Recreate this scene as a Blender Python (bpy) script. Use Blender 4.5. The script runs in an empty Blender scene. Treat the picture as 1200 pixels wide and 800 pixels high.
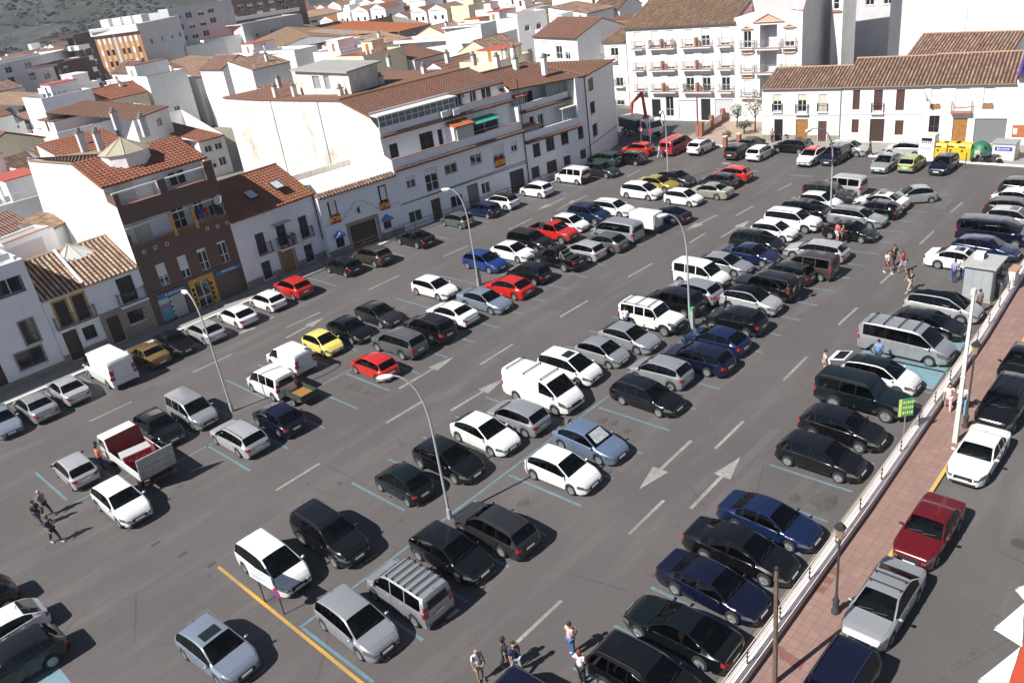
import bpy, bmesh, math, random
from mathutils import Vector, Matrix
random.seed(11)
SC = bpy.context.scene
COL = SC.collection
# ------------------------------------------------------------------ camera
CAM_H = 25.6
FPX = 962.81
TH, RO, YA = math.radians(25.905), math.radians(-8.237), math.radians(46.414)
D = Vector((math.cos(TH)*math.cos(YA), math.cos(TH)*math.sin(YA), -math.sin(TH)))
r0 = Vector((math.sin(YA), -math.cos(YA), 0)); u0 = r0.cross(D)
R = math.cos(RO)*r0 + math.sin(RO)*u0
U = -math.sin(RO)*r0 + math.cos(RO)*u0
cam = bpy.data.objects.new('camera', bpy.data.cameras.new('camera'))
COL.objects.link(cam)
cam.matrix_world = Matrix(((R.x, U.x, -D.x, 0), (R.y, U.y, -D.y, 0), (R.z, U.z, -D.z, CAM_H), (0, 0, 0, 1)))
cam.data.sensor_width = 36; cam.data.lens = FPX/1200*36
cam.data.clip_start = 0.5; cam.data.clip_end = 12000
SC.camera = cam
# ------------------------------------------------------------------ light
SUN_EL, SUN_AZ = math.radians(45), math.radians(167)      # direction towards the sun, azimuth from +x
W = bpy.data.worlds.new('World'); SC.world = W; W.use_nodes = True
nt = W.node_tree; bg = nt.nodes['Background']
sky = nt.nodes.new('ShaderNodeTexSky'); sky.sky_type = 'NISHITA'; sky.sun_disc = False
sky.sun_elevation = SUN_EL; sky.sun_rotation = math.radians(90) - SUN_AZ
sky.altitude = 500; sky.air_density = 0.6; sky.dust_density = 0.0
nt.links.new(sky.outputs[0], bg.inputs[0]); bg.inputs[1].default_value = 0.05
sun = bpy.data.objects.new('sun', bpy.data.lights.new('sun', 'SUN')); COL.objects.link(sun)
sun.data.energy = 5.0; sun.data.angle = math.radians(0.5); sun.data.color = (1.0, 0.965, 0.91)
sd = Vector((math.cos(SUN_EL)*math.cos(SUN_AZ), math.cos(SUN_EL)*math.sin(SUN_AZ), math.sin(SUN_EL)))
sun.rotation_euler = sd.to_track_quat('Z', 'Y').to_euler(); sun.location = sd*60
SC.view_settings.view_transform = 'Standard'; SC.view_settings.look = 'None'
SC.view_settings.exposure = 0.7; SC.view_settings.gamma = 1.0
SC.cycles.max_bounces = 6; SC.cycles.caustics_reflective = False; SC.cycles.caustics_refractive = False

# ------------------------------------------------------------------ photograph pixel -> place
def ray(x, y): return R*((x-600)/FPX) - U*((y-400)/FPX) + D
def at(x, y, z=0.0):
    v = ray(x, y); t = (z-CAM_H)/v.z
    return Vector((v.x*t, v.y*t, z))

# ------------------------------------------------------------------ materials
MATS = {}
def _m(name):
    m = bpy.data.materials.new(name); m.use_nodes = True
    return m, m.node_tree, m.node_tree.nodes['Principled BSDF']
def plain(name, c, rough=0.6, metal=0.0, coat=0.0, spec=0.5, var=0.0, scale=3.0, bump=0.0, ior=None):
    if name in MATS: return MATS[name]
    m, t, b = _m(name)
    b.inputs['Base Color'].default_value = (*c, 1); b.inputs['Roughness'].default_value = rough
    b.inputs['Metallic'].default_value = metal; b.inputs['Coat Weight'].default_value = coat
    b.inputs['Coat Roughness'].default_value = 0.06
    b.inputs['Specular IOR Level'].default_value = spec
    if var or bump:
        tc = t.nodes.new('ShaderNodeTexCoord'); n = t.nodes.new('ShaderNodeTexNoise')
        n.inputs['Scale'].default_value = scale; n.inputs['Detail'].default_value = 6; n.inputs['Roughness'].default_value = .65
        t.links.new(tc.outputs['Object'], n.inputs['Vector'])
        if var:
            r = t.nodes.new('ShaderNodeValToRGB'); e = r.color_ramp.elements
            e[0].position = .3; e[1].position = .7
            e[0].color = (*[x*(1-var) for x in c], 1); e[1].color = (*[min(1, x*(1+var*.6)) for x in c], 1)
            t.links.new(n.outputs['Fac'], r.inputs['Fac']); t.links.new(r.outputs['Color'], b.inputs['Base Color'])
        if bump:
            bp = t.nodes.new('ShaderNodeBump'); bp.inputs['Strength'].default_value = bump; bp.inputs['Distance'].default_value = .02
            t.links.new(n.outputs['Fac'], bp.inputs['Height']); t.links.new(bp.outputs['Normal'], b.inputs['Normal'])
    MATS[name] = m
    return m
def mixnode(t, a, b, fac, kind='MIX'):
    n = t.nodes.new('ShaderNodeMix'); n.data_type = 'RGBA'; n.blend_type = kind
    for sock, v in ((n.inputs[0], fac), (n.inputs[6], a), (n.inputs[7], b)):
        if isinstance(v, (int, float)): sock.default_value = v
        elif isinstance(v, tuple): sock.default_value = (*v, 1)
        else: t.links.new(v, sock)
    return n.outputs[2]
def noise(t, vec, scale, detail=4, rough=.6, dist=0):
    n = t.nodes.new('ShaderNodeTexNoise'); n.inputs['Scale'].default_value = scale
    n.inputs['Detail'].default_value = detail; n.inputs['Roughness'].default_value = rough; n.inputs['Distortion'].default_value = dist
    t.links.new(vec, n.inputs['Vector']); return n.outputs['Fac']
def ramp(t, f, p0, p1, c0=(0, 0, 0), c1=(1, 1, 1)):
    r = t.nodes.new('ShaderNodeValToRGB'); e = r.color_ramp.elements
    e[0].position = p0; e[1].position = p1; e[0].color = (*c0, 1); e[1].color = (*c1, 1)
    t.links.new(f, r.inputs['Fac']); return r.outputs['Color']
def mapping(t, vec, scale, rot=0):
    m = t.nodes.new('ShaderNodeMapping'); m.inputs['Scale'].default_value = scale; m.inputs['Rotation'].default_value = (0, 0, rot)
    t.links.new(vec, m.inputs['Vector']); return m.outputs['Vector']
def asphalt(name, base, dark):
    m, t, b = _m(name); MATS[name] = m
    v = t.nodes.new('ShaderNodeTexCoord').outputs['Object']
    big = noise(t, v, .09, 5, .6, .4); mid = noise(t, mapping(t, v, (.18, 1.0, 1)), .55, 6, .65); fine = noise(t, v, 9, 6, .8); spot = noise(t, v, 1.1, 3, .5)
    c = mixnode(t, dark, base, ramp(t, big, .36, .62))
    c = mixnode(t, c, tuple(x*1.28 for x in base), ramp(t, mid, .5, .72))
    c = mixnode(t, c, tuple(x*.55 for x in base), ramp(t, fine, .3, .62, (.55,)*3, (0, 0, 0)))
    c = mixnode(t, c, tuple(x*.4 for x in base), ramp(t, spot, .70, .78, (0, 0, 0), (.75,)*3))
    vo = t.nodes.new('ShaderNodeTexVoronoi'); vo.feature = 'DISTANCE_TO_EDGE'; vo.inputs['Scale'].default_value = .11
    t.links.new(mapping(t, v, (1, 1.6, 1), .3), vo.inputs['Vector'])
    wob = mixnode(t, v, noise(t, v, .8), .06, 'MIX')
    t.links.new(wob, t.nodes[-1].inputs[0]) if False else None
    crack = ramp(t, vo.outputs['Distance'], .0, .006, (.55,)*3, (0, 0, 0))
    brk = ramp(t, noise(t, v, .16, 2), .52, .6)
    f = mixnode(t, (0, 0, 0), crack, brk)
    c = mixnode(t, c, tuple(x*.35 for x in base), f)
    t.links.new(c, b.inputs['Base Color']); b.inputs['Roughness'].default_value = .9
    bp = t.nodes.new('ShaderNodeBump'); bp.inputs['Strength'].default_value = .35; bp.inputs['Distance'].default_value = .02
    t.links.new(fine, bp.inputs['Height']); t.links.new(bp.outputs['Normal'], b.inputs['Normal'])
    return m
def worn_paint(name, c, under, wear=.5):
    m, t, b = _m(name); MATS[name] = m
    v = t.nodes.new('ShaderNodeTexCoord').outputs['Object']
    f = ramp(t, noise(t, v, 5, 8, .8), wear-.12, wear+.12); g = ramp(t, noise(t, v, .35, 3), .35, .7, (.35,)*3, (1, 1, 1))
    f = mixnode(t, f, g, 1.0, 'MULTIPLY')
    t.links.new(mixnode(t, under, c, f), b.inputs['Base Color']); b.inputs['Roughness'].default_value = .8
    return m
def plaster(name, c, stain=(.55, .5, .44), amt=.35, big=.35):
    if name in MATS: return MATS[name]
    m, t, b = _m(name); MATS[name] = m
    v = t.nodes.new('ShaderNodeTexCoord').outputs['Object']
    a = ramp(t, noise(t, v, big, 8, .7, .6), .5, .78, (0, 0, 0), (amt,)*3)
    s = ramp(t, noise(t, mapping(t, v, (2.2, 2.2, .22)), .9, 6, .7), .52, .8, (0, 0, 0), (amt*.8,)*3)
    cc = mixnode(t, c, stain, a); cc = mixnode(t, cc, tuple(x*.8 for x in stain), s)
    t.links.new(cc, b.inputs['Base Color']); b.inputs['Roughness'].default_value = .88
    bp = t.nodes.new('ShaderNodeBump'); bp.inputs['Strength'].default_value = .2; bp.inputs['Distance'].default_value = .02
    t.links.new(noise(t, v, 14, 5), bp.inputs['Height']); t.links.new(bp.outputs['Normal'], b.inputs['Normal'])
    return m
def tilemat(name, cols):
    """colour of each roof tile picked from its own UV cell; lichen and dirt by noise"""
    if name in MATS: return MATS[name]
    m, t, b = _m(name); MATS[name] = m
    uv = t.nodes.new('ShaderNodeTexCoord')
    wn = t.nodes.new('ShaderNodeTexWhiteNoise'); wn.noise_dimensions = '2D'; t.links.new(uv.outputs['UV'], wn.inputs['Vector'])
    r = t.nodes.new('ShaderNodeValToRGB'); e = r.color_ramp.elements
    while len(e) < len(cols): e.new(.5)
    for i, c in enumerate(cols): e[i].position = i/(len(cols)-1); e[i].color = (*c, 1)
    t.links.new(wn.outputs['Value'], r.inputs['Fac'])
    l = ramp(t, noise(t, uv.outputs['Object'], .5, 6, .7), .5, .72, (0, 0, 0), (.5,)*3)
    t.links.new(mixnode(t, r.outputs['Color'], (.16, .13, .10), l), b.inputs['Base Color']); b.inputs['Roughness'].default_value = .85
    return m
def brickmat(name, c1, c2, mortar, sc=1.0):
    if name in MATS: return MATS[name]
    m, t, b = _m(name); MATS[name] = m
    tc = t.nodes.new('ShaderNodeTexCoord'); sp = t.nodes.new('ShaderNodeSeparateXYZ'); cb = t.nodes.new('ShaderNodeCombineXYZ')
    t.links.new(tc.outputs['Object'], sp.inputs[0])
    ad = t.nodes.new('ShaderNodeMath'); t.links.new(sp.outputs[0], ad.inputs[0]); t.links.new(sp.outputs[1], ad.inputs[1])
    t.links.new(ad.outputs[0], cb.inputs[0]); t.links.new(sp.outputs[2], cb.inputs[1])
    br = t.nodes.new('ShaderNodeTexBrick'); t.links.new(cb.outputs[0], br.inputs['Vector'])
    br.inputs['Color1'].default_value = (*c1, 1); br.inputs['Color2'].default_value = (*c2, 1); br.inputs['Mortar'].default_value = (*mortar, 1)
    br.inputs['Scale'].default_value = sc; br.inputs['Brick Width'].default_value = .26; br.inputs['Row Height'].default_value = .08; br.inputs['Mortar Size'].default_value = .008
    t.links.new(br.outputs['Color'], b.inputs['Base Color']); b.inputs['Roughness'].default_value = .85
    return m

ASPH = asphalt('asphalt', (.116, .105, .102), (.098, .089, .087))
ASPH2 = asphalt('street_asphalt', (.124, .116, .111), (.100, .093, .089))
LINE_W = worn_paint('white_road_paint', (.40, .39, .375), (.14, .13, .125), .44)
LINE_B = worn_paint('blue_road_paint', (.12, .28, .37), (.12, .13, .13), .46)
LINE_B2 = worn_paint('blue_bay_fill_paint', (.17, .33, .40), (.13, .14, .14), .40)
LINE_Y = worn_paint('yellow_road_paint', (.66, .36, .03), (.15, .13, .11), .36)
CONC = plaster('concrete', (.36, .34, .31), (.2, .18, .16), .5)
KERBW = plaster('painted_kerb', (.74, .72, .68), (.4, .37, .33), .4)
KERBY = plaster('yellow_kerb', (.62, .40, .10), (.35, .26, .16), .5)
WHITE = plaster('white_plaster', (.80, .795, .78), (.46, .42, .37), .34, .5)
WHITE2 = plaster('bluish_white_plaster', (.80, .80, .82), (.50, .48, .46), .3)
STAIN = plaster('stained_white_plaster', (.72, .69, .64), (.24, .155, .10), .80, .24)
CREAM = plaster('cream_plaster', (.70, .62, .45), (.4, .33, .25), .4)
OCHRE = plaster('olive_plaster', (.42, .33, .17), (.25, .2, .13), .5)
OCH2 = plain('ochre_render', (.55, .30, .06), .8, var=.15)
GREYW = plaster('grey_plaster', (.56, .555, .57), (.36, .34, .34), .4)
GREYF = plaster('grey_roofing', (.36, .35, .33), (.2, .19, .18), .6)
REDTER = plaster('red_terrace_paint', (.42, .09, .06), (.25, .1, .08), .5)
STONE = brickmat('rubble_stone', (.34, .29, .23), (.27, .23, .19), (.2, .18, .16), .35)
STONE2 = plaster('stone_skirting', (.30, .25, .21), (.17, .14, .12), .6, 1.2)
BRICK = brickmat('brown_brick', (.135, .066, .046), (.10, .05, .037), (.15, .12, .10))
ORBRICK = brickmat('orange_brick', (.46, .19, .085), (.42, .165, .075), (.42, .26, .17), .8)
T_OLD = tilemat('old_roof_tiles', [(.16, .075, .05), (.24, .145, .10), (.10, .05, .035), (.32, .22, .165), (.19, .09, .06)])
T_RED = tilemat('red_roof_tiles', [(.22, .075, .04), (.27, .095, .05), (.19, .065, .035), (.29, .11, .06)])
T_BRN = tilemat('brown_flat_tiles', [(.165, .078, .052), (.185, .088, .058), (.15, .07, .046), (.20, .10, .066)])
T_ORG = tilemat('orange_roof_tiles', [(.40, .12, .04), (.44, .14, .05), (.37, .105, .035), (.42, .15, .06)])
T_TAN = tilemat('tan_roof_tiles', [(.33, .21, .125), (.24, .15, .09), (.40, .28, .18), (.19, .115, .075), (.30, .17, .10)])
T_PNK = tilemat('pinkish_roof_tiles', [(.30, .16, .12), (.33, .19, .145), (.27, .14, .105), (.36, .22, .17)])
TROOFS = [T_OLD, T_RED, T_BRN, T_TAN, T_PNK, T_ORG]
GLASS = plain('window_glass', (.015, .018, .022), .04, spec=.6)
def tinted(name, tint):
    m = bpy.data.materials.new(name); m.use_nodes = True; t = m.node_tree; t.nodes.remove(t.nodes['Principled BSDF'])
    tr = t.nodes.new('ShaderNodeBsdfTransparent'); tr.inputs[0].default_value = (*tint, 1); gl = t.nodes.new('ShaderNodeBsdfGlossy'); gl.inputs['Roughness'].default_value = .02
    fr = t.nodes.new('ShaderNodeFresnel'); fr.inputs[0].default_value = 1.52; mx = t.nodes.new('ShaderNodeMixShader')
    t.links.new(fr.outputs[0], mx.inputs[0]); t.links.new(tr.outputs[0], mx.inputs[1]); t.links.new(gl.outputs[0], mx.inputs[2]); t.links.new(mx.outputs[0], t.nodes['Material Output'].inputs[0]); return m
CARGLASS = tinted('car_glass', (.42, .46, .45)); CARGLASSD = tinted('dark_car_glass', (.20, .22, .22))
FRAMEW = plain('white_frame', (.72, .72, .71), .5)
FRAMED = plain('dark_wood', (.055, .028, .02), .6, var=.3, scale=8)
WOOD = plain('varnished_wood', (.36, .17, .05), .5, var=.35, scale=6)
BLIND = plain('cream_blind', (.66, .62, .5), .6)
BLINDW = plain('white_blind', (.74, .74, .73), .6)
IRON = plain('black_iron', (.02, .02, .022), .5)
STEEL = plain('galvanised_steel', (.42, .43, .44), .45, metal=.6)
LAMPM = plain('grey_lamp_paint', (.40, .41, .41), .45, metal=.1)
RUBBER = plain('tyre_rubber', (.018, .018, .018), .85)
RIM = plain('alloy_rim', (.36, .37, .38), .35, metal=.6)
PLASTIC = plain('black_plastic', (.025, .025, .027), .6)
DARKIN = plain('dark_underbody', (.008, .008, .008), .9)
LIGHTG = plain('headlight_glass', (.17, .18, .19), .06, metal=.5, coat=1)
TAILG = plain('taillight_red', (.38, .012, .012), .12, coat=1)
PLATE = plain('number_plate_white', (.7, .7, .68), .4)
CLOTHG = plain('terracotta_trim', (.42, .17, .11), .8, var=.2)

# ------------------------------------------------------------------ object helpers
def obj(name, bm, mat, parent=None, loc=None, smooth=None, kind=None, mats=None):
    """link a bmesh as ONE mesh object; smooth = angle in degrees under which edges stay soft"""
    bm.normal_update()
    if smooth is not None:
        ca = math.radians(smooth)
        for f in bm.faces: f.smooth = True
        for e in bm.edges:
            e.smooth = not (len(e.link_faces) == 2 and e.calc_face_angle(0) > ca)
    me = bpy.data.meshes.new(name); bm.to_mesh(me); bm.free()
    for m in (mats or [mat]): me.materials.append(m)
    o = bpy.data.objects.new(name, me); COL.objects.link(o)
    if parent is not None: o.parent = parent
    if loc is not None: o.location = loc
    if kind: o['kind'] = kind
    return o
def tag(o, label=None, cat=None, group=None, kind=None):
    if label: o['label'] = label
    if cat: o['category'] = cat
    if group: o['group'] = group
    if kind: o['kind'] = kind
    return o
def empty(name, loc=(0, 0, 0), rz=0.0):
    o = bpy.data.objects.new(name, None); COL.objects.link(o); o.location = loc; o.rotation_euler = (0, 0, rz); o.empty_display_size = .3
    return o
def box(bm, c, s, M=None):
    """axis aligned box, centre c, size s, optional matrix"""
    vs = []
    for dz in (-.5, .5):
        for dx, dy in ((-.5, -.5), (.5, -.5), (.5, .5), (-.5, .5)):
            v = Vector((c[0]+dx*s[0], c[1]+dy*s[1], c[2]+dz*s[2])); vs.append(bm.verts.new(M @ v if M else v))
    for q in ((3, 2, 1, 0), (4, 5, 6, 7), (0, 1, 5, 4), (1, 2, 6, 5), (2, 3, 7, 6), (3, 0, 4, 7)): bm.faces.new([vs[i] for i in q])
    return vs
def tube(bm, pts, rad, n=8, cap=True):
    """tube through points with radius list or number"""
    pts = [Vector(p) for p in pts]; rad = rad if isinstance(rad, (list, tuple)) else [rad]*len(pts)
    rings = []; prev = None
    for i, p in enumerate(pts):
        d = (pts[min(i+1, len(pts)-1)] - pts[max(i-1, 0)]).normalized()
        a = d.cross(Vector((0, 0, 1))) if abs(d.z) < .95 else d.cross(Vector((1, 0, 0)))
        if prev is not None: a = prev - d*prev.dot(d)
        a.normalize(); prev = a; b = d.cross(a)
        rings.append([bm.verts.new(p + (a*math.cos(2*math.pi*k/n) + b*math.sin(2*math.pi*k/n))*rad[i]) for k in range(n)])
    for i in range(len(rings)-1):
        for k in range(n):
            bm.faces.new((rings[i][k], rings[i][(k+1) % n], rings[i+1][(k+1) % n], rings[i+1][k]))
    if cap:
        bm.faces.new(rings[0][::-1]); bm.faces.new(rings[-1])
def prism(bm, poly, z0, z1):
    """vertical prism on a counter-clockwise polygon of (x,y)"""
    a = [bm.verts.new((x, y, z0)) for x, y in poly]; b = [bm.verts.new((x, y, z1)) for x, y in poly]
    n = len(poly)
    for i in range(n): bm.faces.new((a[i], a[(i+1) % n], b[(i+1) % n], b[i]))
    bm.faces.new(b); bm.faces.new(a[::-1])
def poly(bm, pts):
    return bm.faces.new([bm.verts.new(p) for p in pts])
def lathe(bm, prof, n=16, M=None):
    """profile of (r,z) spun about z"""
    rings = []
    for r, z in prof:
        ring = []
        for k in range(n):
            v = Vector((r*math.cos(2*math.pi*k/n), r*math.sin(2*math.pi*k/n), z)); ring.append(bm.verts.new(M @ v if M else v))
        rings.append(ring)
    for i in range(len(rings)-1):
        for k in range(n): bm.faces.new((rings[i][k], rings[i][(k+1) % n], rings[i+1][(k+1) % n], rings[i+1][k]))
    if prof[0][0] > 1e-4: bm.faces.new(rings[0][::-1])
    if prof[-1][0] > 1e-4: bm.faces.new(rings[-1])
def BM(): return bmesh.new()
# ================================================================== GROUND, ROADS, MARKINGS
def sheet(name, pts, z, mat, kind='structure', parent=None):
    bm = BM(); poly(bm, [(p[0], p[1], z) for p in pts]); o = obj(name, bm, mat, parent)
    if kind: o['kind'] = kind
    return o
GROUND = plaster('town_ground', (.20, .18, .15), (.12, .11, .08), .6, .05)
sheet('ground', [(-600, -600), (1800, -600), (1800, 1800), (-600, 1800)], -0.02, GROUND)
sheet('parking_square', [(-40, 10.9), (87.6, 12.6), (87.6, 59.2), (83, 59.9), (47.3, 65.0), (-40, 65.0)], 0.0, ASPH)
sheet('back_street', [(83, 59.9), (87.6, 59.2), (98.2, 58.0), (112, 100), (100, 110), (87, 66.5), (84.0, 62.6)], -0.004, ASPH2)
sheet('lower_street', [(-40, -14), (200, -14), (200, 10.2), (60, 10.2), (52.0, 9.95), (32.4, 9.3), (-40, 8.2)], 0.0, ASPH2)
def strip(bm, a, b, w, z=.004, w2=None):
    a = Vector((a[0], a[1], 0)); b = Vector((b[0], b[1], 0)); d = (b-a).normalized(); n = Vector((-d.y, d.x, 0))*w/2
    up = Vector((0, 0, z))
    poly(bm, [a-n+up, b-n+up, b+n+up, a+n+up])
def line(name, mat, segs, w, z=.004):
    for s in segs:
        bm = BM(); a = at(*s[:2]); b = at(*s[2:4]); strip(bm, a, b, w, z); o = obj(name, bm, mat, kind='structure')
dash = [(104.5, 493.75, 154.5, 470.5), (225.75, 436.25, 271.25, 415), (323.25, 574.25, 375, 542.5), (452.5, 495.5, 495, 470), (432, 339.5, 467.5, 323),
        (518.75, 300.75, 549.25, 288), (656.25, 371.25, 689.25, 352), (736.25, 324.5, 763.75, 309), (808, 284.5, 827, 273), (862, 253, 882.5, 241.5),
        (838, 525.5, 871.25, 493.25), (737, 625.5, 778, 586), (606, 752, 658, 703), (918, 445.5, 945.5, 418), (982.5, 380.5, 1004.5, 360.5), (1032, 332, 1056, 310),
        (1078, 286, 1094, 271), (1114, 249, 1128, 237), (596, 269, 624, 256), (652, 247, 672, 235), (563, 427, 601, 403), (912, 223, 928, 215), (335, 384, 375, 366), (1017, 207, 1040, 206), (925, 205, 952, 207), (735, 207, 750, 199), (664, 240, 689, 229), (838, 198, 890, 201)]
line('lane_marking', LINE_W, dash, .17)
def arrow(tail, tip):
    a, b = at(*tail), at(*tip); d = (b-a).normalized(); n = Vector((-d.y, d.x, 0)); L_ = (b-a).length; hl = min(2.0, L_*.42)
    bm = BM(); strip(bm, a, b-d*hl, .19); h = b-d*hl; up = Vector((0, 0, .004))
    poly(bm, [h-n*.47+up, b+up, h+n*.47+up]); obj('lane_arrow', bm, LINE_W, kind='structure')
for tl, tp in (((810, 516), (749, 573)), ((809, 596), (868, 535)), ((468, 455), (532, 418)), ((528, 481), (592, 443)), ((321, 371), (278, 392)), ((335, 396), (380, 372)),
               ((662, 232), (630, 246)), ((840, 252), (804, 270)), ((845, 278), (879, 258)), ((1081, 310), (1101, 289)), ((865, 195), (845, 190)), ((1048, 225), (1030, 221))):
    arrow(tl, tp)
# blue bays: stall separators in the two double rows and the spine line between noses
def bay_lines(y0, y1, x0, x1, step=2.45, skip=()):
    bm = BM(); n = int((x1-x0)/step)
    for i in range(n+1):
        x = x0+i*step
        strip(bm, (x, y0), (x, y1), .13)
    obj('blue_bay_lines', bm, LINE_B, kind='stuff')
def single(name, mat, pts, w, z=.004):
    bm = BM(); strip(bm, at(*pts[:2]), at(*pts[2:]), w, z); return obj(name, bm, mat, kind='structure')
for nm, y0, y1, xs in (('front', 27.3, 22.4, [11.05+2.66*k for k in range(0, 26)]), ('back', 34.3, 29.8, [11.05+2.66*k for k in range(2, 24)]),
                       ('mid', 45.6, 40.6, [16.3+2.65*k for k in range(0, 17)]), ('midback', 52.8, 47.7, [8.4+2.65*k for k in range(0, 21)]),
                       ('wall', 16.4, 12.2, [11.05+2.66*k for k in range(1, 24)]), ('kerb', 64.6, 60.2, [13+2.65*k for k in range(0, 22)])):
    for i, x in enumerate(xs):
        if nm == 'mid' and i in (0,) and False: continue
        bm = BM(); dy = -(x-47)*.145 if nm == 'kerb' and x > 47 else 0
        strip(bm, (x, y0+dy), (x+.05, y1+dy), .15)
        obj('blue_bay_line', bm, LINE_B, kind='structure')
for nm, a, b in (('s', (11.0, 27.45), (60, 27.9)), ('s', (8.4, 47.0), (14, 46.9)), ('s', (14.0, 45.55), (62, 45.7))):
    bm = BM(); strip(bm, a, b, .13); obj('blue_bay_line', bm, LINE_B, kind='structure')
bm = BM(); strip(bm, (10.86, 34.4), (10.72, 12.0), .16, .008); obj('yellow_line', bm, LINE_Y, kind='structure')
# disabled bays painted solid blue with white edge
bm = BM(); poly(bm, [(x, y, .004) for x, y in ((43.7, 12.3), (43.9, 17.2), (51.2, 17.4), (51.2, 12.6))]); obj('blue_bay_fill', bm, LINE_B2, kind='structure')
bm = BM(); strip(bm, (43.55, 12.3), (43.75, 17.2), .16, .008); obj('white_bay_line', bm, LINE_W, kind='structure')
bm = BM(); strip(bm, (41.2, 12.2), (43.5, 14.6), .3, .008); strip(bm, (41.0, 15.1), (43.5, 16.9), .2, .008); obj('white_hatching', bm, LINE_W, kind='structure')
bl = at(28, 799); br_ = at(65, 776)
bm = BM(); poly(bm, [Vector((p[0], p[1], .004)) for p in ((br_.x-6, br_.y), (br_.x-6, br_.y-8), (br_.x, br_.y-8), (br_.x, br_.y))]); obj('blue_bay_fill', bm, LINE_B2, kind='structure')
bm = BM(); strip(bm, (br_.x-6, br_.y), (br_.x, br_.y), .13, .008); obj('white_bay_line', bm, LINE_W, kind='structure')
# tar repair seams and drain covers
TAR = worn_paint('tar_seam', (.062, .057, .055), (.115, .105, .10), .45)
for a, b in (((600, 652), (735, 692)), ((375, 541), (470, 588)), ((340, 510), (375, 541)), ((775, 196), (885, 196)), ((958, 209), (1105, 215))):
    bm = BM(); strip(bm, at(*a), at(*b), .07, .003); obj('tar_seam', bm, TAR, kind='structure')
for q in ((154, 619), (182, 637), (214, 649), (248, 661), (1195, 637)):
    p = at(*q); bm = BM(); lathe(bm, [(.34, .0), (.34, .008), (.001, .010)], 14) if q[0] > 1000 else box(bm, (0, 0, .005), (.45, .22, .008)); obj('drain_cover', bm, plain('cast_iron', (.07, .065, .062), .6), loc=p, kind='structure')
# oil stains in the stalls
OIL = worn_paint('oil_stain', (.035, .033, .032), (.12, .11, .105), .44)
for q in ((411, 452, .5), (420, 456, .4), (428, 460, .35), (706, 492, .5), (719, 495, .45), (735, 505, .4), (930, 583, .5), (965, 587, .9), (614, 588, .45), (330, 700, .4)):
    p = at(*q[:2]); bm = BM(); n = 11
    poly(bm, [(q[2]*random.uniform(.6, 1.1)*math.cos(2*math.pi*k/n), q[2]*.7*random.uniform(.6, 1.1)*math.sin(2*math.pi*k/n), .0025) for k in range(n)]); obj('oil_stain', bm, OIL, loc=p, kind='structure')

rnd = random.Random(5)
for i in range(70):
    r0x = rnd.uniform(9, 66); ry = rnd.choice((25, 30.5, 43.5, 50, 14.5, 61.5))+rnd.uniform(-2.3, 2.3); bm = BM(); n = 9; s_ = rnd.uniform(.12, .45)
    poly(bm, [(s_*rnd.uniform(.6, 1.1)*math.cos(2*math.pi*k/n), s_*.7*rnd.uniform(.6, 1.1)*math.sin(2*math.pi*k/n), .0022) for k in range(n)]); obj('oil_stain', bm, OIL, loc=(r0x, ry, 0), kind='structure')
def soft(name, c, under, amt): return worn_paint(name, c, under, amt)
PATCH = soft('asphalt_patch', (.088, .080, .077), (.106, .096, .093), .42); PATCHL = soft('pale_patch', (.128, .117, .113), (.112, .102, .099), .55); TYRE = soft('tyre_mark', (.055, .05, .048), (.12, .108, .104), .50)
for i, (x, y, w, h, m) in enumerate(((14, 36, 2.2, 1.1, PATCH), (27, 21, 1.6, 3.2, PATCH), (40, 38.6, 4, 1.0, PATCHL), (52, 19.5, 2.5, 1.5, PATCH), (20, 57, 3.4, .9, PATCHL), (60, 55, 2.4, 1.2, PATCH), (33, 17.6, 5, .5, PATCHL), (70, 40, 2, 2, PATCH), (75, 22, 3, 1, PATCHL), (22, 3, 2, 1.2, PATCH), (31, 2, 3.5, .8, PATCHL), (8.5, 31, 1.2, 2.4, PATCHL))):
    bm = BM(); poly(bm, [(-w/2, -h/2, .0015), (w/2, -h/2*.9, .0015), (w/2*.95, h/2, .0015), (-w/2, h/2*.94, .0015)]); obj('asphalt_patch', bm, m, loc=(x, y, 0), kind='structure')
for cx, cy, r_, a0, a1 in ((20.5, 41, 5.2, -70, 10), (24, 36, 6.5, 150, 230), (23, -1.5, 5.5, 60, 150), (23, -1.5, 6.9, 65, 150), (50, 33, 7, -60, 0), (9, 24, 5, 20, 80), (38, 15, 7, 100, 150), (66, 33, 8, 120, 200)):
    bm = BM(); k_ = 16
    for i in range(k_):
        a, b = (math.radians(a0+(a1-a0)*(i+q)/k_) for q in (0, 1)); poly(bm, [(cx+(r_-.07)*math.cos(a), cy+(r_-.07)*math.sin(a), .003), (cx+(r_-.07)*math.cos(b), cy+(r_-.07)*math.sin(b), .003), (cx+(r_+.07)*math.cos(b), cy+(r_+.07)*math.sin(b), .003), (cx+(r_+.07)*math.cos(a), cy+(r_+.07)*math.sin(a), .003)])
    obj('tyre_mark', bm, TYRE, kind='structure')
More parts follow.
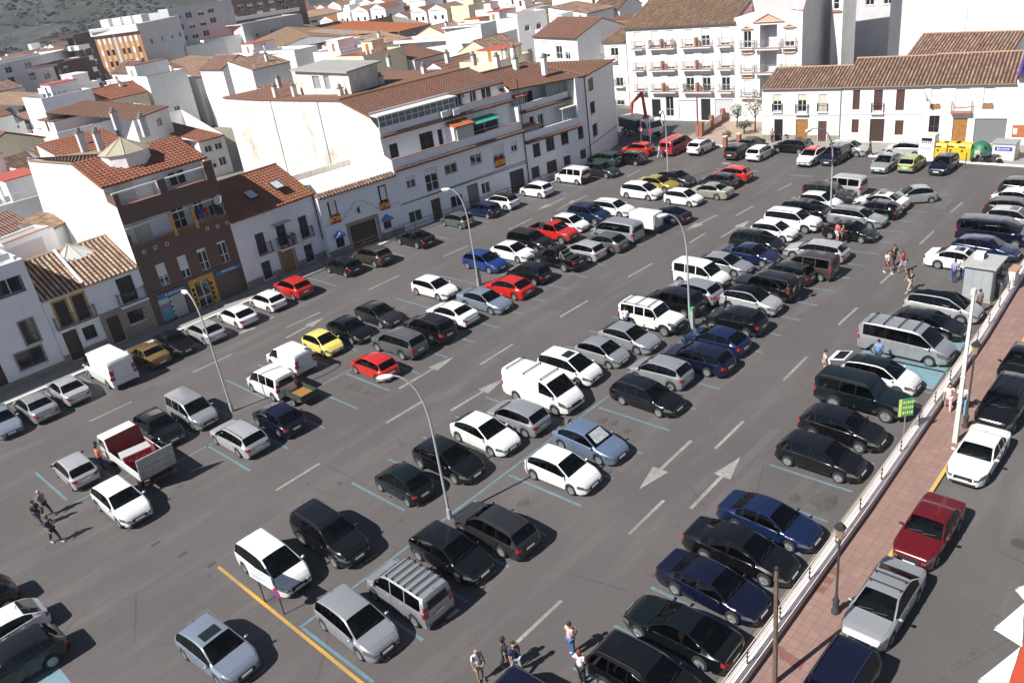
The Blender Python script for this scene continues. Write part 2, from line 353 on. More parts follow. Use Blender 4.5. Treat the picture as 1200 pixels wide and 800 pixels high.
# kerbs and pavements
def kerb(name, pts, w, h, mat):
    bm = BM()
    for (a, b) in zip(pts, pts[1:]):
        a = Vector((*a, 0)); b = Vector((*b, 0)); d = (b-a).normalized(); n = Vector((-d.y, d.x, 0)); L_ = (b-a).length; k = max(1, int(L_/1.0))
        for i in range(k):
            p = a+d*(L_*i/k+.006); q = a+d*(L_*(i+1)/k-.006)
            prism(bm, [(p.x, p.y), (q.x, q.y), (q.x+n.x*w, q.y+n.y*w), (p.x+n.x*w, p.y+n.y*w)], -.02, h)
    return obj(name, bm, mat, kind='structure')
def slab(name, pts, z, mat):
    bm = BM(); prism(bm, pts, -.03, z); return obj(name, bm, mat, kind='structure')
PAVE = plaster('grey_pavement', (.30, .28, .26), (.2, .18, .16), .5, .8)
def paving(name, c1, c2, joint, sz):
    m, t, b = _m(name); v = t.nodes.new('ShaderNodeTexCoord').outputs['Object']
    br = t.nodes.new('ShaderNodeTexBrick'); t.links.new(v, br.inputs['Vector']); br.offset = 0
    br.inputs['Color1'].default_value = (*c1, 1); br.inputs['Color2'].default_value = (*c2, 1); br.inputs['Mortar'].default_value = (*joint, 1)
    br.inputs['Scale'].default_value = 1; br.inputs['Brick Width'].default_value = sz; br.inputs['Row Height'].default_value = sz; br.inputs['Mortar Size'].default_value = .012
    n = ramp(t, noise(t, v, .7, 7, .7), .42, .7, (0, 0, 0), (.55,)*3)
    t.links.new(mixnode(t, br.outputs['Color'], tuple(x*.62 for x in c1), n), b.inputs['Base Color']); b.inputs['Roughness'].default_value = .85
    return m
PINK = paving('pink_pavement', (.30, .185, .155), (.26, .16, .135), (.17, .12, .10), .4)
PINKD = plain('red_tactile_tile', (.22, .095, .08), .85, var=.2, scale=6)
PAVE2 = paving('pinkish_paving', (.42, .32, .25), (.38, .29, .23), (.28, .22, .18), .4)
slab('left_pavement', [(-40, 65.0), (47.3, 65.0), (83, 59.9), (84.2, 61.5), (76.0, 67.5), (76, 72), (-40, 72)], .12, PAVE)
kerb('left_kerb', [(-40, 64.85), (47.3, 64.85), (83, 59.75)], .26, .15, KERBW)
kerb('square_end_kerb', [(87.75, 12.6), (87.75, 57.4)], -.22, .14, KERBW) if False else kerb('square_end_kerb', [(87.65, 57.4), (87.65, 12.6)], .24, .14, KERBW)
slab('end_pavement', [(87.75, 12.6), (99, 12.6), (99, 57.6), (87.75, 57.6)], .12, PAVE)
WL = [(-30, 10.2), (21, 10.75), (31.3, 10.95), (50.5, 11.62), (62, 12.3), (100, 14.0)]
KL = [(-40, 8.2), (20.85, 9.0), (32.4, 9.3), (38.8, 9.42), (52.0, 9.92), (60, 10.2), (100, 11.0)]
slab('right_pavement', KL+WL[::-1], .13, PINK)
kerb('yellow_kerb', KL[:5], -.0001-.16, .135, KERBY); kerb('grey_kerb', KL[4:], -.16, .135, CONC)
for q in ((978, 672, 3), (969, 682, 3), (961, 692, 3), (922, 772, 2), (934, 780, 2), (911, 764, 2)):
    p = at(*q[:2]); bm = BM(); box(bm, (0, 0, .135), (.42, .42, .012)); obj('red_tile_patch', bm, PINKD, loc=p, kind='structure')

# boundary wall with two-rail railing
def wall_pt(x):
    for (a, b), (c, d) in zip(WL, WL[1:]):
        if x <= c: return b+(d-b)*(x-a)/(c-a)
    return WL[-1][1]
root = empty('boundary_wall', (20, wall_pt(20), 0)); tag(root, 'low white painted wall with metal railing between the car park and the pink pavement', 'wall')
def loc_obj(name, bm, mat, root, **k):
    """mesh written in place coordinates, stored relative to its root"""
    o0 = root
    while o0.parent: o0 = o0.parent
    bm.transform(o0.matrix_basis.inverted()) if o0.rotation_euler.z == 0 else bm.transform(Matrix.Translation(-o0.location))
    return obj(name, bm, mat, root, **k)
def root_inv(root):
    while root.parent: root = root.parent
    return Matrix.Translation(-root.location)
def loc_obj(name, bm, mat, root, **k):
    bm.transform(root_inv(root)); return obj(name, bm, mat, root, **k)
WALLP = plaster('worn_white_wall_paint', (.72, .66, .62), (.40, .28, .24), .6, 1.2)
bm = BM()
for (a, b), (c, d) in zip(WL, WL[1:]):
    prism(bm, [(a, b), (c, d), (c, d+.42), (a, b+.42)], -.02, .50)
loc_obj('wall_body', bm, WALLP, root)
bm = BM()
for (a, b), (c, d) in zip(WL, WL[1:]):
    prism(bm, [(a, b-.03), (c, d-.03), (c, d+.45), (a, b+.45)], .50, .56)
loc_obj('coping', bm, plaster('wall_coping', (.76, .68, .65), (.42, .30, .27), .55, 2.0), root)
RAILM = plaster('worn_rail_paint', (.62, .56, .52), (.22, .13, .09), .6, 3.0); RUST = plain('rusty_post', (.12, .065, .045), .8, var=.4, scale=12)
xs = [4+2.66*k for k in range(0, 28)]
for x in xs:
    bm = BM(); y = wall_pt(x)+.2; tube(bm, [(x, y, .54), (x, y, 1.30)], .032, 6); loc_obj('railing_post', bm, RUST, root)
for z in (.82, 1.05, 1.28):
    bm = BM(); tube(bm, [(x, wall_pt(x)+.2, z) for x in xs], .024, 6); loc_obj('rail', bm, RAILM, root)

CHAN = plain('channel_shade_grime', (.055, .034, .026), .9)  # dark gaps between tile ribs: shade painted into the dirtier channel tiles
T_DARK = tilemat('dark_cornice_tiles', [(.10, .045, .035), (.13, .06, .045), (.08, .036, .028)])
T_MIX = tilemat('mixed_roof_tiles', [(.27, .125, .08), (.40, .25, .17), (.17, .08, .055), (.47, .34, .25), (.30, .15, .10)])
T_PALE = tilemat('bleached_roof_tiles', [(.36, .22, .14), (.48, .34, .24), (.26, .14, .09), (.55, .42, .32), (.33, .18, .11)])
# ================================================================== BUILDING TOOLS
class Fac:
    """vertical facade plane from a to b, a on the left seen from outside"""
    def __init__(s, a, b, z0=0.0):
        s.a = Vector((a[0], a[1], 0)); s.b = Vector((b[0], b[1], 0)); s.L = (s.b-s.a).length; s.d = (s.b-s.a)/s.L; s.n = Vector((s.d.y, -s.d.x, 0)); s.z0 = z0
    def P(s, u, z, o=0.0): return s.a+s.d*u+s.n*o+Vector((0, 0, z))
    def px(s, x, y):
        v = ray(x, y); o = Vector((0, 0, CAM_H)); t = (s.a-o).dot(s.n)/v.dot(s.n); q = o+v*t
        return (q-s.a).dot(s.d), q.z
    def box(s, bm, u0, u1, z0, z1, o0, o1):
        vs = [bm.verts.new(s.P(u, z, o)) for z in (z0, z1) for u, o in ((u0, o1), (u1, o1), (u1, o0), (u0, o0))]
        for q in ((3, 2, 1, 0), (4, 5, 6, 7), (0, 1, 5, 4), (1, 2, 6, 5), (2, 3, 7, 6), (3, 0, 4, 7)): bm.faces.new([vs[i] for i in q])
    def wall(s, bm, u0, u1, z0, z1, holes=(), depth=.22, o=0.0):
        holes = [(max(u0+.01, a), min(u1-.01, b), max(z0, c), min(z1-.01, d)) for a, b, c, d in holes if b > u0+.05 and a < u1-.05 and d > z0+.05 and c < z1-.05]
        us = sorted({u0, u1} | {h[0] for h in holes} | {h[1] for h in holes}); zs = sorted({z0, z1} | {h[2] for h in holes} | {h[3] for h in holes})
        for a, b in zip(us, us[1:]):
            for c, d in zip(zs, zs[1:]):
                m, n = (a+b)/2, (c+d)/2
                if any(h[0] < m < h[1] and h[2] < n < h[3] for h in holes): continue
                poly(bm, [s.P(a, c, o), s.P(b, c, o), s.P(b, d, o), s.P(a, d, o)])
        for a, b, c, d in holes:
            for (p, q) in (((a, c), (a, d)), ((a, d), (b, d)), ((b, d), (b, c)), ((b, c), (a, c))):
                poly(bm, [s.P(*p, o), s.P(*q, o), s.P(*q, o-depth), s.P(*p, o-depth)])

def window(F, root, u, z, w, h, style='win', frame=None, glass=None, blind=0.0, bmat=None, depth=.16, sill=True, o=0.0, label=None):
    """an opening filled with frame, pane(s), blind and sill; centre u,z"""
    frame = frame or FRAMEW; a, b, c, d = u-w/2, u+w/2, z-h/2, z+h/2
    bm = BM(); t = .06
    nm = {'win': 'window', 'door': 'door', 'garage': 'garage_door', 'shutter': 'window'}[style]
    if style in ('door', 'garage', 'shutter'):
        F.box(bm, a, b, c, d, o-depth-.03, o-depth+.02)
        n = 4 if style == 'garage' else 2
        if style == 'garage':
            k = int(h/.16)
            for i in range(k): F.box(bm, a+.02, b-.02, c+h*i/k+.01, c+h*(i+1)/k-.02, o-depth+.02, o-depth+.04)
        elif style == 'shutter':
            k = max(4, int(h/.12))
            for s_ in (0, 1):
                for i in range(k): F.box(bm, a+w*s_/2+.05, a+w*(s_+1)/2-.05, c+.05+(h-.1)*i/k, c+.05+(h-.1)*(i+.6)/k, o-depth+.02, o-depth+.045)
        else:
            for i in range(n):
                for j in range(3): F.box(bm, a+w*i/n+.06, a+w*(i+1)/n-.06, c+h*j/3+.08, c+h*(j+1)/3-.08, o-depth+.02, o-depth+.045)
        wo = loc_obj(nm, bm, frame, root)
        if label: wo['label'] = label
        return wo
    F.box(bm, a, a+t, c, d, o-depth-.03, o-depth+.03); F.box(bm, b-t, b, c, d, o-depth-.03, o-depth+.03)
    F.box(bm, a+t, b-t, d-t, d, o-depth-.03, o-depth+.03); F.box(bm, a+t, b-t, c, c+t, o-depth-.03, o-depth+.03)
    if w > .75: F.box(bm, u-.04, u+.04, c+t, d-t, o-depth-.03, o-depth+.035)
    if h > 1.7: F.box(bm, a+t, b-t, c+h*.36, c+h*.36+.06, o-depth-.03, o-depth+.03)
    wo = loc_obj(nm, bm, frame, root)
    if label: wo['label'] = label
    bm = BM(); F.box(bm, a+t, b-t, c+t, d-t, o-depth-.02, o-depth); loc_obj('pane', bm, glass or GLASS, wo)
    if blind > 0:
        bm = BM(); k = max(3, int(h*blind/.09)); zb = d-h*blind
        for i in range(k): F.box(bm, a+t*.5, b-t*.5, zb+(d-zb)*i/k, zb+(d-zb)*(i+.86)/k, o-depth+.04, o-depth+.075)
        loc_obj('roller_blind', bm, bmat or BLINDW, wo)
    if sill:
        bm = BM(); F.box(bm, a-.06, b+.06, c-.07, c-.0, o+.0015, o+.09); loc_obj('sill', bm, CLOTHG if sill == 'red' else FRAMEW, wo)
    return wo
def balcony(F, root, u0, u1, z, dep=.75, mat=None, h=1.0, rail=None, slabm=None, white=True):
    bm = BM(); F.box(bm, u0, u1, z-.16, z, .002, dep); bal = loc_obj('balcony', bm, slabm or WHITE, root)
    bm = BM(); n = max(3, int((u1-u0)/.14)); r = rail or IRON
    for i in range(n+1):
        u = u0+.03+(u1-u0-.06)*i/n; F.box(bm, u-.009, u+.009, z, z+h, dep-.045, dep-.027)
    for s_ in (u0+.02, u1-.04):
        for i in range(4): F.box(bm, s_, s_+.018, z, z+h, dep*i/4+.02, dep*i/4+.04)
        F.box(bm, s_, s_+.03, z+h, z+h+.03, .0, dep-.01)
    F.box(bm, u0, u1, z+h+.001, z+h+.035, dep-.06, dep-.015); F.box(bm, u0, u1, z+.08, z+.10, dep-.05, dep-.02)
    rl = loc_obj('balcony_railing', bm, r, bal, kind='stuff')
    return bal

def tile_roof(name, pts, root, mat, pitch=.30, row=.42, kind='stuff', flat=None):
    """barrel tiles laid over a planar convex polygon; pts[0]->pts[1] is the eave"""
    p0 = Vector(pts[0]); u = (Vector(pts[1])-p0).normalized(); nrm = Vector()
    for i in range(1, len(pts)-1): nrm += (Vector(pts[i])-p0).cross(Vector(pts[i+1])-p0)
    nrm.normalize()
    if nrm.z < 0: nrm = -nrm
    v = nrm.cross(u)
    if sum((Vector(q)-p0).dot(v) for q in pts) < 0: v = -v
    uv = [((Vector(q)-p0).dot(u), (Vector(q)-p0).dot(v)) for q in pts]
    flat = (mat in (T_RED, T_BRN, T_ORG)) if flat is None else flat
    bm = BM(); lay = bm.loops.layers.uv.new('UVMap')
    def face(vs, c, mi=0):
        f = bm.faces.new([bm.verts.new(q) for q in vs]); f.material_index = mi
        for l in f.loops: l[lay].uv = c
    pl_ = [Vector(q) for q in pts]
    nn = (pl_[1]-pl_[0]).cross(pl_[2]-pl_[0])
    if nn.z < 0: pl_ = pl_[::-1]
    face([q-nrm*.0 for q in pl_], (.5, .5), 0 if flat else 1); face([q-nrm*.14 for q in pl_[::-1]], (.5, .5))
    for a, b in zip(pl_, pl_[1:]+pl_[:1]): face([a-nrm*.14, b-nrm*.14, b, a], (.5, .5))
    umin = min(q[0] for q in uv); umax = max(q[0] for q in uv); n = max(1, int((umax-umin)/pitch))
    for i in range(n):
        uc = umin+(umax-umin)*(i+.5)/n; vs = []
        for (a, b), (c, d) in zip(uv, uv[1:]+uv[:1]):
            if (a-uc)*(c-uc) < 0: vs.append(b+(d-b)*(uc-a)/(c-a))
        if len(vs) < 2: continue
        v0, v1 = min(vs), max(vs); m = max(1, int((v1-v0)/row)); hw = pitch*.30
        for j in range(m):
            va = v0+(v1-v0)*j/m; vb = v0+(v1-v0)*(j+1)/m
            w1, w2, h1, h2 = (pitch*.47, pitch*.46, .11, .025) if flat else (hw*1.04, hw*.84, .14, .095)
            def pt(du, h, vv): return p0+u*(uc+du)+v*vv+nrm*h
            A = [pt(-w1, .005, va), pt(-w1*.55, h1*.8, va), pt(w1*.55, h1*.8, va), pt(w1, .005, va)]
            B = [pt(-w2, .005, vb), pt(-w2*.55, h2*.8, vb), pt(w2*.55, h2*.8, vb), pt(w2, .005, vb)]
            c = (i+.37, j+.61)
            for k in range(3):
                q = [A[k], A[k+1], B[k+1], B[k]]
                face(q if (q[1]-q[0]).cross(q[2]-q[0]).dot(nrm) > 0 else q[::-1], c)
            face(A, c)
    bm.verts.ensure_lookup_table()
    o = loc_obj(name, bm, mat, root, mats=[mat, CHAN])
    if kind: o['kind'] = kind
    return o
def ridge(root, a, b, mat, r=.12):
    bm = BM(); a = Vector(a); b = Vector(b); n = max(2, int((b-a).length/.45))
    for i in range(n):
        p = a.lerp(b, i/n); q = a.lerp(b, (i+.96)/n); tube(bm, [p, q], [r*1.05, r*.9], 6)
    loc_obj('ridge_tiles', bm, mat, root, kind='stuff')
def chimney(root, p, h=1.3, w=.5, mat=None, cap=True):
    bm = BM(); box(bm, (p[0], p[1], p[2]+h/2), (w, w, h)); c = loc_obj('chimney', bm, mat or WHITE, root)
    bm = BM(); box(bm, (p[0], p[1], p[2]+h+.05), (w+.14, w+.14, .08)); lathe(bm, [(w*.34, h+.09), (w*.42, h+.2), (w*.34, h+.45), (.01, h+.5)], 8, Matrix.Translation((p[0], p[1], p[2])))
    loc_obj('chimney_cap', bm, plain('chimney_cap_grey', (.22, .2, .18), .8), c)
def aerial(root, p, h=2.2):
    bm = BM(); tube(bm, [p, (p[0], p[1], p[2]+h)], .02, 4)
    for k in range(4): tube(bm, [(p[0]-.3+.05*k, p[1], p[2]+h-.1-.22*k), (p[0]+.3-.05*k, p[1], p[2]+h-.1-.22*k)], .012, 4)
    loc_obj('aerial', bm, STEEL, root)
def dish(root, p, r=.42):
    bm = BM(); M = Matrix.Translation(p) @ Matrix.Rotation(math.radians(200), 4, 'Z') @ Matrix.Rotation(math.radians(62), 4, 'Y')
    lathe(bm, [(.001, 0), (r*.5, .04), (r, .14), (r*1.0, .16), (r*.5, .06), (.001, .02)], 14, M); tube(bm, [(p[0], p[1], p[2]-.6), p], .025, 5)
    loc_obj('satellite_dish', bm, FRAMEW, root)

def block(name, label, F, depth, h, wallm, z0=0.0, cat='house', openings=(), F2=None, group=None, back=True, side0=True, side1=True, u0=0, u1=None, o=0):
    """box house behind facade F: returns root, F, side facades; openings = list of (u,z,w,h,dict)"""
    u1 = F.L if u1 is None else u1
    root = empty(name, F.P(u0, z0)); tag(root, label, cat, group)
    holes = [(u-w/2, u+w/2, z-hh/2, z+hh/2) for u, z, w, hh, kw in openings]
    bm = BM(); F.wall(bm, u0, u1, z0, h, holes)
    A, B = F.P(u0, 0), F.P(u1, 0); C_, D_ = B-F.n*depth, A-F.n*depth
    for p, q in ([(B, C_)] if side1 else [])+([(C_, D_)] if back else [])+([(D_, A)] if side0 else []):
        poly(bm, [p+Vector((0, 0, z0)), q+Vector((0, 0, z0)), q+Vector((0, 0, h)), p+Vector((0, 0, h))])
    loc_obj('wall', bm, wallm, root)
    for u, z, w, hh, kw in openings: window(F, root, u, z, w, hh, **kw)
    return root
def gable_poly(F, u0, u1, depth, h, hr, rd=None):
    rd = depth/2 if rd is None else rd
    return F.P(u0, h), F.P(u1, h), F.P(u1, hr)-F.n*rd, F.P(u0, hr)-F.n*rd, F.P(u1, h)-F.n*depth, F.P(u0, h)-F.n*depth
def gable(root, F, u0, u1, depth, h, hr, wallm, tm, rd=None, oh=.35, pitch=.3, row=.42, ends=(True, True), hb=None):
    """two-slope roof, ridge parallel to the facade, with gable ends"""
    rd = depth/2 if rd is None else rd; hb = h if hb is None else hb
    s1 = (hr-h)/rd; s2 = (hr-hb)/max(.1, depth-rd)
    e0, e1 = F.P(u0, h-oh*s1, oh), F.P(u1, h-oh*s1, oh); r0_, r1_ = F.P(u0, hr, -rd), F.P(u1, hr, -rd); b0, b1 = F.P(u0, hb-oh*s2, -depth-oh), F.P(u1, hb-oh*s2, -depth-oh)
    k = Vector((0, 0, .02))
    tile_roof('roof_tiles', [e0+k, e1+k, r1_+k, r0_+k], root, tm, pitch, row)
    if depth-rd > .3: tile_roof('roof_tiles', [b1+k, b0+k, r0_+k, r1_+k], root, tm, pitch, row)
    ridge(root, r0_+Vector((0, 0, .06)), r1_+Vector((0, 0, .06)), tm)
    for u, on in ((u0, ends[0]), (u1, ends[1])):
        if on:
            q = [F.P(u, h-.02), F.P(u, hr-.01, -rd), F.P(u, hb-.02, -depth)]; bm = BM()
            poly(bm, q if u == u0 else q[::-1]); loc_obj('gable', bm, wallm, root)
def parapet(root, F, depth, h, ph, wallm, topm, u0=0, u1=None, th=.22, capm=None):
    u1 = F.L if u1 is None else u1
    bm = BM(); poly(bm, [F.P(u0, h-.05), F.P(u1, h-.05), F.P(u1, h-.05, -depth), F.P(u0, h-.05, -depth)]); loc_obj('roof_terrace', bm, topm, root)
    bm = BM()
    for (a, b, c, d) in ((u0, u1, -th, 0), (u0, u1, -depth, -depth+th), (u0, u0+th, -depth+th, -th), (u1-th, u1, -depth+th, -th)):
        F.box(bm, a+.003, b-.003, h-.1, h+ph, c+.003, d-.003) if c < d else None
    loc_obj('parapet', bm, wallm, root)
    if capm:
        bm = BM(); F.box(bm, u0-.04, u1+.04, h+ph+.002, h+ph+.07, -th-.03, .04); loc_obj('parapet_cap', bm, capm, root)

# ================================================================== LEFT ROW
FL = Fac((5, 67.5), (41, 67.5))
def W_(u, z, w, h, **kw): return (u, z, w, h, kw)
# corner house, white, far left
ops = [W_(9.3, 7.4, 1.9, 1.3, blind=.0, depth=.5), W_(9.33, 3.7, 1.0, 1.9, frame=FRAMED), W_(8.7, 1.75, 1.9, 1.35, frame=FRAMED), W_(6.0, 1.35, 1.3, 2.6, style='door', frame=FRAMED), W_(4.5, 7.2, 1.4, 1.4), W_(4.0, 3.8, 1, 1.8, frame=FRAMED)]
b0 = block('white_house', 'plain white flat-roofed house at the left picture edge with a wide top window', FL, 8, 8.3, WHITE2, openings=ops, u0=-4, u1=10.8, group='houses of the left row')
parapet(b0, FL, 8, 8.3, .8, WHITE2, GREYF, -4, 10.8)
bm = BM(); FL.box(bm, -4, 10.8, 0, .55, .0015, .05); loc_obj('stone_skirting', bm, STONE2, b0)
bm = BM(); q = FL.P(9.6, 9.1, -1.2); box(bm, q+Vector((0, 0, .3)), (1.3, .8, .5)); lathe(bm, [(.28, .55), (.28, .62), (.05, .63)], 12, Matrix.Translation(q)); box(bm, q+Vector((-1.6, .6, .1)), (.9, .7, .5)); loc_obj('air_conditioner', bm, FRAMEW, b0)
for u, z, w, h in ((9.33, 3.7, 1.0, 1.9), (8.7, 1.75, 1.9, 1.35)):
    bm = BM(); t = .12
    FL.box(bm, u-w/2-t, u-w/2, z-h/2-t, z+h/2+t, .0015, .04); FL.box(bm, u+w/2, u+w/2+t, z-h/2-t, z+h/2+t, .0015, .04); FL.box(bm, u-w/2, u+w/2, z+h/2, z+h/2+t, .0015, .04); FL.box(bm, u-w/2, u+w/2, z-h/2-t, z-h/2, .0015, .06)
    loc_obj('window_surround', bm, STONE2, b0)
# two-part tiled house
ops = [W_(12.0, 4.1, .95, 2.1, frame=FRAMED, sill=False), W_(13.39, 4.1, .95, 2.1, frame=FRAMED, sill=False), W_(17.16, 4.1, 1.35, 2.2, frame=FRAMED, sill=False, depth=.3), W_(11.88, 1.4, 1.1, 2.5, style='door', frame=FRAMED), W_(13.3, 1.9, 1.0, 1.1, frame=FRAMED),
       W_(15.28, 1.3, 1.05, 2.3, style='door', frame=FRAMED), W_(17.1, 1.75, 1.3, 1.1, frame=FRAMED)]
b1 = block('tiled_house', 'old two-storey house with striped barrel-tile roof, ochre-framed balcony doors and a stone ground floor', FL, 4.2, 5.75, WHITE2, openings=ops, u0=10.83, u1=18.52, group='houses of the left row')
gable(b1, FL, 10.83, 18.52, 9.0, 5.75, 7.65, WHITE2, T_PALE, rd=4.6, pitch=.36, row=.42, ends=(True, False))
bm = BM(); FL.box(bm, 14.35, 18.5, .12, 3.0, .0015, .05); 
bm.free(); bm = BM(); FL.wall(bm, 14.35, 18.5, .12, 2.98, [(14.75, 15.81, .12, 2.46), (16.45, 17.75, 1.2, 2.3)], depth=.06, o=.05); poly(bm, [FL.P(14.35, 2.98, .05), FL.P(18.5, 2.98, .05), FL.P(18.5, 2.98, 0), FL.P(14.35, 2.98, 0)]); loc_obj('stone_facing', bm, STONE, b1)
bm = BM(); FL.wall(bm, 10.85, 14.35, .12, .9, [(11.3, 12.45, .12, .9)], depth=.04, o=.03); loc_obj('stone_skirting', bm, STONE2, b1)
for u in (12.0, 13.39):
    bm = BM(); FL.box(bm, u-.62, u-.475, 3.0, 5.3, .0015, .04); FL.box(bm, u+.475, u+.62, 3.0, 5.3, .0015, .04); FL.box(bm, u-.475, u+.475, 5.15, 5.3, .0015, .045); loc_obj('ochre_surround', bm, OCH2, b1)
balcony(FL, b1, 11.1, 14.2, 3.05, .6); balcony(FL, b1, 16.1, 18.4, 3.0, .5)
bm = BM(); tube(bm, [FL.P(14.15, 5.7, -.1)+Vector((0, 0, .12)), FL.P(14.3, 7.7, -4.6)+Vector((0, 0, .12))], .14, 6); loc_obj('mortar_verge', bm, WHITE, b1)
# glass pyramid skylight behind
bm = BM(); c = at(88, 297, 7.2)
ap = bm.verts.new((c.x-.3, c.y, 8.1)); rr = [bm.verts.new((c.x+1.9*math.cos(a*math.pi/4), c.y+1.3*math.sin(a*math.pi/4), 7.0)) for a in range(8)]
for i in range(8): bm.faces.new((rr[i], rr[(i+1) % 8], ap))
sk = loc_obj('skylight', bm, plain('frosted_glass', (.62, .62, .60), .35), b1)
bm = BM()
for v in range(8): a_ = v*math.pi/4; tube(bm, [(c.x+1.92*math.cos(a_), c.y+1.32*math.sin(a_), 7.02), (c.x-.3, c.y, 8.13)], .03, 4)
loc_obj('glazing_bar', bm, plain('cream_bar', (.6, .52, .38), .6), sk)

# brown brick block of flats
b2 = empty('brick_apartment_house', FL.P(18.55, 0)); tag(b2, 'dark brown brick apartment house with recessed terraces, ochre shop front and roof turret', 'building', 'houses of the left row')
ops = [W_(20.33, 4.19, .85, 2.0, blind=.55, sill=False), W_(22.27, 4.2, .85, 2.0, blind=.6, sill=False), W_(24.1, 4.2, .85, 2.0, blind=.15, sill=False), W_(26.04, 4.2, .85, 2.0, blind=.1, sill=False)]
shops = [(19.15, 21.6, .12, 2.75), (22.6, 23.9, .12, 2.7), (24.75, 27.1, .12, 2.8)]
bm = BM(); FL.wall(bm, 18.55, 27.3, 0, 6.0, [(u-w/2, u+w/2, z-h/2, z+h/2) for u, z, w, h, k in ops]+shops, depth=.25)
FL.wall(bm, 18.55, 27.3, 6.0, 7.3, []); 
FL.wall(bm, 18.55, 27.3, 9.1, 10.6, []); FL.box(bm, 18.56, 27.29, 9.1, 10.57, -.3, -.004)
for a_, b_, t_ in ((18.55, 18.95, 11.6), (22.3, 22.95, 11.75), (26.5, 27.3, 12.1)): FL.box(bm, a_, b_, 10.57, t_, -.3, -.001)
for a_, b_ in ((18.55, 18.75), (27.1, 27.3)): FL.box(bm, a_, b_, 10.57, 11.5, -1.6, -.3)
FL.box(bm, 18.55, 18.8, 7.3, 8.15, -1.6, -.001); FL.box(bm, 27.05, 27.3, 7.3, 9.1, -1.6, -.001)
loc_obj('brick_wall', bm, BRICK, b2)
for o_ in ops: window(FL, b2, *o_[:4], **o_[4])
bm = BM(); FL.wall(bm, 18.56, 27.29, 7.0, 12.2, [(19.8, 21.2, 7.0, 9.0), (23.2, 24.4, 7.0, 9.0), (25.3, 26.2, 7.6, 8.9)], o=-1.6, depth=.1)
for z in (7.05, 9.2): FL.box(bm, 18.57, 27.28, z-.1, z, -1.59, -.31)
FL.box(bm, 18.5, 27.35, 11.62, 11.74, -.16, -.02)
FL.box(bm, 22.5, 22.8, 9.25, 11.6, -1.55, -.32)
loc_obj('terrace_wall', bm, WHITE2, b2)
for u, z, w, h, k in (W_(20.5, 8.0, 1.4, 2.0, blind=1.0, bmat=BLIND, sill=False, o=-1.6, depth=.05), W_(23.8, 8.0, 1.2, 2.0, sill=False, o=-1.6, depth=.05), W_(25.75, 8.25, .9, 1.3, o=-1.6, sill=False, depth=.05)): window(FL, b2, u, z, w, h, **k)
bm = BM(); FL.box(bm, 19.5, 20.9, 10.55, 11.95, -1.59, -1.5); loc_obj('roller_blind', bm, BLIND, b2)
window(FL, b2, 24.6, 11.2, 1.5, 1.2, o=-1.5, depth=-.05, sill=False)
bm = BM(); FL.box(bm, 18.6, 27.25, 7.301, 7.36, -.2, .02); FL.box(bm, 19.05, 22.36, 10.571, 10.61, -.28, .01); FL.box(bm, 22.95, 26.2, 10.621, 10.66, -.28, .01); loc_obj('terrace_coping', bm, CLOTHG, b2)
bm = BM(); tube(bm, [FL.P(18.5, 8.75, .0), FL.P(27.3, 8.95, .0)], .06, 6); tube(bm, [FL.P(27.15, 7.36, -.02), FL.P(27.15, 9.0, -.02)], .03, 6); loc_obj('awning_pole', bm, FRAMEW, b2)
for u in (22.35, 24.3):
    bm = BM(); tube(bm, [FL.P(u, 9.05, .1), FL.P(u+.1, 7.0, .1)], [.13, .17], 8); loc_obj('rolled_awning', bm, OCH2, b2, smooth=60)
dish(b2, FL.P(26.9, 8.7, .1), .45)
for u, c in ((24.9, 'navy_cloth'), (25.35, 'blue_cloth'), (25.8, 'red_cloth'), (26.3, 'black_cloth')):
    bm = BM(); FL.box(bm, u-.16, u+.16, 7.5, 8.3, -.55, -.5); loc_obj('hanging_washing', bm, plain(c, {'navy_cloth': (.01, .015, .05), 'blue_cloth': (.03, .06, .3), 'red_cloth': (.4, .02, .02), 'black_cloth': (.01, .01, .01)}[c], .9), b2)
for (x, y) in ((168.8, 295), (182, 290), (195.6, 286), (243, 268), (255, 265), (266, 261)):
    u, z = FL.px(x, y); bm = BM(); FL.box(bm, u-.14, u+.14, z-.14, z+.14, .0015, .03); v_ = loc_obj('vent_frame', bm, FRAMEW, b2); bm = BM(); FL.box(bm, u-.09, u+.09, z-.09, z+.09, .031, .034); loc_obj('vent_opening', bm, DARKIN, v_)
bm = BM(); FL.box(bm, 18.6, 27.25, 2.92, 3.08, .0015, .06); loc_obj('string_course', bm, BRICK, b2)
# shop fronts
BLUES = plain('blue_shop_sign', (.03, .14, .26), .5); BLUEP = plain('poster_blue', (.10, .30, .45), .5); PSKY = plain('poster_pale', (.5, .62, .68), .5); PRED = plain('poster_red', (.5, .10, .10), .5)
bm = BM(); FL.box(bm, 19.2, 21.55, .15, 2.7, -.2, -.17); loc_obj('shop_window', bm, GLASS, b2)
bm = BM(); FL.box(bm, 19.2, 20.2, .2, 2.2, -.165, -.15); ps = loc_obj('shop_poster', bm, BLUEP, b2)
bm = BM(); FL.box(bm, 19.25, 20.15, 1.75, 2.18, -.149, -.146); loc_obj('poster_print', bm, PSKY, ps)
bm = BM(); FL.box(bm, 19.35, 19.95, 1.35, 1.6, -.149, -.146); loc_obj('poster_print', bm, PRED, ps)
bm = BM(); FL.box(bm, 20.35, 21.5, .15, 2.15, -.165, -.15); loc_obj('shop_shutter', bm, plain('grey_shutter', (.4, .41, .42), .5), b2)
for x in (20.27, 24.05, 22.35): 
    for z in (.5, .95, 1.4, 1.85):
        if x > 22 or z < 3: bm = BM(); FL.box(bm, x-.12, x+.1, z, z+.3, .01, .04); loc_obj('price_card', bm, plain('card_grey', (.5, .5, .5), .6), b2)
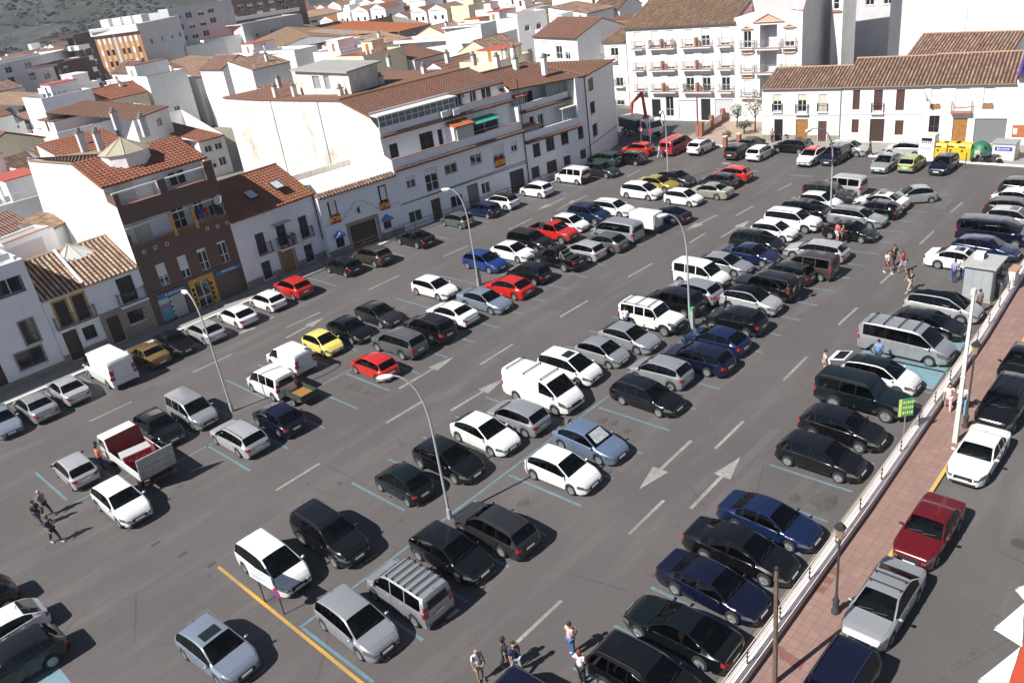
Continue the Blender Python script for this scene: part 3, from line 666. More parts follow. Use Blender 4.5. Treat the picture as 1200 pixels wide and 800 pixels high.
bm = BM(); FL.box(bm, 19.1, 21.7, 2.3, 2.75, .002, .12); sg = loc_obj('shop_sign', bm, BLUES, b2)
bm = BM()
for i in range(7): FL.box(bm, 19.9+.22*i, 20.02+.22*i, 2.44, 2.62-.05*(i % 2), .121, .124)
loc_obj('sign_lettering', bm, plain('white_print', (.7, .7, .7), .5), sg)
bm = BM(); FL.wall(bm, 22.1, 24.45, .12, 2.9, [(22.6, 23.9, .12, 2.55)], o=.04, depth=.1); loc_obj('ochre_shop_surround', bm, OCH2, b2)
window(FL, b2, 23.25, 1.35, 1.25, 2.4, sill=False, depth=.2)
bm = BM()
for i in range(28): FL.box(bm, 24.8, 27.05, .14+i*.095, .14+i*.095+.085, -.2, -.17)
loc_obj('roller_shutter', bm, plain('brown_shutter', (.11, .085, .075), .5), b2)
bm = BM(); FL.box(bm, 24.7, 27.15, 2.4, 2.82, .002, .12); sg = loc_obj('shop_sign', bm, BLUES, b2)
bm = BM()
for i in range(6): FL.box(bm, 25.3+.24*i, 25.44+.24*i, 2.52, 2.72-.04*(i % 3), .121, .124)
loc_obj('sign_lettering', bm, plain('white_print', (.7, .7, .7), .5), sg)
# side and back walls, white gable on the left
def side_wall(root, F, u, prof, mat, flip=False):
    bm = BM(); q = [F.P(u, z, -d) for d, z in prof]; poly(bm, q[::-1] if flip else q); return loc_obj('gable_wall', bm, mat, root)
side_wall(b2, FL, 18.54, [(.001, 0), (19, 0), (19, 8.1), (17.7, 13.4), (6.0, 13.6), (1.6, 12.15), (1.55, 10.9), (0.01, 10.6)][::-1], WHITE)
bm = BM(); poly(bm, [FL.P(27.29, 0, -19), FL.P(18.54, 0, -19), FL.P(18.54, 8.1, -19), FL.P(27.29, 8.1, -19)]); poly(bm, [FL.P(27.3, 0, 0), FL.P(27.3, 0, -19), FL.P(27.3, 8.1, -19), FL.P(27.3, 12.1, -14), FL.P(27.3, 13.6, -6), FL.P(27.3, 12.1, -1.6), FL.P(27.3, 11, -1.5), FL.P(27.3, 11, -.3)]); loc_obj('side_wall', bm, WHITE2, b2)
k = Vector((0, 0, .08))
tile_roof('roof_tiles', [FL.P(18.3, 12.1, -1.15)+k, FL.P(27.6, 12.1, -1.15)+k, FL.P(27.6, 13.7, -6)+k, FL.P(18.3, 13.7, -6)+k], b2, T_RED, .36, .42)
tile_roof('roof_tiles', [FL.P(27.5, 11.9, -12)+k, FL.P(18.4, 13.2, -17.5)+k, FL.P(18.4, 13.75, -6.02)+k, FL.P(27.5, 13.75, -6.02)+k], b2, T_OLD, .36, .42)
c = at(147, 181, 13.6)
bm = BM(); prism(bm, [(c.x+1.9*math.cos(a*math.pi/4+.39), c.y+1.9*math.sin(a*math.pi/4+.39)) for a in range(8)], 12.6, 13.9); tu = loc_obj('turret', bm, WHITE, b2)
bm = BM(); ap = (c.x, c.y, 15.0)
for a in range(8):
    p, q = [(c.x+2.1*math.cos(t*math.pi/4+.39), c.y+2.1*math.sin(t*math.pi/4+.39), 13.91) for t in (a, a+1)]; poly(bm, [p, q, ap]); tube(bm, [p, ap], .05, 5)
loc_obj('turret_roof', bm, plain('tan_fibreglass', (.40, .36, .27), .6, var=.1), tu)
for x, y, z in ((100, 178, 13.4), (120, 178, 13.4), (139, 152, 13.7), (172, 160, 13.6)): chimney(b2, at(x, y, z), 1.7, .55, GREYW)
# second house with reddish roof
ops = [W_(29.73, 3.7, .95, 2.0, frame=FRAMED, sill=False), W_(31.98, 3.75, 1.0, 2.0, frame=FRAMED, sill=False), W_(34.44, 3.75, .95, 2.1, frame=FRAMED, sill=False), W_(29.59, 1.15, .95, 1.7, frame=FRAMED), W_(31.96, 1.2, 1.4, 2.2, style='door', frame=WOOD), W_(34.31, 1.15, .95, 1.7, frame=FRAMED)]
b3 = block('white_house', 'two-storey white house with a red-tiled roof, two roof windows and a plant-filled balcony', FL, 8, 6.65, WHITE2, openings=ops, u0=27.32, u1=36.2, group='houses of the left row')
gable(b3, FL, 27.32, 36.2, 9.5, 6.65, 8.9, WHITE, T_RED, rd=5.2, pitch=.36, ends=(False, True))
balcony(FL, b3, 29.2, 30.6, 2.65, .35); balcony(FL, b3, 31.2, 33.0, 2.65, .7); balcony(FL, b3, 33.9, 35.2, 2.65, .35)
bm = BM(); FL.box(bm, 31.05, 32.9, 4.95, 5.0, 0, .75); loc_obj('balcony_canopy', bm, STEEL, b3)
bm = BM(); FL.wall(bm, 27.35, 36.15, .12, .8, [(31.2, 32.75, .12, .8), (29.0, 30.1, .3, .8), (33.8, 34.8, .3, .8)], o=.04, depth=.05); loc_obj('stone_skirting', bm, STONE2, b3)
bm = BM(); FL.box(bm, 31.05, 31.25, .12, 2.5, .0015, .05); FL.box(bm, 32.68, 32.88, .12, 2.5, .0015, .05); FL.box(bm, 31.25, 32.68, 2.3, 2.5, .0015, .05); loc_obj('stone_door_surround', bm, STONE2, b3)
bm = BM(); tube(bm, [FL.P(36.05, 6.5, .12), FL.P(36.05, 2.0, .12)], .06, 6); loc_obj('downpipe', bm, IRON, b3)
for x, y in ((325.3, 219.3), (294.7, 230.7)):
    p = at(x, y, 7.75); bm = BM(); M = Matrix.Translation(p+Vector((0, 0, .2))) @ Matrix.Rotation(math.radians(23), 4, 'X'); box(bm, (0, 0, 0), (1.0, 1.3, .12), M); sk = loc_obj('roof_window', bm, IRON, b3); bm = BM(); box(bm, (0, 0, .07), (.8, 1.1, .02), M); loc_obj('pane', bm, plain('bright_glass', (.5, .52, .55), .08), sk)
def leaves(bm, c, rad, n, s, flat=1.0):
    for i in range(n):
        th = random.uniform(0, 6.283); ph = math.acos(random.uniform(-1, 1)); r = random.uniform(.35, 1)**.5
        p = Vector(c)+Vector((rad[0]*r*math.sin(ph)*math.cos(th), rad[1]*r*math.sin(ph)*math.sin(th), rad[2]*r*math.cos(ph)))
        a = Vector((random.uniform(-1, 1), random.uniform(-1, 1), random.uniform(-.6, .6))).normalized(); b = a.cross(Vector((random.uniform(-1, 1), random.uniform(-1, 1), 1))).normalized()
        q = s*random.uniform(.6, 1.3); poly(bm, [p-a*q, p-b*q*.5, p+a*q, p+b*q*.5])
LEAF = plain('dark_leaf', (.045, .075, .03), .7, var=.4, scale=2); LEAF2 = plain('olive_leaf', (.085, .09, .04), .7, var=.4, scale=2); BARK = plain('bark', (.12, .085, .06), .9, var=.3)
for u in (31.4, 32.1, 32.7):
    pr = empty('potted_plant', FL.P(u, 2.66, .5)); tag(pr, {31.4: 'leafy pot plant at the left end of the canopied balcony', 32.1: 'leafy pot plant in the middle of the canopied balcony', 32.7: 'leafy pot plant at the right end of the canopied balcony'}[u], 'plant', 'pot plants on the canopied balcony')
    bm = BM(); lathe(bm, [(.12, 0), (.17, .3)], 8); obj('pot', bm, CLOTHG, pr)
    bm = BM(); leaves(bm, (0, 0, .8), (.35, .25, .5), 120, .09); obj('foliage', bm, LEAF, pr)
# ------- slanting part of the row
F5 = Fac((39.7, 66.8), (75.9, 62.0))
ops = [W_(5.42, 1.3, 3.0, 2.5, style='garage', frame=FRAMED, depth=.35), W_(2.64, 1.4, .9, 1.1, frame=FRAMED), W_(8.12, 1.6, .9, 1.1, frame=FRAMED), W_(2.64, 4.73, .95, 1.5, frame=FRAMED), W_(8.28, 4.59, .95, 1.8, frame=FRAMED)]
b4 = block('white_house', 'low white front with a wide dark garage door, raised curved moulding and two flag-hung windows', F5, 9, 6.1, WHITE2, openings=ops, u0=1.3, u1=9.98, group='houses of the left row')
k0 = Vector((0, 0, .05)); tile_roof('eaves_tiles', [F5.P(1.3, 6.05, .35)+k0, F5.P(9.98, 6.05, .35)+k0, F5.P(9.98, 6.35, -.5)+k0, F5.P(1.3, 6.35, -.5)+k0], b4, T_OLD, .36, .42)
bm = BM(); poly(bm, [F5.P(1.3, 6.1, -.4), F5.P(9.98, 6.1, -.4), F5.P(9.98, 6.1, -9), F5.P(1.3, 6.1, -9)]); F5.box(bm, 1.3, 9.98, 5.9, 6.7, -9.2, -9); loc_obj('roof_terrace', bm, STAIN, b4)
bm = BM(); mp = [(1.4, 3.3), (3.2, 3.3), (3.6, 3.5), (3.9, 4.0), (4.4, 4.1), (4.7, 4.5), (5.1, 4.7), (5.7, 4.7), (6.1, 4.5), (6.4, 4.1), (6.9, 4.0), (7.2, 3.5), (7.6, 3.3), (9.9, 3.3)]
for (a, b), (c_, d_) in zip(mp, mp[1:]): tube(bm, [F5.P(a, b, .02), F5.P(c_, d_, .02)], .05, 5)
lathe(bm, [(.34, .0), (.42, .0), (.42, .06), (.34, .06), (.34, 0)], 10, Matrix.Translation(F5.P(5.4, 3.85, 0)) @ Matrix.Rotation(math.radians(90), 4, 'X')); loc_obj('wall_moulding', bm, GREYW, b4)
bm = BM(); F5.box(bm, 3.6, 3.9, .1, 2.9, .0015, .06); F5.box(bm, 6.94, 7.24, .1, 2.9, .0015, .06); F5.box(bm, 3.9, 6.94, 2.56, 2.9, .0015, .06); loc_obj('stone_door_surround', bm, STONE2, b4)
bm = BM(); F5.wall(bm, 1.32, 9.96, .1, .75, [(3.6, 7.24, .1, .75)], o=.03, depth=.03); loc_obj('stone_skirting', bm, STONE2, b4)
BLUEC = plain('blue_canopy', (.10, .20, .42), .6)
for u in (2.64, 8.12):
    bm = BM(); pts = [F5.P(u-.65, 2.1, 0), F5.P(u+.65, 2.1, 0), F5.P(u+.65, 1.95, .45), F5.P(u-.65, 1.95, .45), F5.P(u, 2.6, 0), F5.P(u, 2.35, .45)]
    poly(bm, [pts[0], pts[3], pts[5], pts[4]]); poly(bm, [pts[1], pts[4], pts[5], pts[2]]); poly(bm, [pts[3], pts[2], pts[5]]); loc_obj('window_canopy', bm, BLUEC, b4)
FLAGY = plain('flag_yellow', (.62, .36, .03), .8); FLAGR = plain('flag_red', (.38, .02, .02), .8)
WREATH = plain('white_banner', (.72, .68, .66), .8)
def flag(F, u, z, w, h, label):
    r = empty('flag', F.P(u, z, .1)); tag(r, label, 'flag', 'red and yellow flags hung from windows')
    for i, (a, b, m, nm) in enumerate(((0, .25, FLAGR, 'lower_stripe'), (.25, .75, FLAGY, 'middle_stripe'), (.75, 1, FLAGR, 'upper_stripe'))):
        bm = BM(); n = 8
        for j in range(n):
            o0 = .03*math.sin(j*1.3)+.1; o1 = .03*math.sin((j+1)*1.3)+.1
            q = [F.P(u-w/2+w*j/n, z-h/2+h*a, o0), F.P(u-w/2+w*(j+1)/n, z-h/2+h*a, o1), F.P(u-w/2+w*(j+1)/n, z-h/2+h*b, o1), F.P(u-w/2+w*j/n, z-h/2+h*b, o0)]
            poly(bm, q)
        loc_obj(nm, bm, m, r)
    bm = BM(); lathe(bm, [(.12, .0), (.12, .02), (.01, .03)], 8, Matrix.Translation(F.P(u-.1, z, .14)) @ Matrix.Rotation(math.radians(90), 4, 'X')); loc_obj('emblem', bm, FLAGR, r)
flag(F5, 2.66, 3.75, 1.15, .85, 'red and yellow flag under the left window of the garage house')
flag(F5, 8.2, 3.45, 1.15, .8, 'red and yellow flag under the right window of the garage house')
flag(F5, 23.23, 3.95, 1.5, 1.0, 'red and yellow flag on the first floor of the long terraced block')
for u, z in ((2.64, 4.85), (8.28, 4.7)):
    bm = BM(); F5.box(bm, u-.3, u+.3, z-.65, z+.65, .02, .05); tag(loc_obj('window_banner', bm, WREATH, b4), 'white printed banner hung in the window')
# long white block with receding terraces
b5 = empty('apartment_block', F5.P(10, 0)); tag(b5, 'long white block with receding terraces, glazed enclosures and a huge stained gable wall', 'building', 'houses of the left row')
ops = [W_(11.72, 4.91, 1.1, 1.2, blind=.4), W_(14.23, 4.5, 1.6, 2.5, blind=.3, sill=False), W_(16.79, 5.0, 1.6, 1.2, blind=.2), W_(20.14, 5.1, 1.5, 1.2, blind=.15), W_(23.23, 4.9, 1.5, 1.9, blind=.55, sill=False), W_(25.51, 5.2, .9, 1.2, blind=.5),
       W_(11.55, 1.31, 1.6, 1.2), W_(14.22, 1.25, 1.2, 2.3, style='door', frame=FRAMED), W_(16.89, 1.4, 1.6, 1.2), W_(19.14, 1.4, 1.5, 2.4, style='door', frame=plain('grey_door', (.12, .12, .12), .5)), W_(20.91, 1.7, 1.2, 1.2), W_(25.37, 1.3, 2.1, 2.4, style='garage', frame=IRON)]
bm = BM(); F5.wall(bm, 10, 27, 0, 6.5, [(u-w/2, u+w/2, z-h/2, z+h/2) for u, z, w, h, k_ in ops]); F5.box(bm, 10, 27, 6.5, 7.5, -.2, -.001)
F5.wall(bm, 10.01, 26.99, 6.5, 9.75, [(10.9, 11.9, 7.3, 8.7), (14.6, 16.3, 7.1, 8.9), (16.9, 17.5, 7.1, 8.8), (21.3, 25.0, 6.7, 8.7)], o=-1.6)
F5.box(bm, 10, 27, 9.75, 10.6, -1.5, -1.3)
F5.wall(bm, 10.01, 26.99, 9.75, 12.0, [(20.6, 21.5, 10.3, 11.6), (22.6, 23.5, 10.2, 11.6), (24.2, 25.6, 10.2, 11.5)], o=-2.9)
F5.box(bm, 10.02, 26.98, 6.42, 6.5, -1.6, -.2); F5.box(bm, 10.02, 26.98, 9.7, 9.76, -2.9, -1.5)
F5.box(bm, 26.8, 27.0, 6.5, 9.0, -1.6, -.2); F5.box(bm, 18.0, 18.2, 6.5, 8.9, -1.6, -.2)
loc_obj('wall', bm, WHITE2, b5)
for u, z, w, h, k_ in ops: window(F5, b5, u, z, w, h, **k_)
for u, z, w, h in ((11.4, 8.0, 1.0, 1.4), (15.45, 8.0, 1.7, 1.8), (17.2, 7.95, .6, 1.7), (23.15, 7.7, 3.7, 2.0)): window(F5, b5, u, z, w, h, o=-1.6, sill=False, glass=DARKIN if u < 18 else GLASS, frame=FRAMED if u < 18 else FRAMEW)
for u, z, w, h in ((21.05, 10.95, .9, 1.3), (23.05, 10.9, .9, 1.4), (24.9, 10.85, 1.4, 1.3)): window(F5, b5, u, z, w, h, o=-2.9, sill=False)
for z, o in ((6.5, 0), (9.75, -1.3)):
    tile_roof('cornice_tiles', [F5.P(10, z-.02, o+.4), F5.P(27, z-.02, o+.4), F5.P(27, z+.12, o+.002), F5.P(10, z+.12, o+.002)], b5, T_DARK, .3, .4)
bm = BM(); F5.box(bm, 10, 18, 7.501, 7.56, -.22, .03); F5.box(bm, 20.4, 27, 7.501, 7.54, -.22, .03); F5.box(bm, 19.6, 26.9, 10.601, 10.65, -1.52, -1.27); loc_obj('terrace_coping', bm, CLOTHG, b5)
bm = BM()
for i in range(13): u = 10.1+i*.78; F5.box(bm, u, u+.06, 10.6, 11.6, -1.36, -1.30)
F5.box(bm, 10.1, 19.5, 11.1, 11.15, -1.36, -1.30)
gl = loc_obj('terrace_glazing', bm, FRAMEW, b5)
bm = BM(); F5.box(bm, 10.12, 19.5, 10.6, 11.6, -1.40, -1.37); loc_obj('pane', bm, plain('dusty_glass', (.14, .17, .18), .15), gl)
bm = BM(); F5.box(bm, 10.0, 19.7, 11.62, 11.75, -2.9, -1.15); loc_obj('glazing_roof', bm, FRAMEW, b5)
bm = BM(); F5.box(bm, 18.25, 20.4, 6.55, 8.9, -1.5, -.002); en = loc_obj('terrace_enclosure', bm, plain('pale_enclosure', (.45, .44, .42), .5), b5)
tile_roof('enclosure_roof', [F5.P(18.0, 8.9, .15), F5.P(20.6, 8.9, .15), F5.P(20.6, 9.3, -1.5), F5.P(18.0, 9.3, -1.5)], b5, T_ORG, .3, .4)
bm = BM(); poly(bm, [F5.P(20.8, 8.95, -1.5), F5.P(20.8, 8.55, -.2), F5.P(24.2, 8.55, -.2), F5.P(24.2, 8.95, -1.5)]); loc_obj('green_awning', bm, plain('green_canvas', (.03, .28, .20), .8), b5)
for u, z, o in ((21.9, 11.4, -2.7), (17.7, 10.3, -1.1), (19.2, 10.2, -1.15)):
    bm = BM(); F5.box(bm, u-.4, u+.4, z-.3, z+.3, o-.0, o+.3); ac = loc_obj('air_conditioner', bm, FRAMEW, b5)
bm = BM(); tube(bm, [F5.P(26.95, 12.0, .08), F5.P(26.95, .2, .08)], .06, 6); F5.box(bm, 10.1, 26.9, 2.9, 2.98, .0015, .03); loc_obj('downpipe', bm, IRON, b5)
bm = BM(); tube(bm, [F5.P(10.6, 2.95, .05), F5.P(27, 3.2, .05)], .03, 4); loc_obj('wall_cable', bm, IRON, b5)
# stained gable: outline stepped like the terraces, then the long back roofline
gw = [(0, 0), (0, 7.5), (-1.3, 7.9), (-1.5, 10.6), (-2.8, 11.6), (-8.3, 12.9), (-30.7, 11.9), (-41, 11.6), (-41, 0)]
bm = BM(); poly(bm, [F5.P(10, z, o) for o, z in gw]); loc_obj('gable_wall', bm, STAIN, b5)
bm = BM(); poly(bm, [F5.P(27, z, o) for o, z in gw][::-1]); poly(bm, [F5.P(27, 0, -41), F5.P(10, 0, -41), F5.P(10, 11.6, -41), F5.P(27, 11.6, -41)]); loc_obj('side_wall', bm, WHITE2, b5)
bm = BM(); tube(bm, [F5.P(9.95, 11.9, -26), F5.P(9.95, 2.5, -26)], .05, 5); tube(bm, [F5.P(9.95, 12.6, -13.5), F5.P(9.95, 1.5, -13.5)], .05, 5); loc_obj('drain_pipe', bm, plain('grey_pipe', (.3, .3, .3), .6), b5)
tile_roof('roof_tiles', [F5.P(9.9, 11.62, -2.35), F5.P(27, 11.62, -2.35), F5.P(27, 12.95, -8.3), F5.P(9.9, 12.95, -8.3)], b5, T_BRN, .33, .42)
tile_roof('roof_tiles', [F5.P(27, 11.95, -30), F5.P(9.9, 11.95, -30), F5.P(9.9, 12.95, -8.32), F5.P(27, 12.95, -8.32)], b5, T_BRN, .33, .6)
tile_roof('roof_tiles', [F5.P(27, 11.65, -41.2), F5.P(9.9, 11.65, -41.2), F5.P(9.9, 11.95, -30.02), F5.P(27, 11.95, -30.02)], b5, T_BRN, .33, .6)
ridge(b5, F5.P(9.9, 13.02, -8.3), F5.P(27, 13.02, -8.3), T_BRN)
for x, y in ((448, 103), (498, 90), (401, 117), (346, 113), (324, 114), (328, 103), (457, 78), (525, 74), (556, 77)): chimney(b5, at(x, y, 12.4), 1.2, .5, STAIN)
# penthouse box with grey roof
pA, pB, pC = at(345, 82, 15.2), at(407, 84.5, 15.2), at(441, 73, 15.2)
FP = Fac(pA, pB); FQ = Fac(pB, pC)
bm = BM(); FP.wall(bm, 0, FP.L, 11.5, 15.1, [(FP.L*.32, FP.L*.46, 13.2, 14.6), (FP.L*.54, FP.L*.64, 13.2, 14.7)]); FQ.wall(bm, 0, FQ.L, 11.5, 15.1); poly(bm, [FQ.P(FQ.L, 11.5), FQ.P(FQ.L, 11.5, -FP.L), FQ.P(FQ.L, 15.1, -FP.L), FQ.P(FQ.L, 15.1)]); ph = loc_obj('penthouse', bm, STAIN, b5)
window(FP, ph, FP.L*.39, 13.9, FP.L*.14, 1.4) if False else None
bm = BM(); FP.box(bm, FP.L*.32, FP.L*.46, 13.2, 14.6, -.2, -.15); FP.box(bm, FP.L*.54, FP.L*.64, 13.2, 14.7, -.2, -.15); loc_obj('window', bm, plain('grey_pane', (.3, .32, .34), .3), ph)
bm = BM(); prism(bm, [tuple((p+q)[:2]) for p, q in ((pA, Vector((-.4, .4, 0))), (pB, Vector((-.4, -.4, 0))), (pC, Vector((.4, -.4, 0))), (pA+pC-pB, Vector((.4, .4, 0))))], 15.11, 15.3); loc_obj('flat_roof', bm, GREYF, ph)
# end building
b6 = empty('apartment_block', F5.P(27.02, 0)); tag(b6, 'white end block with hipped brown roof, two covered terraces and a blank corner side', 'building', 'houses of the left row')
FE = Fac((75.9, 62.0), (85.3, 65.0))
ops = [W_(28.63, 3.93, 1.1, 1.5, frame=IRON), W_(30.74, 4.09, 1.3, 1.5, frame=IRON), W_(33.03, 4.2, 1.2, 1.4, frame=IRON), W_(35.6, 4.2, .9, 1.4, frame=IRON), W_(28.11, 1.5, 1.2, 1.3, style='shutter', frame=FRAMED), W_(30.64, 1.5, 1.6, 1.4, style='shutter', frame=FRAMED), W_(33.07, 1.6, 1.1, 1.1, style='shutter', frame=FRAMED), W_(35.7, 1.7, 1.0, 1.1, style='shutter', frame=FRAMED)]
bm = BM(); F5.wall(bm, 27.02, 36.5, 0, 5.1, [(u-w/2, u+w/2, z-h/2, z+h/2) for u, z, w, h, k_ in ops]); F5.box(bm, 27.02, 35.4, 5.1, 6.1, -.2, -.001)
F5.wall(bm, 27.05, 35.4, 5.1, 8.2, [(29.5, 30.2, 5.3, 7.3), (30.8, 31.6, 5.3, 7.3)], o=-1.7); F5.box(bm, 27.02, 35.2, 8.2, 9.05, -1.35, -1.15); F5.wall(bm, 27.05, 35.4, 8.2, 10.5, [(29.6, 31.5, 8.5, 9.9)], o=-2.9)
F5.box(bm, 35.4, 36.5, 5.1, 10.45, -3.0, -.002); F5.box(bm, 27.03, 35.39, 5.0, 5.08, -1.7, -.2); F5.box(bm, 27.03, 35.39, 8.15, 8.2, -2.9, -1.35)
loc_obj('wall', bm, WHITE2, b6)
for u, z, w, h, k_ in ops: window(F5, b6, u, z, w, h, **k_)
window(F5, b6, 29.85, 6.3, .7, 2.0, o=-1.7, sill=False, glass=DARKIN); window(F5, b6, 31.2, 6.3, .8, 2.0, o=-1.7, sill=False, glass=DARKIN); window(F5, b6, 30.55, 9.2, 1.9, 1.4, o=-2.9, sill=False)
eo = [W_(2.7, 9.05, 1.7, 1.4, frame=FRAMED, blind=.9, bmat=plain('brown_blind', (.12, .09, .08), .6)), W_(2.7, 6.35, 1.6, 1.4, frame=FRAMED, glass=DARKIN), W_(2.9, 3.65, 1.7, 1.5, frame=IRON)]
bm = BM(); FE.wall(bm, 0, FE.L+1, 0, 10.4, [(u-w/2, u+w/2, z-h/2, z+h/2) for u, z, w, h, k_ in eo]); q0 = FE.P(FE.L+1, 0); poly(bm, [q0, F5.P(36.5, 0, -13), F5.P(36.5, 10.4, -13), q0+Vector((0, 0, 10.4))]); poly(bm, [F5.P(36.5, 0, -13), F5.P(27.02, 0, -13), F5.P(27.02, 10.4, -13), F5.P(36.5, 10.4, -13)]); loc_obj('corner_wall', bm, WHITE2, b6)
for u, z, w, h, k_ in eo: window(FE, b6, u, z, w, h, **k_)
bm = BM(); FE.box(bm, 0, FE.L+1, 2.25, 2.33, .0015, .04); tube(bm, [FE.P(.6, 10.4, .08), FE.P(.6, .2, .08)], .06, 6); loc_obj('downpipe', bm, IRON, b6)
for z, o in ((5.1, 0), (8.2, -1.15)):
    tile_roof('cornice_tiles', [F5.P(27, z-.02, o+.4), F5.P(35.6, z-.02, o+.4), F5.P(35.6, z+.12, o+.002), F5.P(27, z+.12, o+.002)], b6, T_DARK, .3, .4)
for u0_, u1_, z, o in ((27.4, 29.6, 5.15, -.3), (33.3, 35.3, 5.9, -.3), (27.3, 28.9, 8.3, -1.4), (32.2, 35.0, 8.9, -1.4)):
    bm = BM(); n = int((u1_-u0_)/.3)
    for i in range(n+1): u = u0_+(u1_-u0_)*i/n; F5.box(bm, u-.02, u+.02, z, z+1.5, o-.03, o+.01)
    g_ = loc_obj('terrace_screen', bm, FRAMEW, b6); bm = BM(); F5.box(bm, u0_, u1_, z, z+1.5, o-.08, o-.04); loc_obj('pane', bm, plain('green_grey_curtain', (.22, .26, .25), .7), g_)
    bm = BM(); F5.box(bm, u0_-.1, u1_+.1, z+1.52, z+1.6, o-1.3, o+.2); loc_obj('screen_roof', bm, CREAM if u0_ > 33 and z < 7 else REDTER, b6)
e = [F5.P(26.6, 10.7, -2.2), F5.P(36.9, 10.45, .25), FE.P(FE.L+1.2, 10.45, .3), F5.P(36.5, 10.5, -13.3), F5.P(26.6, 10.7, -13.3)]
r1_, r2_ = F5.P(27.0, 12.2, -7.5), F5.P(34.5, 12.2, -7.0)
tile_roof('roof_tiles', [e[0], e[1], r2_, r1_], b6, T_BRN, .33, .42); tile_roof('roof_tiles', [e[1], e[2], r2_], b6, T_BRN, .33, .42)
tile_roof('roof_tiles', [e[2], e[3], r2_], b6, T_BRN, .33, .6); tile_roof('roof_tiles', [e[3], e[4], r1_, r2_], b6, T_BRN, .33, .6)
ridge(b6, e[1]+Vector((0, 0, .1)), r2_+Vector((0, 0, .1)), T_BRN); ridge(b6, r1_+Vector((0, 0, .1)), r2_+Vector((0, 0, .1)), T_BRN)
for x, y in ((606, 89), (584, 85), (639, 88), (603, 74)): chimney(b6, at(x, y, 11.2), 1.9, .55, WHITE)
# pavement handrail in front of the row
hr = empty('handrail', (46, 65.4, .12)); tag(hr, 'long dark metal handrail on the pavement before the white left-hand houses', 'railing')
for (x0, y0, x1, y1) in ((34.5, 65.6, 46.8, 65.4), (48, 65.2, 70, 62.1)):
    for z in (.55, .95):
        bm = BM(); tube(bm, [(x0, y0, .12+z), (x1, y1, .12+z)], .028, 5); loc_obj('rail', bm, RUST, hr)
    n = int((x1-x0)/2.4)
    for i in range(n+1):
        bm = BM(); f = i/n; tube(bm, [(x0+(x1-x0)*f, y0+(y1-y0)*f, .12), (x0+(x1-x0)*f, y0+(y1-y0)*f, 1.1)], .035, 5); loc_obj('railing_post', bm, RUST, hr)
HAZE = 0.00026

# ================================================================== HOUSES ACROSS THE END OF THE SQUARE
FR = Fac((90.96, 47.53), (95.6, 18.3))
RB = plain('reddish_brown_shutter', (.10, .045, .035), .7, var=.2)
g_end = 'white houses across the end of the square'
def cornice(F, root, u0, u1, z, m=None):
    bm = BM(); F.box(bm, u0, u1, z, z+.12, .0015, .10); F.box(bm, u0, u1, z+.12, z+.2, .0015, .18); loc_obj('cornice', bm, m or GREYW, root)
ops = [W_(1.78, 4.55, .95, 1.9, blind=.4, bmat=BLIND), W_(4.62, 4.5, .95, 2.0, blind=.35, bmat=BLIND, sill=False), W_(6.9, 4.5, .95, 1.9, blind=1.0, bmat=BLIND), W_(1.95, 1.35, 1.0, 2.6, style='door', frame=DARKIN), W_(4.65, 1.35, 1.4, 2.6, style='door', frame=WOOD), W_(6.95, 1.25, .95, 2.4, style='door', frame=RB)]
h1 = block('white_house', 'white house with cream blinds and a stone skirting, people gathered at its dark doorway', FR, 6, 6.15, WHITE, openings=ops, u0=0, u1=8.9, group=g_end)
gable(h1, FR, 0, 8.95, 10, 6.3, 7.55, WHITE, T_MIX, rd=5, pitch=.36); cornice(FR, h1, 0, 8.9, 5.95)
bm = BM(); FR.wall(bm, 0, 8.9, .1, .85, [(1.4, 2.5, .1, .85), (3.9, 5.4, .1, .85), (6.4, 7.5, .1, .85)], o=.04, depth=.04); loc_obj('stone_skirting', bm, STONE, h1)
balcony(FR, h1, 3.9, 5.35, 3.35, .35); 
for u in (1.78, 6.9): balcony(FR, h1, u-.6, u+.6, 3.55, .2, h=.9)
bm = BM(); FR.box(bm, 0, 8.9, 3.05, 3.15, .0015, .04); loc_obj('string_course', bm, GREYW, h1)
bm = BM(); tube(bm, [FR.P(8.85, 6.1, .1), FR.P(8.85, .15, .1)], .05, 6); loc_obj('downpipe', bm, STEEL, h1)
ops = [W_(10.49, 4.75, .75, 2.1, style='shutter', frame=RB), W_(12.75, 4.7, .9, 2.2, style='shutter', frame=RB), W_(14.98, 4.7, .85, 2.2, style='shutter', frame=RB), W_(10.51, 1.9, .75, 1.5, style='shutter', frame=RB), W_(12.81, 1.45, 1.5, 2.5, style='door', frame=FRAMED), W_(15.07, 1.75, .85, 1.6, style='shutter', frame=RB)]
h2 = block('white_house', 'white house with six closed brown shutters around a wide dark arched door', FR, 6, 6.2, WHITE, openings=ops, u0=8.92, u1=17.2, group=g_end)
gable(h2, FR, 8.97, 17.2, 12, 6.35, 8.15, WHITE, T_MIX, rd=6, pitch=.36); cornice(FR, h2, 8.92, 17.2, 5.98)
bm = BM(); FR.box(bm, 8.92, 17.2, 3.15, 3.24, .0015, .04); loc_obj('string_course', bm, GREYW, h2); balcony(FR, h2, 12.1, 13.4, 3.4, .3)
ops = [W_(18.41, 4.9, .95, 2.1, blind=.8), W_(20.88, 4.75, 1.3, 2.3, blind=1.0, sill=False), W_(23.3, 4.9, .95, 2.1, blind=.8), W_(18.48, 2.1, 1.0, 1.9, frame=RB, glass=DARKIN, sill='red'), W_(20.95, 1.45, 1.35, 2.6, style='door', frame=WOOD), W_(23.75, 1.45, 2.9, 2.6, style='garage', frame=plain('grey_metal_door', (.20, .21, .22), .5))]
h3 = block('white_house', 'white house with a varnished wooden door beside a wide grey metal garage door', FR, 6, 6.25, WHITE, openings=ops, u0=17.22, u1=25.6, group=g_end)
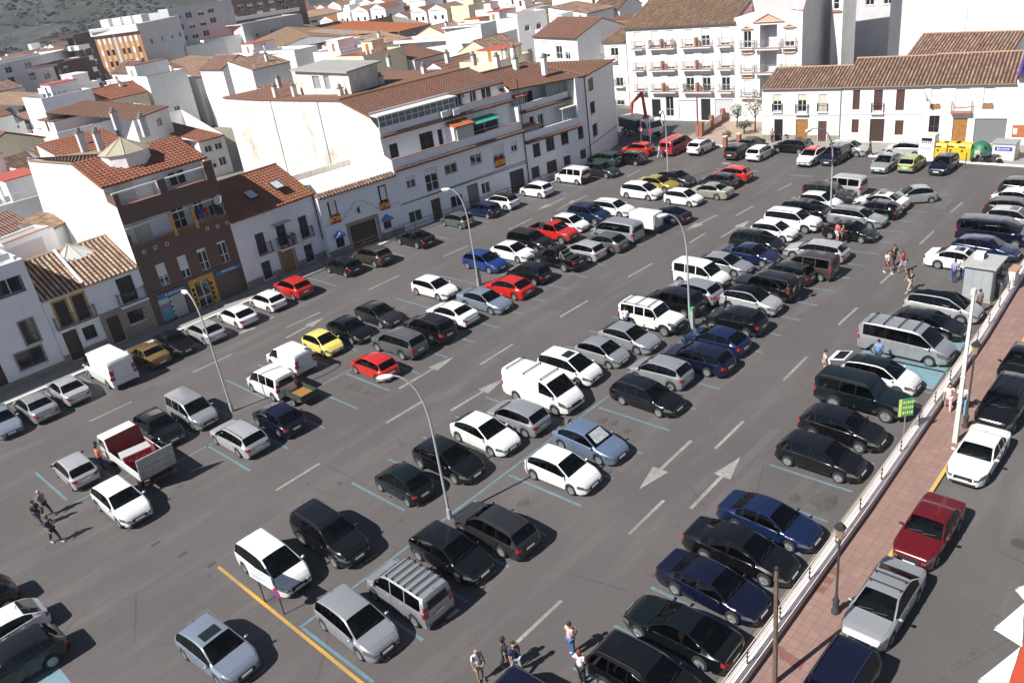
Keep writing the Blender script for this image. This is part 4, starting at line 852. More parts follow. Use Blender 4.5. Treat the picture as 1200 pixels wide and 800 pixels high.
gable(h3, FR, 17.22, 25.6, 12, 6.4, 8.25, WHITE, T_MIX, rd=6, pitch=.36); cornice(FR, h3, 17.22, 25.6, 6.02)
balcony(FR, h3, 20.0, 21.9, 3.55, .6, slabm=CLOTHG, rail=STEEL)
bm = BM(); FR.box(bm, 17.22, 25.6, 3.2, 3.28, .0015, .04); loc_obj('string_course', bm, GREYW, h3)
for u in (18.41, 23.3):
    bm = BM(); FR.box(bm, u-.5, u+.5, 3.85, 4.2, .02, .14); loc_obj('window_box', bm, WOOD, h3)
ops = [W_(28.2, 4.9, 1.0, 1.8), W_(27.7, 1.6, 1.4, 2.6, frame=FRAMEW)]
h4 = block('white_house', 'white house at the right picture edge with dark blue roof verge and shop window', FR, 6, 6.6, WHITE, openings=ops, u0=25.62, u1=36, group=g_end)
gable(h4, FR, 25.7, 36, 12, 6.8, 8.7, WHITE, T_TAN, rd=6, pitch=.36)
bm = BM(); tube(bm, [FR.P(25.75, 6.9, .35), FR.P(25.75, 9.4, -6)], .14, 5); loc_obj('blue_verge', bm, plain('blue_verge_paint', (.05, .04, .30), .7), h4)
bm = BM(); FR.box(bm, 25.75, 27.3, .9, 2.1, .01, .06); pn = loc_obj('wall_panel', bm, plain('rust_orange_panel', (.42, .13, .05), .6), h4); bm = BM(); FR.box(bm, 25.85, 26.2, 1.2, 1.8, .061, .065); loc_obj('panel_emblem', bm, FRAMEW, pn)
wb = empty('wall_lamp', FR.P(17.3, 5.6, .2)); tag(wb, 'small grey lamp on a slanting arm fixed to the white wall above the shutters', 'lamp')
bm = BM(); tube(bm, [FR.P(17.2, 5.7, .0), FR.P(17.7, 5.1, .9)], .03, 5); loc_obj('arm', bm, STEEL, wb); bm = BM(); tube(bm, [FR.P(17.7, 5.1, .9), FR.P(17.85, 4.9, 1.2)], [.09, .14], 8); loc_obj('lamp_head', bm, STEEL, wb)
# roofs behind
def dpt(q, dist, z):
    v = ray(*q); v.z = 0; v.normalize(); return Vector((v.x*dist, v.y*dist, z))
def fbox(label, A, B, C, z, mat, roof='flat', rm=None, cat='house', name='town_house', wins=(), wins2=(), base=0.0, rise=1.6, ph=.5, top=None, ext=None, group='houses of the town behind the square', dist=None, ridgeA=True):
    """house from three visible eave corners in the photograph (left, near, right), all at height z"""
    a, b, c = (at(*A, z), at(*B, z), at(*C, z)) if dist is None else (dpt(A, dist[0], z), dpt(B, dist[1], z), dpt(C, dist[2], z))
    if dist is None and ridgeA and roof in ('sx', 'gx'):
        rr_ = at(*A, z+rise); rr_.z = z; a = rr_ if roof == 'sx' else b+(rr_-b)*2
    F1 = Fac(a, b); F2 = Fac(b, c); root = empty(name, (b.x, b.y, base))
    if not wins2 and not wins and F2.L > 4: wins2 = [(F2.L*f, zz, 1.1, 1.2) for f in ((.3, .7) if F2.L < 12 else (.2, .45, .7, .9)) for zz in (base+z*.35, base+(z-base)*.78) if zz+1 < z]
    tag(root, label, cat, group)
    FOOT.append((min(a.x, b.x, c.x, (a+c-b).x), max(a.x, b.x, c.x, (a+c-b).x), min(a.y, b.y, c.y, (a+c-b).y), max(a.y, b.y, c.y, (a+c-b).y)))
    bm = BM(); h1_ = []; h2_ = []
    for F, ws, hs in ((F1, wins, h1_), (F2, wins2, h2_)):
        for w in ws:
            if len(w) == 5 and w[0] == 'px': u, zz = F.px(w[1], w[2]); hs.append((u, zz, w[3], w[4]))
            else: hs.append(w)
        hs[:] = [h for h in hs if h[2]/2+.1 < h[0] < F.L-h[2]/2-.1 and h[1]+h[3]/2 < z-.1]
    F1.wall(bm, 0, F1.L, base, z, [(u-w/2, u+w/2, q-h/2, q+h/2) for u, q, w, h in h1_]); F2.wall(bm, 0, F2.L, base, z, [(u-w/2, u+w/2, q-h/2, q+h/2) for u, q, w, h in h2_])
    d = a+c-b
    for p, q in ((c, d), (d, a)): poly(bm, [Vector((p.x, p.y, base)), Vector((q.x, q.y, base)), q, p])
    loc_obj('wall', bm, mat, root)
    for F, hs in ((F1, h1_), (F2, h2_)):
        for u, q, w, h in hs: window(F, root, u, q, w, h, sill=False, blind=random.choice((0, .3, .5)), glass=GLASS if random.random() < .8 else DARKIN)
    rm = rm or random.choice(TROOFS)
    if roof == 'flat': parapet(root, F2, F1.L, z, ph, mat, rm if rm not in TROOFS else GREYF, capm=CLOTHG if random.random() < .4 else None)
    elif roof == 'gx': gable(root, F2, 0, F2.L, F1.L, z, z+rise, mat, rm, pitch=.36, row=.8)
    elif roof == 'gy': gable(root, F1, 0, F1.L, F2.L, z, z+rise, mat, rm, pitch=.36, row=.8)
    elif roof == 'sy': tile_roof('roof_tiles', [F1.P(0, z, .3), F1.P(F1.L, z, .3), F1.P(F1.L, z+rise, -F2.L), F1.P(0, z+rise, -F2.L)], root, rm, .36, .8); bm = BM(); poly(bm, [F1.P(0, z, -F2.L), F1.P(F1.L, z, -F2.L), F1.P(F1.L, z+rise, -F2.L), F1.P(0, z+rise, -F2.L)]); loc_obj('gable', bm, mat, root); bm = BM(); poly(bm, [b, c, F1.P(F1.L, z+rise, -F2.L)]); loc_obj('gable', bm, mat, root)
    elif roof == 'sx': tile_roof('roof_tiles', [F2.P(0, z, .3), F2.P(F2.L, z, .3), F2.P(F2.L, z+rise, -F1.L), F2.P(0, z+rise, -F1.L)], root, rm, .36, .8); bm = BM(); poly(bm, [F2.P(0, z, -F1.L), F2.P(F2.L, z, -F1.L), F2.P(F2.L, z+rise, -F1.L), F2.P(0, z+rise, -F1.L)]); loc_obj('gable', bm, mat, root); bm = BM(); poly(bm, [a, b, F2.P(0, z+rise, -F1.L)]); loc_obj('gable', bm, mat, root)
    return root, F1, F2
FOOT = [(-6, 120, -30, 68), (13, 33, 60, 92), (30, 42, 60, 79), (46, 94, 60, 110), (91, 135, 10, 80)]
def back_house(label, x0, x1, y0, y1, z, tm, rise):
    F = Fac((x0, y1), (x0, y0)); r = block('white_house', label, F, x1-x0, z, WHITE, group=g_end); gable(r, F, 0, F.L, x1-x0, z, z+rise, WHITE, tm, pitch=.36); return r
back_house('tiled house behind the shuttered houses, left of the two', 105.5, 114, 25.5, 36.5, 7.4, T_MIX, 1.5)
back_house('tiled house behind the grey-garage house, at the right picture edge', 107.5, 118, 6, 24.8, 7.4, T_MIX, 2.2)
# three-balcony block
FC = Fac((98.17, 72.75), (99.46, 56.03)); CT = 'blocks at the far end of the square'
ops = []
for z in (10.85, 8.0, 5.1):
    for u in (2.9, 5.55, 7.75, 10.55, 12.95, 15.7): ops.append(W_(u, z, 1.15, 2.15, blind=(.2 if z < 6 and u > 10 else .86) if not (z > 10 and u == 12.95) else .4, sill=False))
ops += [W_(5.2, 1.6, 1.4, 2.6, style='door', frame=DARKIN), W_(7.3, 1.9, 1.2, 2.7, frame=GREYW), W_(10.2, 1.5, 3.0, 2.6, style='garage', frame=BLINDW), W_(12.75, 1.55, 1.4, 2.9, style='door', frame=IRON), W_(15.4, 1.6, 2.7, 2.7, style='garage', frame=plain('pale_metal', (.55, .55, .56), .5))]
c1 = block('apartment_block', 'long white four-storey block with three rows of balconies and a brown tiled roof', FC, 14, 12.4, WHITE, openings=ops, u0=1.0, u1=16.9, cat='building', group=CT)
gable(c1, FC, .7, 17.2, 14, 12.55, 15.1, WHITE, T_TAN, rd=7, pitch=.4, row=.5); cornice(FC, c1, 1.0, 16.9, 12.1)
PLANTER = plain('balcony_brick_edge', (.42, .22, .16), .8, var=.2)
for z in (9.75, 6.9, 4.0):
    for a, b in ((2.1, 3.8), (4.7, 8.6), (9.6, 13.9), (14.8, 16.7)):
        balcony(FC, c1, a, b, z, .7, rail=STEEL, slabm=WHITE); bm = BM(); FC.box(bm, a-.02, b+.02, z+.001, z+.05, .05, .74); loc_obj('balcony_edge', bm, PLANTER, c1)
    for u in (6.65, 11.75):
        bm = BM(); FC.box(bm, u-.12, u+.12, z+.05, z+1.2, .1, .72); FC.box(bm, u+.3, u+.5, z+.05, z+.8, .1, .3); loc_obj('balcony_divider', bm, PLANTER, c1)
for i, (u, z) in enumerate(((9.9, 4.0), (10.5, 4.0), (4.95, 9.75), (8.3, 9.75), (12.9, 4.0))):
    pr = empty('potted_plant', FC.P(u, z+.05, .45)); tag(pr, 'pot plant ' + ('on the lowest middle balcony, left of its pair', 'on the lowest middle balcony, right of its pair', 'at the left end of a top balcony row', 'at the right end of a top left balcony', 'at the right end of the lowest middle balcony')[i], 'plant', 'pot plants on the far balconies')
    bm = BM(); lathe(bm, [(.12, 0), (.17, .3)], 8); obj('pot', bm, CLOTHG, pr); bm = BM(); leaves(bm, (0, 0, .7), (.3, .25, .45), 60, .1); obj('foliage', bm, LEAF, pr)
bm = BM(); FC.box(bm, .95, 16.95, .1, 3.3, .002, .03); 
bm.free()
# ornate block with pediments
FD = Fac(FC.P(16.95, 0), FC.P(25.7, 0))
ops = []
for z in (10.35, 7.4, 4.4):
    ops += [W_(1.75, z, 1.0, 2.0, blind=0 if z > 10 else .9, sill=False), W_(7.2, z, 1.1, 2.0, blind=.7, sill=False)]
c2 = empty('apartment_block', FD.P(0, 0)); tag(c2, 'ornate white block with terracotta-edged pediments and a column of deep loggias', 'building', CT)
bm = BM(); FD.wall(bm, .02, 8.75, 0, 13.0, [(u-w/2, u+w/2, z-h/2, z+h/2) for u, z, w, h, k_ in ops]+[(3.4, 5.6, 9.3, 12.0), (3.4, 5.6, 6.3, 8.9), (3.4, 5.6, 3.2, 5.9)], depth=.2)
poly(bm, [FD.P(.02, 13.0), FD.P(8.75, 13.0), FD.P(8.75, 13.3), FD.P(4.5, 14.0), FD.P(.02, 13.0)][:4]); loc_obj('wall', bm, WHITE, c2)
bm = BM(); FD.wall(bm, 3.2, 5.8, 3, 12.2, [], o=-1.6)
for z in (3.2, 6.2, 9.2): FD.box(bm, 3.3, 5.7, z-.2, z, -1.6, -.21)
for s_ in (3.25, 5.6): FD.box(bm, s_, s_+.15, 3, 12.2, -1.6, -.21)
loc_obj('loggia', bm, GREYW, c2)
for o_ in ops: window(FD, c2, *o_[:4], **o_[4])
for z in (6.3, 3.25, 9.25): balcony(FD, c2, 2.9, 6.1, z, .6, rail=STEEL); bm = BM(); FD.box(bm, 2.88, 6.12, z+.001, z+.06, .03, .64); loc_obj('balcony_edge', bm, PLANTER, c2)
for z in (9.35, 6.35, 3.35):
    for u in (1.75, 7.2): balcony(FD, c2, u-.9, u+.9, z-.05, .5, rail=STEEL); bm = BM(); FD.box(bm, u-.9, u+.9, z-.049, z, .03, .54); loc_obj('balcony_edge', bm, PLANTER, c2)
def pediment(F, root, u, z, w, h):
    bm = BM()
    for (a, b, c_, d_) in ((u-w/2, z, u+w/2, z), (u-w/2, z, u, z+h), (u+w/2, z, u, z+h)): tube(bm, [F.P(a, b, .12), F.P(c_, d_, .12)], .09, 4)
    poly(bm, [F.P(u-w/2, z, .06), F.P(u+w/2, z, .06), F.P(u, z+h, .06)]); loc_obj('pediment', bm, plain('terracotta_edging', (.60, .40, .28), .8), root)
pediment(FD, c2, 4.5, 12.35, 4.0, .95)
for z in (11.6, 8.65, 5.7):
    for u in (1.75, 7.2): pediment(FD, c2, u, z, 1.6, .35)
bm = BM(); poly(bm, [FD.P(8.75, 0), FD.P(8.75, 0, -16), FD.P(8.75, 19.5, -16), FD.P(8.75, 19, -5.5), FD.P(8.75, 14.5, -1.0), FD.P(8.75, 13.3, 0)]); poly(bm, [FD.P(.02, 13.0, -5), FD.P(8.74, 13.0, -5), FD.P(8.74, 19, -5), FD.P(.02, 19, -5)]); poly(bm, [FD.P(8.75, 0, -16), FD.P(.02, 0, -16), FD.P(.02, 19, -16), FD.P(8.75, 19.5, -16)]); poly(bm, [FD.P(.02, 0, -16), FD.P(.02, 0, 0), FD.P(.02, 13.0, 0), FD.P(.02, 15, -5), FD.P(.02, 19, -16)]); loc_obj('side_wall', bm, GREYW, c2)
bm = BM(); poly(bm, [FD.P(.02, 12.9, -.01), FD.P(8.7, 12.9, -.01), FD.P(8.7, 12.9, -5), FD.P(.02, 12.9, -5)]); loc_obj('roof_terrace', bm, REDTER, c2)
# narrow block, its grey side, and the huge white block to the right
F3 = Fac((107, 46.6), (107.05, 45.2)); c3 = block('apartment_block', 'tall narrow white block with a grey shaded side wall, mostly hidden behind others', F3, 4.4, 24, WHITE, cat='building', group=CT, openings=[W_(.55, 13.5, .7, 2.0)])
bm = BM(); F3.box(bm, .05, 1.3, 15.6, 15.8, .002, .2); F3.box(bm, .05, 1.3, 12.2, 12.35, .002, .2); loc_obj('string_course', bm, CLOTHG, c3)
F4 = Fac((126, 56), (126.5, 44.5)); c4 = block('apartment_block', 'shaded flats with small balconies seen in the gap beside the huge white wall', F4, 12, 20, GREYW, cat='building', group=CT, u0=0, u1=11.4, openings=[W_(u, z, 1.2, 2.0) for u in (1.5, 4.0, 6.5, 9.0) for z in (14.5, 17.6, 11.5)])
for z in (13.4, 16.5):
    for u in (3.0, 8.5): balcony(F4, c4, u-2, u+2, z, .9)
F6 = Fac((119, 43.9), (122, 0)); c5 = block('apartment_block', 'huge plain sunlit white wall filling the top right corner behind the tiled roofs', F6, 10, 26, WHITE, cat='building', group=CT, side0=True)
ae = empty('roof_aerial', at(1130, 47, 9.2)); tag(ae, 'thin television aerial standing on the tiled roofs in front of the huge white wall', 'aerial')
bm = BM(); tube(bm, [(0, 0, 0), (0, 0, 3.2)], .035, 5); obj('mast', bm, STEEL, ae); bm = BM()
for k_ in range(5): tube(bm, [(0, -.4, 3.1-.2*k_), (0, .4, 3.1-.2*k_)], .015, 4)
obj('elements', bm, STEEL, ae)
# houses left of the balcony block
def face_house(label, pxs, z, depth, wins, roof, rm, rise, mat=WHITE, group=CT, bal=()):
    a, b = at(*pxs[0], z), at(*pxs[1], z); F = Fac(a, b)
    FOOT.append((min(a.x, b.x), max(a.x, b.x)+depth, min(a.y, b.y), max(a.y, b.y)))
    ops = []
    for (x, y, w, h) in wins:
        u, zz = F.px(x, y); ops.append(W_(u, zz, w, h, blind=random.choice((.2, .5, .8)), sill=False))
    r = block('town_house', label, F, depth, z, mat, openings=ops, group=group)
    if roof == 'g': gable(r, F, 0, F.L, depth, z, z+rise, mat, rm, pitch=.36, row=.6)
    else: parapet(r, F, depth, z, .6, mat, rm)
    for (x, y, w) in bal:
        u, zz = F.px(x, y); balcony(F, r, u-w/2, u+w/2, zz, .6)
    return r, F
face_house('white house with a speckled brown roof squeezed against the long balcony block', ((674, 50), (733, 48)), 9.6, 11, [(691, 61, 1.3, 1.6), (705, 62, 1.1, 1.8), (720, 60, 1.4, 1.4), (726, 95, 1.3, 1.6), (727, 118, 1.3, 1.4)], 'g', T_TAN, 2.0, bal=((705, 71, 6), (727, 101, 1.8), (727, 124, 1.8)))
face_house('white house with dark brown roof, a chimney and a covered top terrace', ((625, 42), (676, 44)), 11, 10, [(640, 58, 2, 2.4), (655, 60, 1.8, 2.4), (665, 62, 1.4, 2)], 'g', T_BRN, 2.0)

# ================================================================== TOWN BEHIND
def grid(u0, du, n, z0, dz, m, w=1.2, h=1.3): return [(u0+du*i, z0+dz*j, w, h) for i in range(n) for j in range(m)]
ot, F1, F2 = fbox('tall orange brick apartment tower with yellow panels and a blank grey side', (106, 31), (160, 26), (207, 10), 18.2, GREYW, cat='building', name='apartment_tower', ph=.5, dist=(240, 232, 250))
bm = BM(); F1.box(bm, 0.02, F1.L-.02, 0, 17.2, .002, .10); loc_obj('orange_brick_face', bm, ORBRICK, ot)
YP = plain('yellow_panel', (.58, .42, .20), .7); n = 8
for i in range(n):
    u = F1.L*(i+.75)/(n+.6)
    if i == 3: bm = BM(); F1.box(bm, u-.35, u+.35, 0, 17.2, .101, .16); loc_obj('grey_strip', bm, GREYW, ot); continue
    bm = BM(); F1.box(bm, u-.38, u+.38, 0, 16.2, .101, .15); loc_obj('yellow_panel', bm, YP, ot)
    for j in range(6):
        z = 1.6+2.7*j; bm = BM(); F1.box(bm, u-.34, u+.34, z, z+1.3, .151, .18); loc_obj('window', bm, GLASS if (i*j+i) % 3 else BLINDW, ot)
bm = BM(); F1.box(bm, -.3, F1.L+.1, 17.2, 18.9, .05, .7); loc_obj('roof_slab', bm, WHITE, ot)
for u in (.5, 4, 7, 10): bm = BM(); F1.box(bm, u+1, u+3.4, 18.9, 20.6, -5, -2); loc_obj('roof_hut', bm, WHITE, ot)
fbox('grey-white apartment slab with two rows of dark windows behind the orange tower', (170, 16), (196, 11), (268, -10), 20, GREYW, dist=(262, 256, 262), cat='building', name='apartment_block', wins2=[('px', x, y, 1.7, 1.5) for x, y in ((208, 20), (221, 18), (235, 15), (247, 12), (212, 32), (225, 30), (238, 27), (250, 24), (216, 44), (229, 42), (242, 39))])
fbox('long flat grey-roofed building in front of the brown and white flats', (268, 24), (283, 27), (352, 11), 13.9, GREYW, rm=GREYF, ph=.15, dist=(262, 252, 262))
fb, F1, F2 = fbox('brown and white apartment block with long balconies at the top of the picture', (250, 8), (264, 4), (352, -22), 20, BRICK, dist=(300, 280, 284), cat='building', name='apartment_block', wins2=[('px', x, y, 1.8, 1.6) for x, y in ((270, 10), (282, 9), (293, 8), (305, 6), (318, 4), (330, 2), (343, 0), (275, 22), (290, 19), (305, 16), (320, 13), (335, 10))])
for z in (8, 11, 14): bm = BM(); F2.box(bm, .2, F2.L*.9, z-.1, z+.9, .01, 1.0); loc_obj('balcony', bm, GREYW if z != 11 else WHITE2, fb)
fbox('pale apartment row at the left edge with dark loggias, seen in shade', (-50, 60), (-25, 71), (80, 51), 14, WHITE2, dist=(250, 240, 262), cat='building', name='apartment_block', rm=GREYF, wins2=[('px', x, y, 2.2, 1.8) for x, y in ((10, 81), (33, 76), (52, 71), (14, 95), (38, 90), (55, 88))])
bt, F1, F2 = fbox('slim dark brown apartment tower with stacked white balconies', (76, 40), (84, 38), (112, 31), 17.5, dist=(262, 250, 258), mat= plain('dark_brown_render', (.09, .05, .05), .8), cat='building', name='apartment_tower', wins2=grid(2.5, 3.2, 3, 2, 2.9, 5))
for j in range(5): bm = BM(); z = 2.9+2.9*j; F1.box(bm, -.5, F1.L+.3, z-.2, z+.9, .01, 1.6); F2.box(bm, -1.2, 3.2, z-.2, z+.9, .01, 1.4); loc_obj('balcony', bm, WHITE, bt)
fbox('dark red-brown flats with white window frames beside the slim tower', (58, 66), (63, 64), (100, 55), 12.5, dist=(240, 232, 240), mat= plain('dark_brown_render', (.09, .05, .05), .8), cat='building', name='apartment_block', wins2=[('px', x, y, 1.6, 1.4) for x, y in ((73, 67), (78, 81), (90, 63))])
fbox('tall white house with bright blank side and four grey windows in the shaded front', (104, 98), (148, 117), (188, 100), 9.8, WHITE, wins2=[('px', x, y, 1.3, 1.1) for x, y in ((161, 131), (180, 125), (166, 150), (187, 143))], roof='sx', rm=T_BRN, rise=2.2, dist=(143, 130, 137))
fbox('long brown-roofed stone house with a row of skylights', (19, 107), (32, 124), (86, 110), 8, STONE, roof='sx', rm=T_TAN, rise=1.6)
fbox('white house with beige tiled roof at the left picture edge', (-20, 128), (-6, 146), (26, 136), 6.5, WHITE2, roof='sx', rm=T_TAN, rise=1.2)
fbox('long low white house with beige tiles and a strip of dark windows', (30, 132), (40, 142), (72, 130), 7, WHITE2, roof='sx', rm=T_PNK, rise=1.4, wins2=[('px', 54, 138, 3.5, .9)])
fbox('olive-walled house with a hipped tile roof behind white garden walls', (175, 83), (222, 82), (265, 68), 8.5, OCHRE, roof='gx', rm=T_TAN, rise=1.6, ridgeA=False, wins=[('px', 190, 90, 1, 1.2), ('px', 212, 90, 1, 1.2)], wins2=[('px', 245, 83, 1.2, 1.3), ('px', 259, 79, 1.2, 1.5)])
fbox('white house stacked above the olive house with a red terrace edge', (217, 55), (240, 50), (285, 42), 11, WHITE, rm=REDTER, wins2=[('px', 247, 55, 1.2, 1.4), ('px', 252, 53, 1.2, 1.4)])
fbox('bright white long house with a cluttered roof terrace', (245, 33), (262, 38), (318, 25), 12, WHITE, rm=PINK, roof='flat')
fbox('white gabled house with one grey-framed window', (277, 30), (318, 60), (336, 50), 9.5, WHITE, roof='gy', rm=T_TAN, rise=1.8, wins=[('px', 302, 38, 1.4, 1.6)])
fbox('long beige-roofed house with a dark strip of loggias', (305, 24), (322, 29), (402, 13), 8.5, CREAM, roof='sx', rm=T_TAN, rise=1.8, wins2=[('px', x, y, 3.0, 1.6) for x, y in ((332, 31), (350, 28), (368, 24), (385, 21))])
fbox('beige-roofed lower house before the dark loggias', (322, 40), (335, 48), (420, 30), 6.5, CREAM, roof='sx', rm=T_TAN, rise=2.0)
fbox('long orange-roofed house with dark openings under the eaves', (376, 49), (399, 60), (466, 45), 7.5, WHITE, roof='gx', rm=T_ORG, rise=2.0, wins2=[('px', x, y, 1.6, 2.4) for x, y in ((428, 63), (440, 61), (451, 58), (461, 55), (413, 66))])
fbox('orange-roofed brick house with white gable and three small windows', (443, 21), (467, 37), (505, 28), 9.5, STONE, roof='gx', rm=T_ORG, rise=2.0, wins2=[('px', x, y, 1.1, .9) for x, y in ((473, 44), (486, 41), (498, 37))])
fbox('long white terraced house with brown doors and a red roof terrace', (467, 50), (586, 43), (606, 37), 9.3, WHITE, rm=REDTER, wins=[('px', x, y, 1.1, 2.0) for x, y in ((493, 69), (513, 66), (523, 67), (555, 65), (565, 62), (579, 64))])
fbox('white roof hut on the red terrace of the long white house', (520, 33), (563, 30), (581, 25), 12, WHITE, rm=GREYF, base=9, ph=.15)
fbox('grey-walled roof hut with one small window beside the orange roof', (373, 38), (405, 33), (434, 27), 10, WHITE2, rm=GREYF, wins2=[('px', 417, 40, 1, .8)], ph=.2)
fbox('tall white block with blank sunlit wall left of the penthouse', (285, 68), (345, 62), (372, 56), 10.5, WHITE, rm=GREYF, wins=[('px', 308, 90, 1.2, 1.4)])
fbox('white house with red terrace edge in the middle of the town', (575, 24), (606, 20), (640, 14), 11, WHITE, rm=REDTER)
fbox('white garden-walled house right of the stained gable building', (205, 141), (232, 166), (262, 158), 5.5, WHITE, roof='gx', rm=T_RED, rise=1.0)
fbox('low white house with red roof terrace among barrel-tiled roofs', (28, 160), (42, 172), (85, 160), 7, WHITE, rm=REDTER, roof='flat')
fbox('house with faded orange roof at the left picture edge', (-15, 160), (8, 176), (55, 163), 6.3, WHITE, roof='sx', rm=T_ORG, rise=1.2)
fbox('house with striped barrel-tile roof just left of the brick block', (-10, 190), (10, 206), (62, 188), 7.0, WHITE, roof='sx', rm=T_OLD, rise=1.8)
fbox('striped barrel-tile roof house beside the tall bright gable', (48, 186), (57, 192), (86, 184), 8.0, WHITE2, roof='sx', rm=T_OLD, rise=1.5)
fbox('pinkish-roofed low house at the left edge below the white gable', (-30, 262), (-8, 290), (44, 268), 6.0, WHITE2, roof='sx', rm=T_PNK, rise=2.0)
fbox('small white house with an orange tiled lean-to roof beside the tall bright gable', (30, 257), (57, 269), (85, 256), 7.6, WHITE2, roof='sx', rm=T_TAN, rise=.8)
fbox('bluish white flat-topped rear house behind the striped roof', (-12, 300), (4, 288), (62, 266), 8.3, WHITE2, rm=GREYF, ph=.1)
# further houses of the town, one object each
def overlaps(a, b): return a[0] < b[1] and b[0] < a[1] and a[2] < b[3] and b[2] < a[3]
def visible(x, y, z):
    q = Vector((x, y, z))-Vector((0, 0, CAM_H)); c = q.dot(D)
    if c < 1: return False
    X = 600+FPX*q.dot(R)/c; Y = 400-FPX*q.dot(U)/c
    return -60 < X < 1000 and -40 < Y < 300
cnt = 0; INF = []; DW, DG, DR = BM(), BM(), [BM(), BM(), BM()]
rmn = {T_OLD: 'weathered', T_RED: 'red', T_BRN: 'brown', T_TAN: 'tan', T_PNK: 'pinkish', T_ORG: 'orange'}
for gx in range(0, 38):
    for gy in range(0, 38):
        x0 = -18+gx*9.6+random.uniform(-.6, .6); y0 = 76+gy*10.4+random.uniform(-.6, .6); w = random.uniform(7.0, 9.2); d = random.uniform(7.5, 10); z = random.uniform(5.5, 11)
        if (x0**2+y0**2)**.5 > 430: continue
        if gx % 4 == 3 and random.random() < .4: continue
        fp = (x0, x0+w, y0, y0+d)
        if not visible(x0, y0, z) or any(overlaps(fp, f) for f in FOOT): continue
        far = (x0**2+y0**2)**.5; FOOT.append(fp)
        if far > 285 or cnt > 240:
            k_ = random.choice((0, 1, 1, 2, 3)); box(DW, (x0+w/2, y0+d/2, z/2), (w, d, z)); 
            if k_ == 0: box(DW, (x0+w*.6, y0+d*.6, z+1.1), (w*.5, d*.4, 2.2))
            else:
                B_ = DR[k_-1]; a_ = [(x0-.2, y0-.3, z), (x0+w+.2, y0-.3, z), (x0+w+.2, y0+d/2, z+1.6), (x0-.2, y0+d/2, z+1.6), (x0+w+.2, y0+d+.3, z), (x0-.2, y0+d+.3, z)]
                poly(B_, a_[:4]); poly(B_, [a_[3], a_[2], a_[4], a_[5]]); poly(DW, [a_[0], a_[3], a_[5]]); poly(DW, [a_[1], a_[4], a_[2]])
            for u_ in (.25, .65): box(DG, (x0+w*u_, y0-.02, z*.72), (1.1, .06, 1.2)); box(DG, (x0-.02, y0+d*u_, z*.72), (.06, 1.1, 1.2))
            continue
        cnt += 1
        F = Fac((x0, y0), (x0+w, y0)); mat = random.choice((WHITE, WHITE, WHITE, WHITE2, WHITE, WHITE, WHITE2, CREAM)); rm = random.choice(TROOFS[:5]); kind = random.choice(('flat', 'flat', 'flat', 'gx', 'gy', 'sx'))
        ops = []
        if far < 330:
            for u in ((w*.28, w*.7) if w > 8 else (w*.5,)):
                for zz in (1.8, 4.6):
                    if zz+1 < z and random.random() < .8: ops.append(W_(u, zz, 1.1, 1.3, blind=random.choice((0, .5)), sill=False))
        r = block('town_house', ('small', 'tall', 'square', 'broad', 'plain')[cnt % 5]+' white town house with a %s %s roof' % (rmn[rm], {'flat': 'terrace', 'gx': 'gabled', 'gy': 'sideways gabled', 'sx': 'sloping'}[kind]), F, d, z, mat, openings=ops, group='further white houses of the town'); INF.append((r, rm, kind))
        pt_, rw = (.5, 1.2) if far > 170 else (.36, .8)
        if kind == 'flat': parapet(r, F, d, z, .9, mat, random.choice((REDTER, GREYF, PINK, WHITE2)), capm=CLOTHG if random.random() < .35 else None)
        elif kind == 'gx': gable(r, F, 0, w, d, z, z+1.7, mat, rm, pitch=pt_, row=rw)
        elif kind == 'gy': G = Fac((x0, y0+d), (x0, y0)); gable(r, G, 0, d, w, z, z+1.7, mat, rm, pitch=pt_, row=rw)
        else: tile_roof('roof_tiles', [F.P(0, z, .3), F.P(w, z, .3), F.P(w, z+1.6, -d), F.P(0, z+1.6, -d)], r, rm, pt_, rw); bm = BM(); poly(bm, [F.P(0, z, -d), F.P(w, z, -d), F.P(w, z+1.6, -d), F.P(0, z+1.6, -d)]); poly(bm, [F.P(0, z), F.P(0, z+1.6, -d), F.P(0, z, -d)]); loc_obj('gable', bm, mat, r)
        if random.random() < .6: chimney(r, (x0+w*random.uniform(.2, .8), y0+d*random.uniform(.2, .8), z+.6), 1.3, .5, WHITE)
        if random.random() < .35: aerial(r, (x0+w*.5, y0+d*.6, z+1.2), 2.6)
        if kind == 'flat':
            hw, hd, hh = random.uniform(2.5, w-.8), random.uniform(2.5, d-3), random.uniform(2.0, 2.9); q = Vector((x0+w-.3-hw/2, y0+d-.3-hd/2, z)); bm = BM(); box(bm, (q.x, q.y, z+hh/2), (hw, hd, hh)); hut = loc_obj('roof_hut', bm, mat, r)
            bm = BM(); box(bm, (q.x, q.y, z+hh+.06), (hw+.3, hd+.3, .1)); loc_obj('hut_roof', bm, random.choice((GREYF, T_BRN, REDTER, mat)), hut)
            if far < 260: bm = BM(); box(bm, (q.x-hw/2-.01, q.y, z+1.0), (.04, .8, 1.9)); loc_obj('hut_door', bm, random.choice((FRAMED, STEEL, WOOD)), hut)
            if far < 260 and random.random() < .6:
                bm = BM(); tube(bm, [(x0+.6, y0+.8, z+1.6), (x0+w*.6, y0+1.4, z+1.5)], .012, 3)
                for u_ in range(5): a_ = x0+1.0+u_*w*.1; box(bm, (a_, y0+.9+.06*u_, z+1.2), (.5, .03, .6))
                loc_obj('washing_line', bm, random.choice((FRAMEW, BLINDW, plain('pale_washing', (.4, .5, .6), .8))), r, kind='stuff')
print('town houses', cnt)
DH = tag(obj('distant_houses', DW, WHITE), 'crowd of small distant white houses reaching to the foot of the hillside', 'houses', kind='stuff')
obj('window', DG, GLASS, DH, kind='stuff')
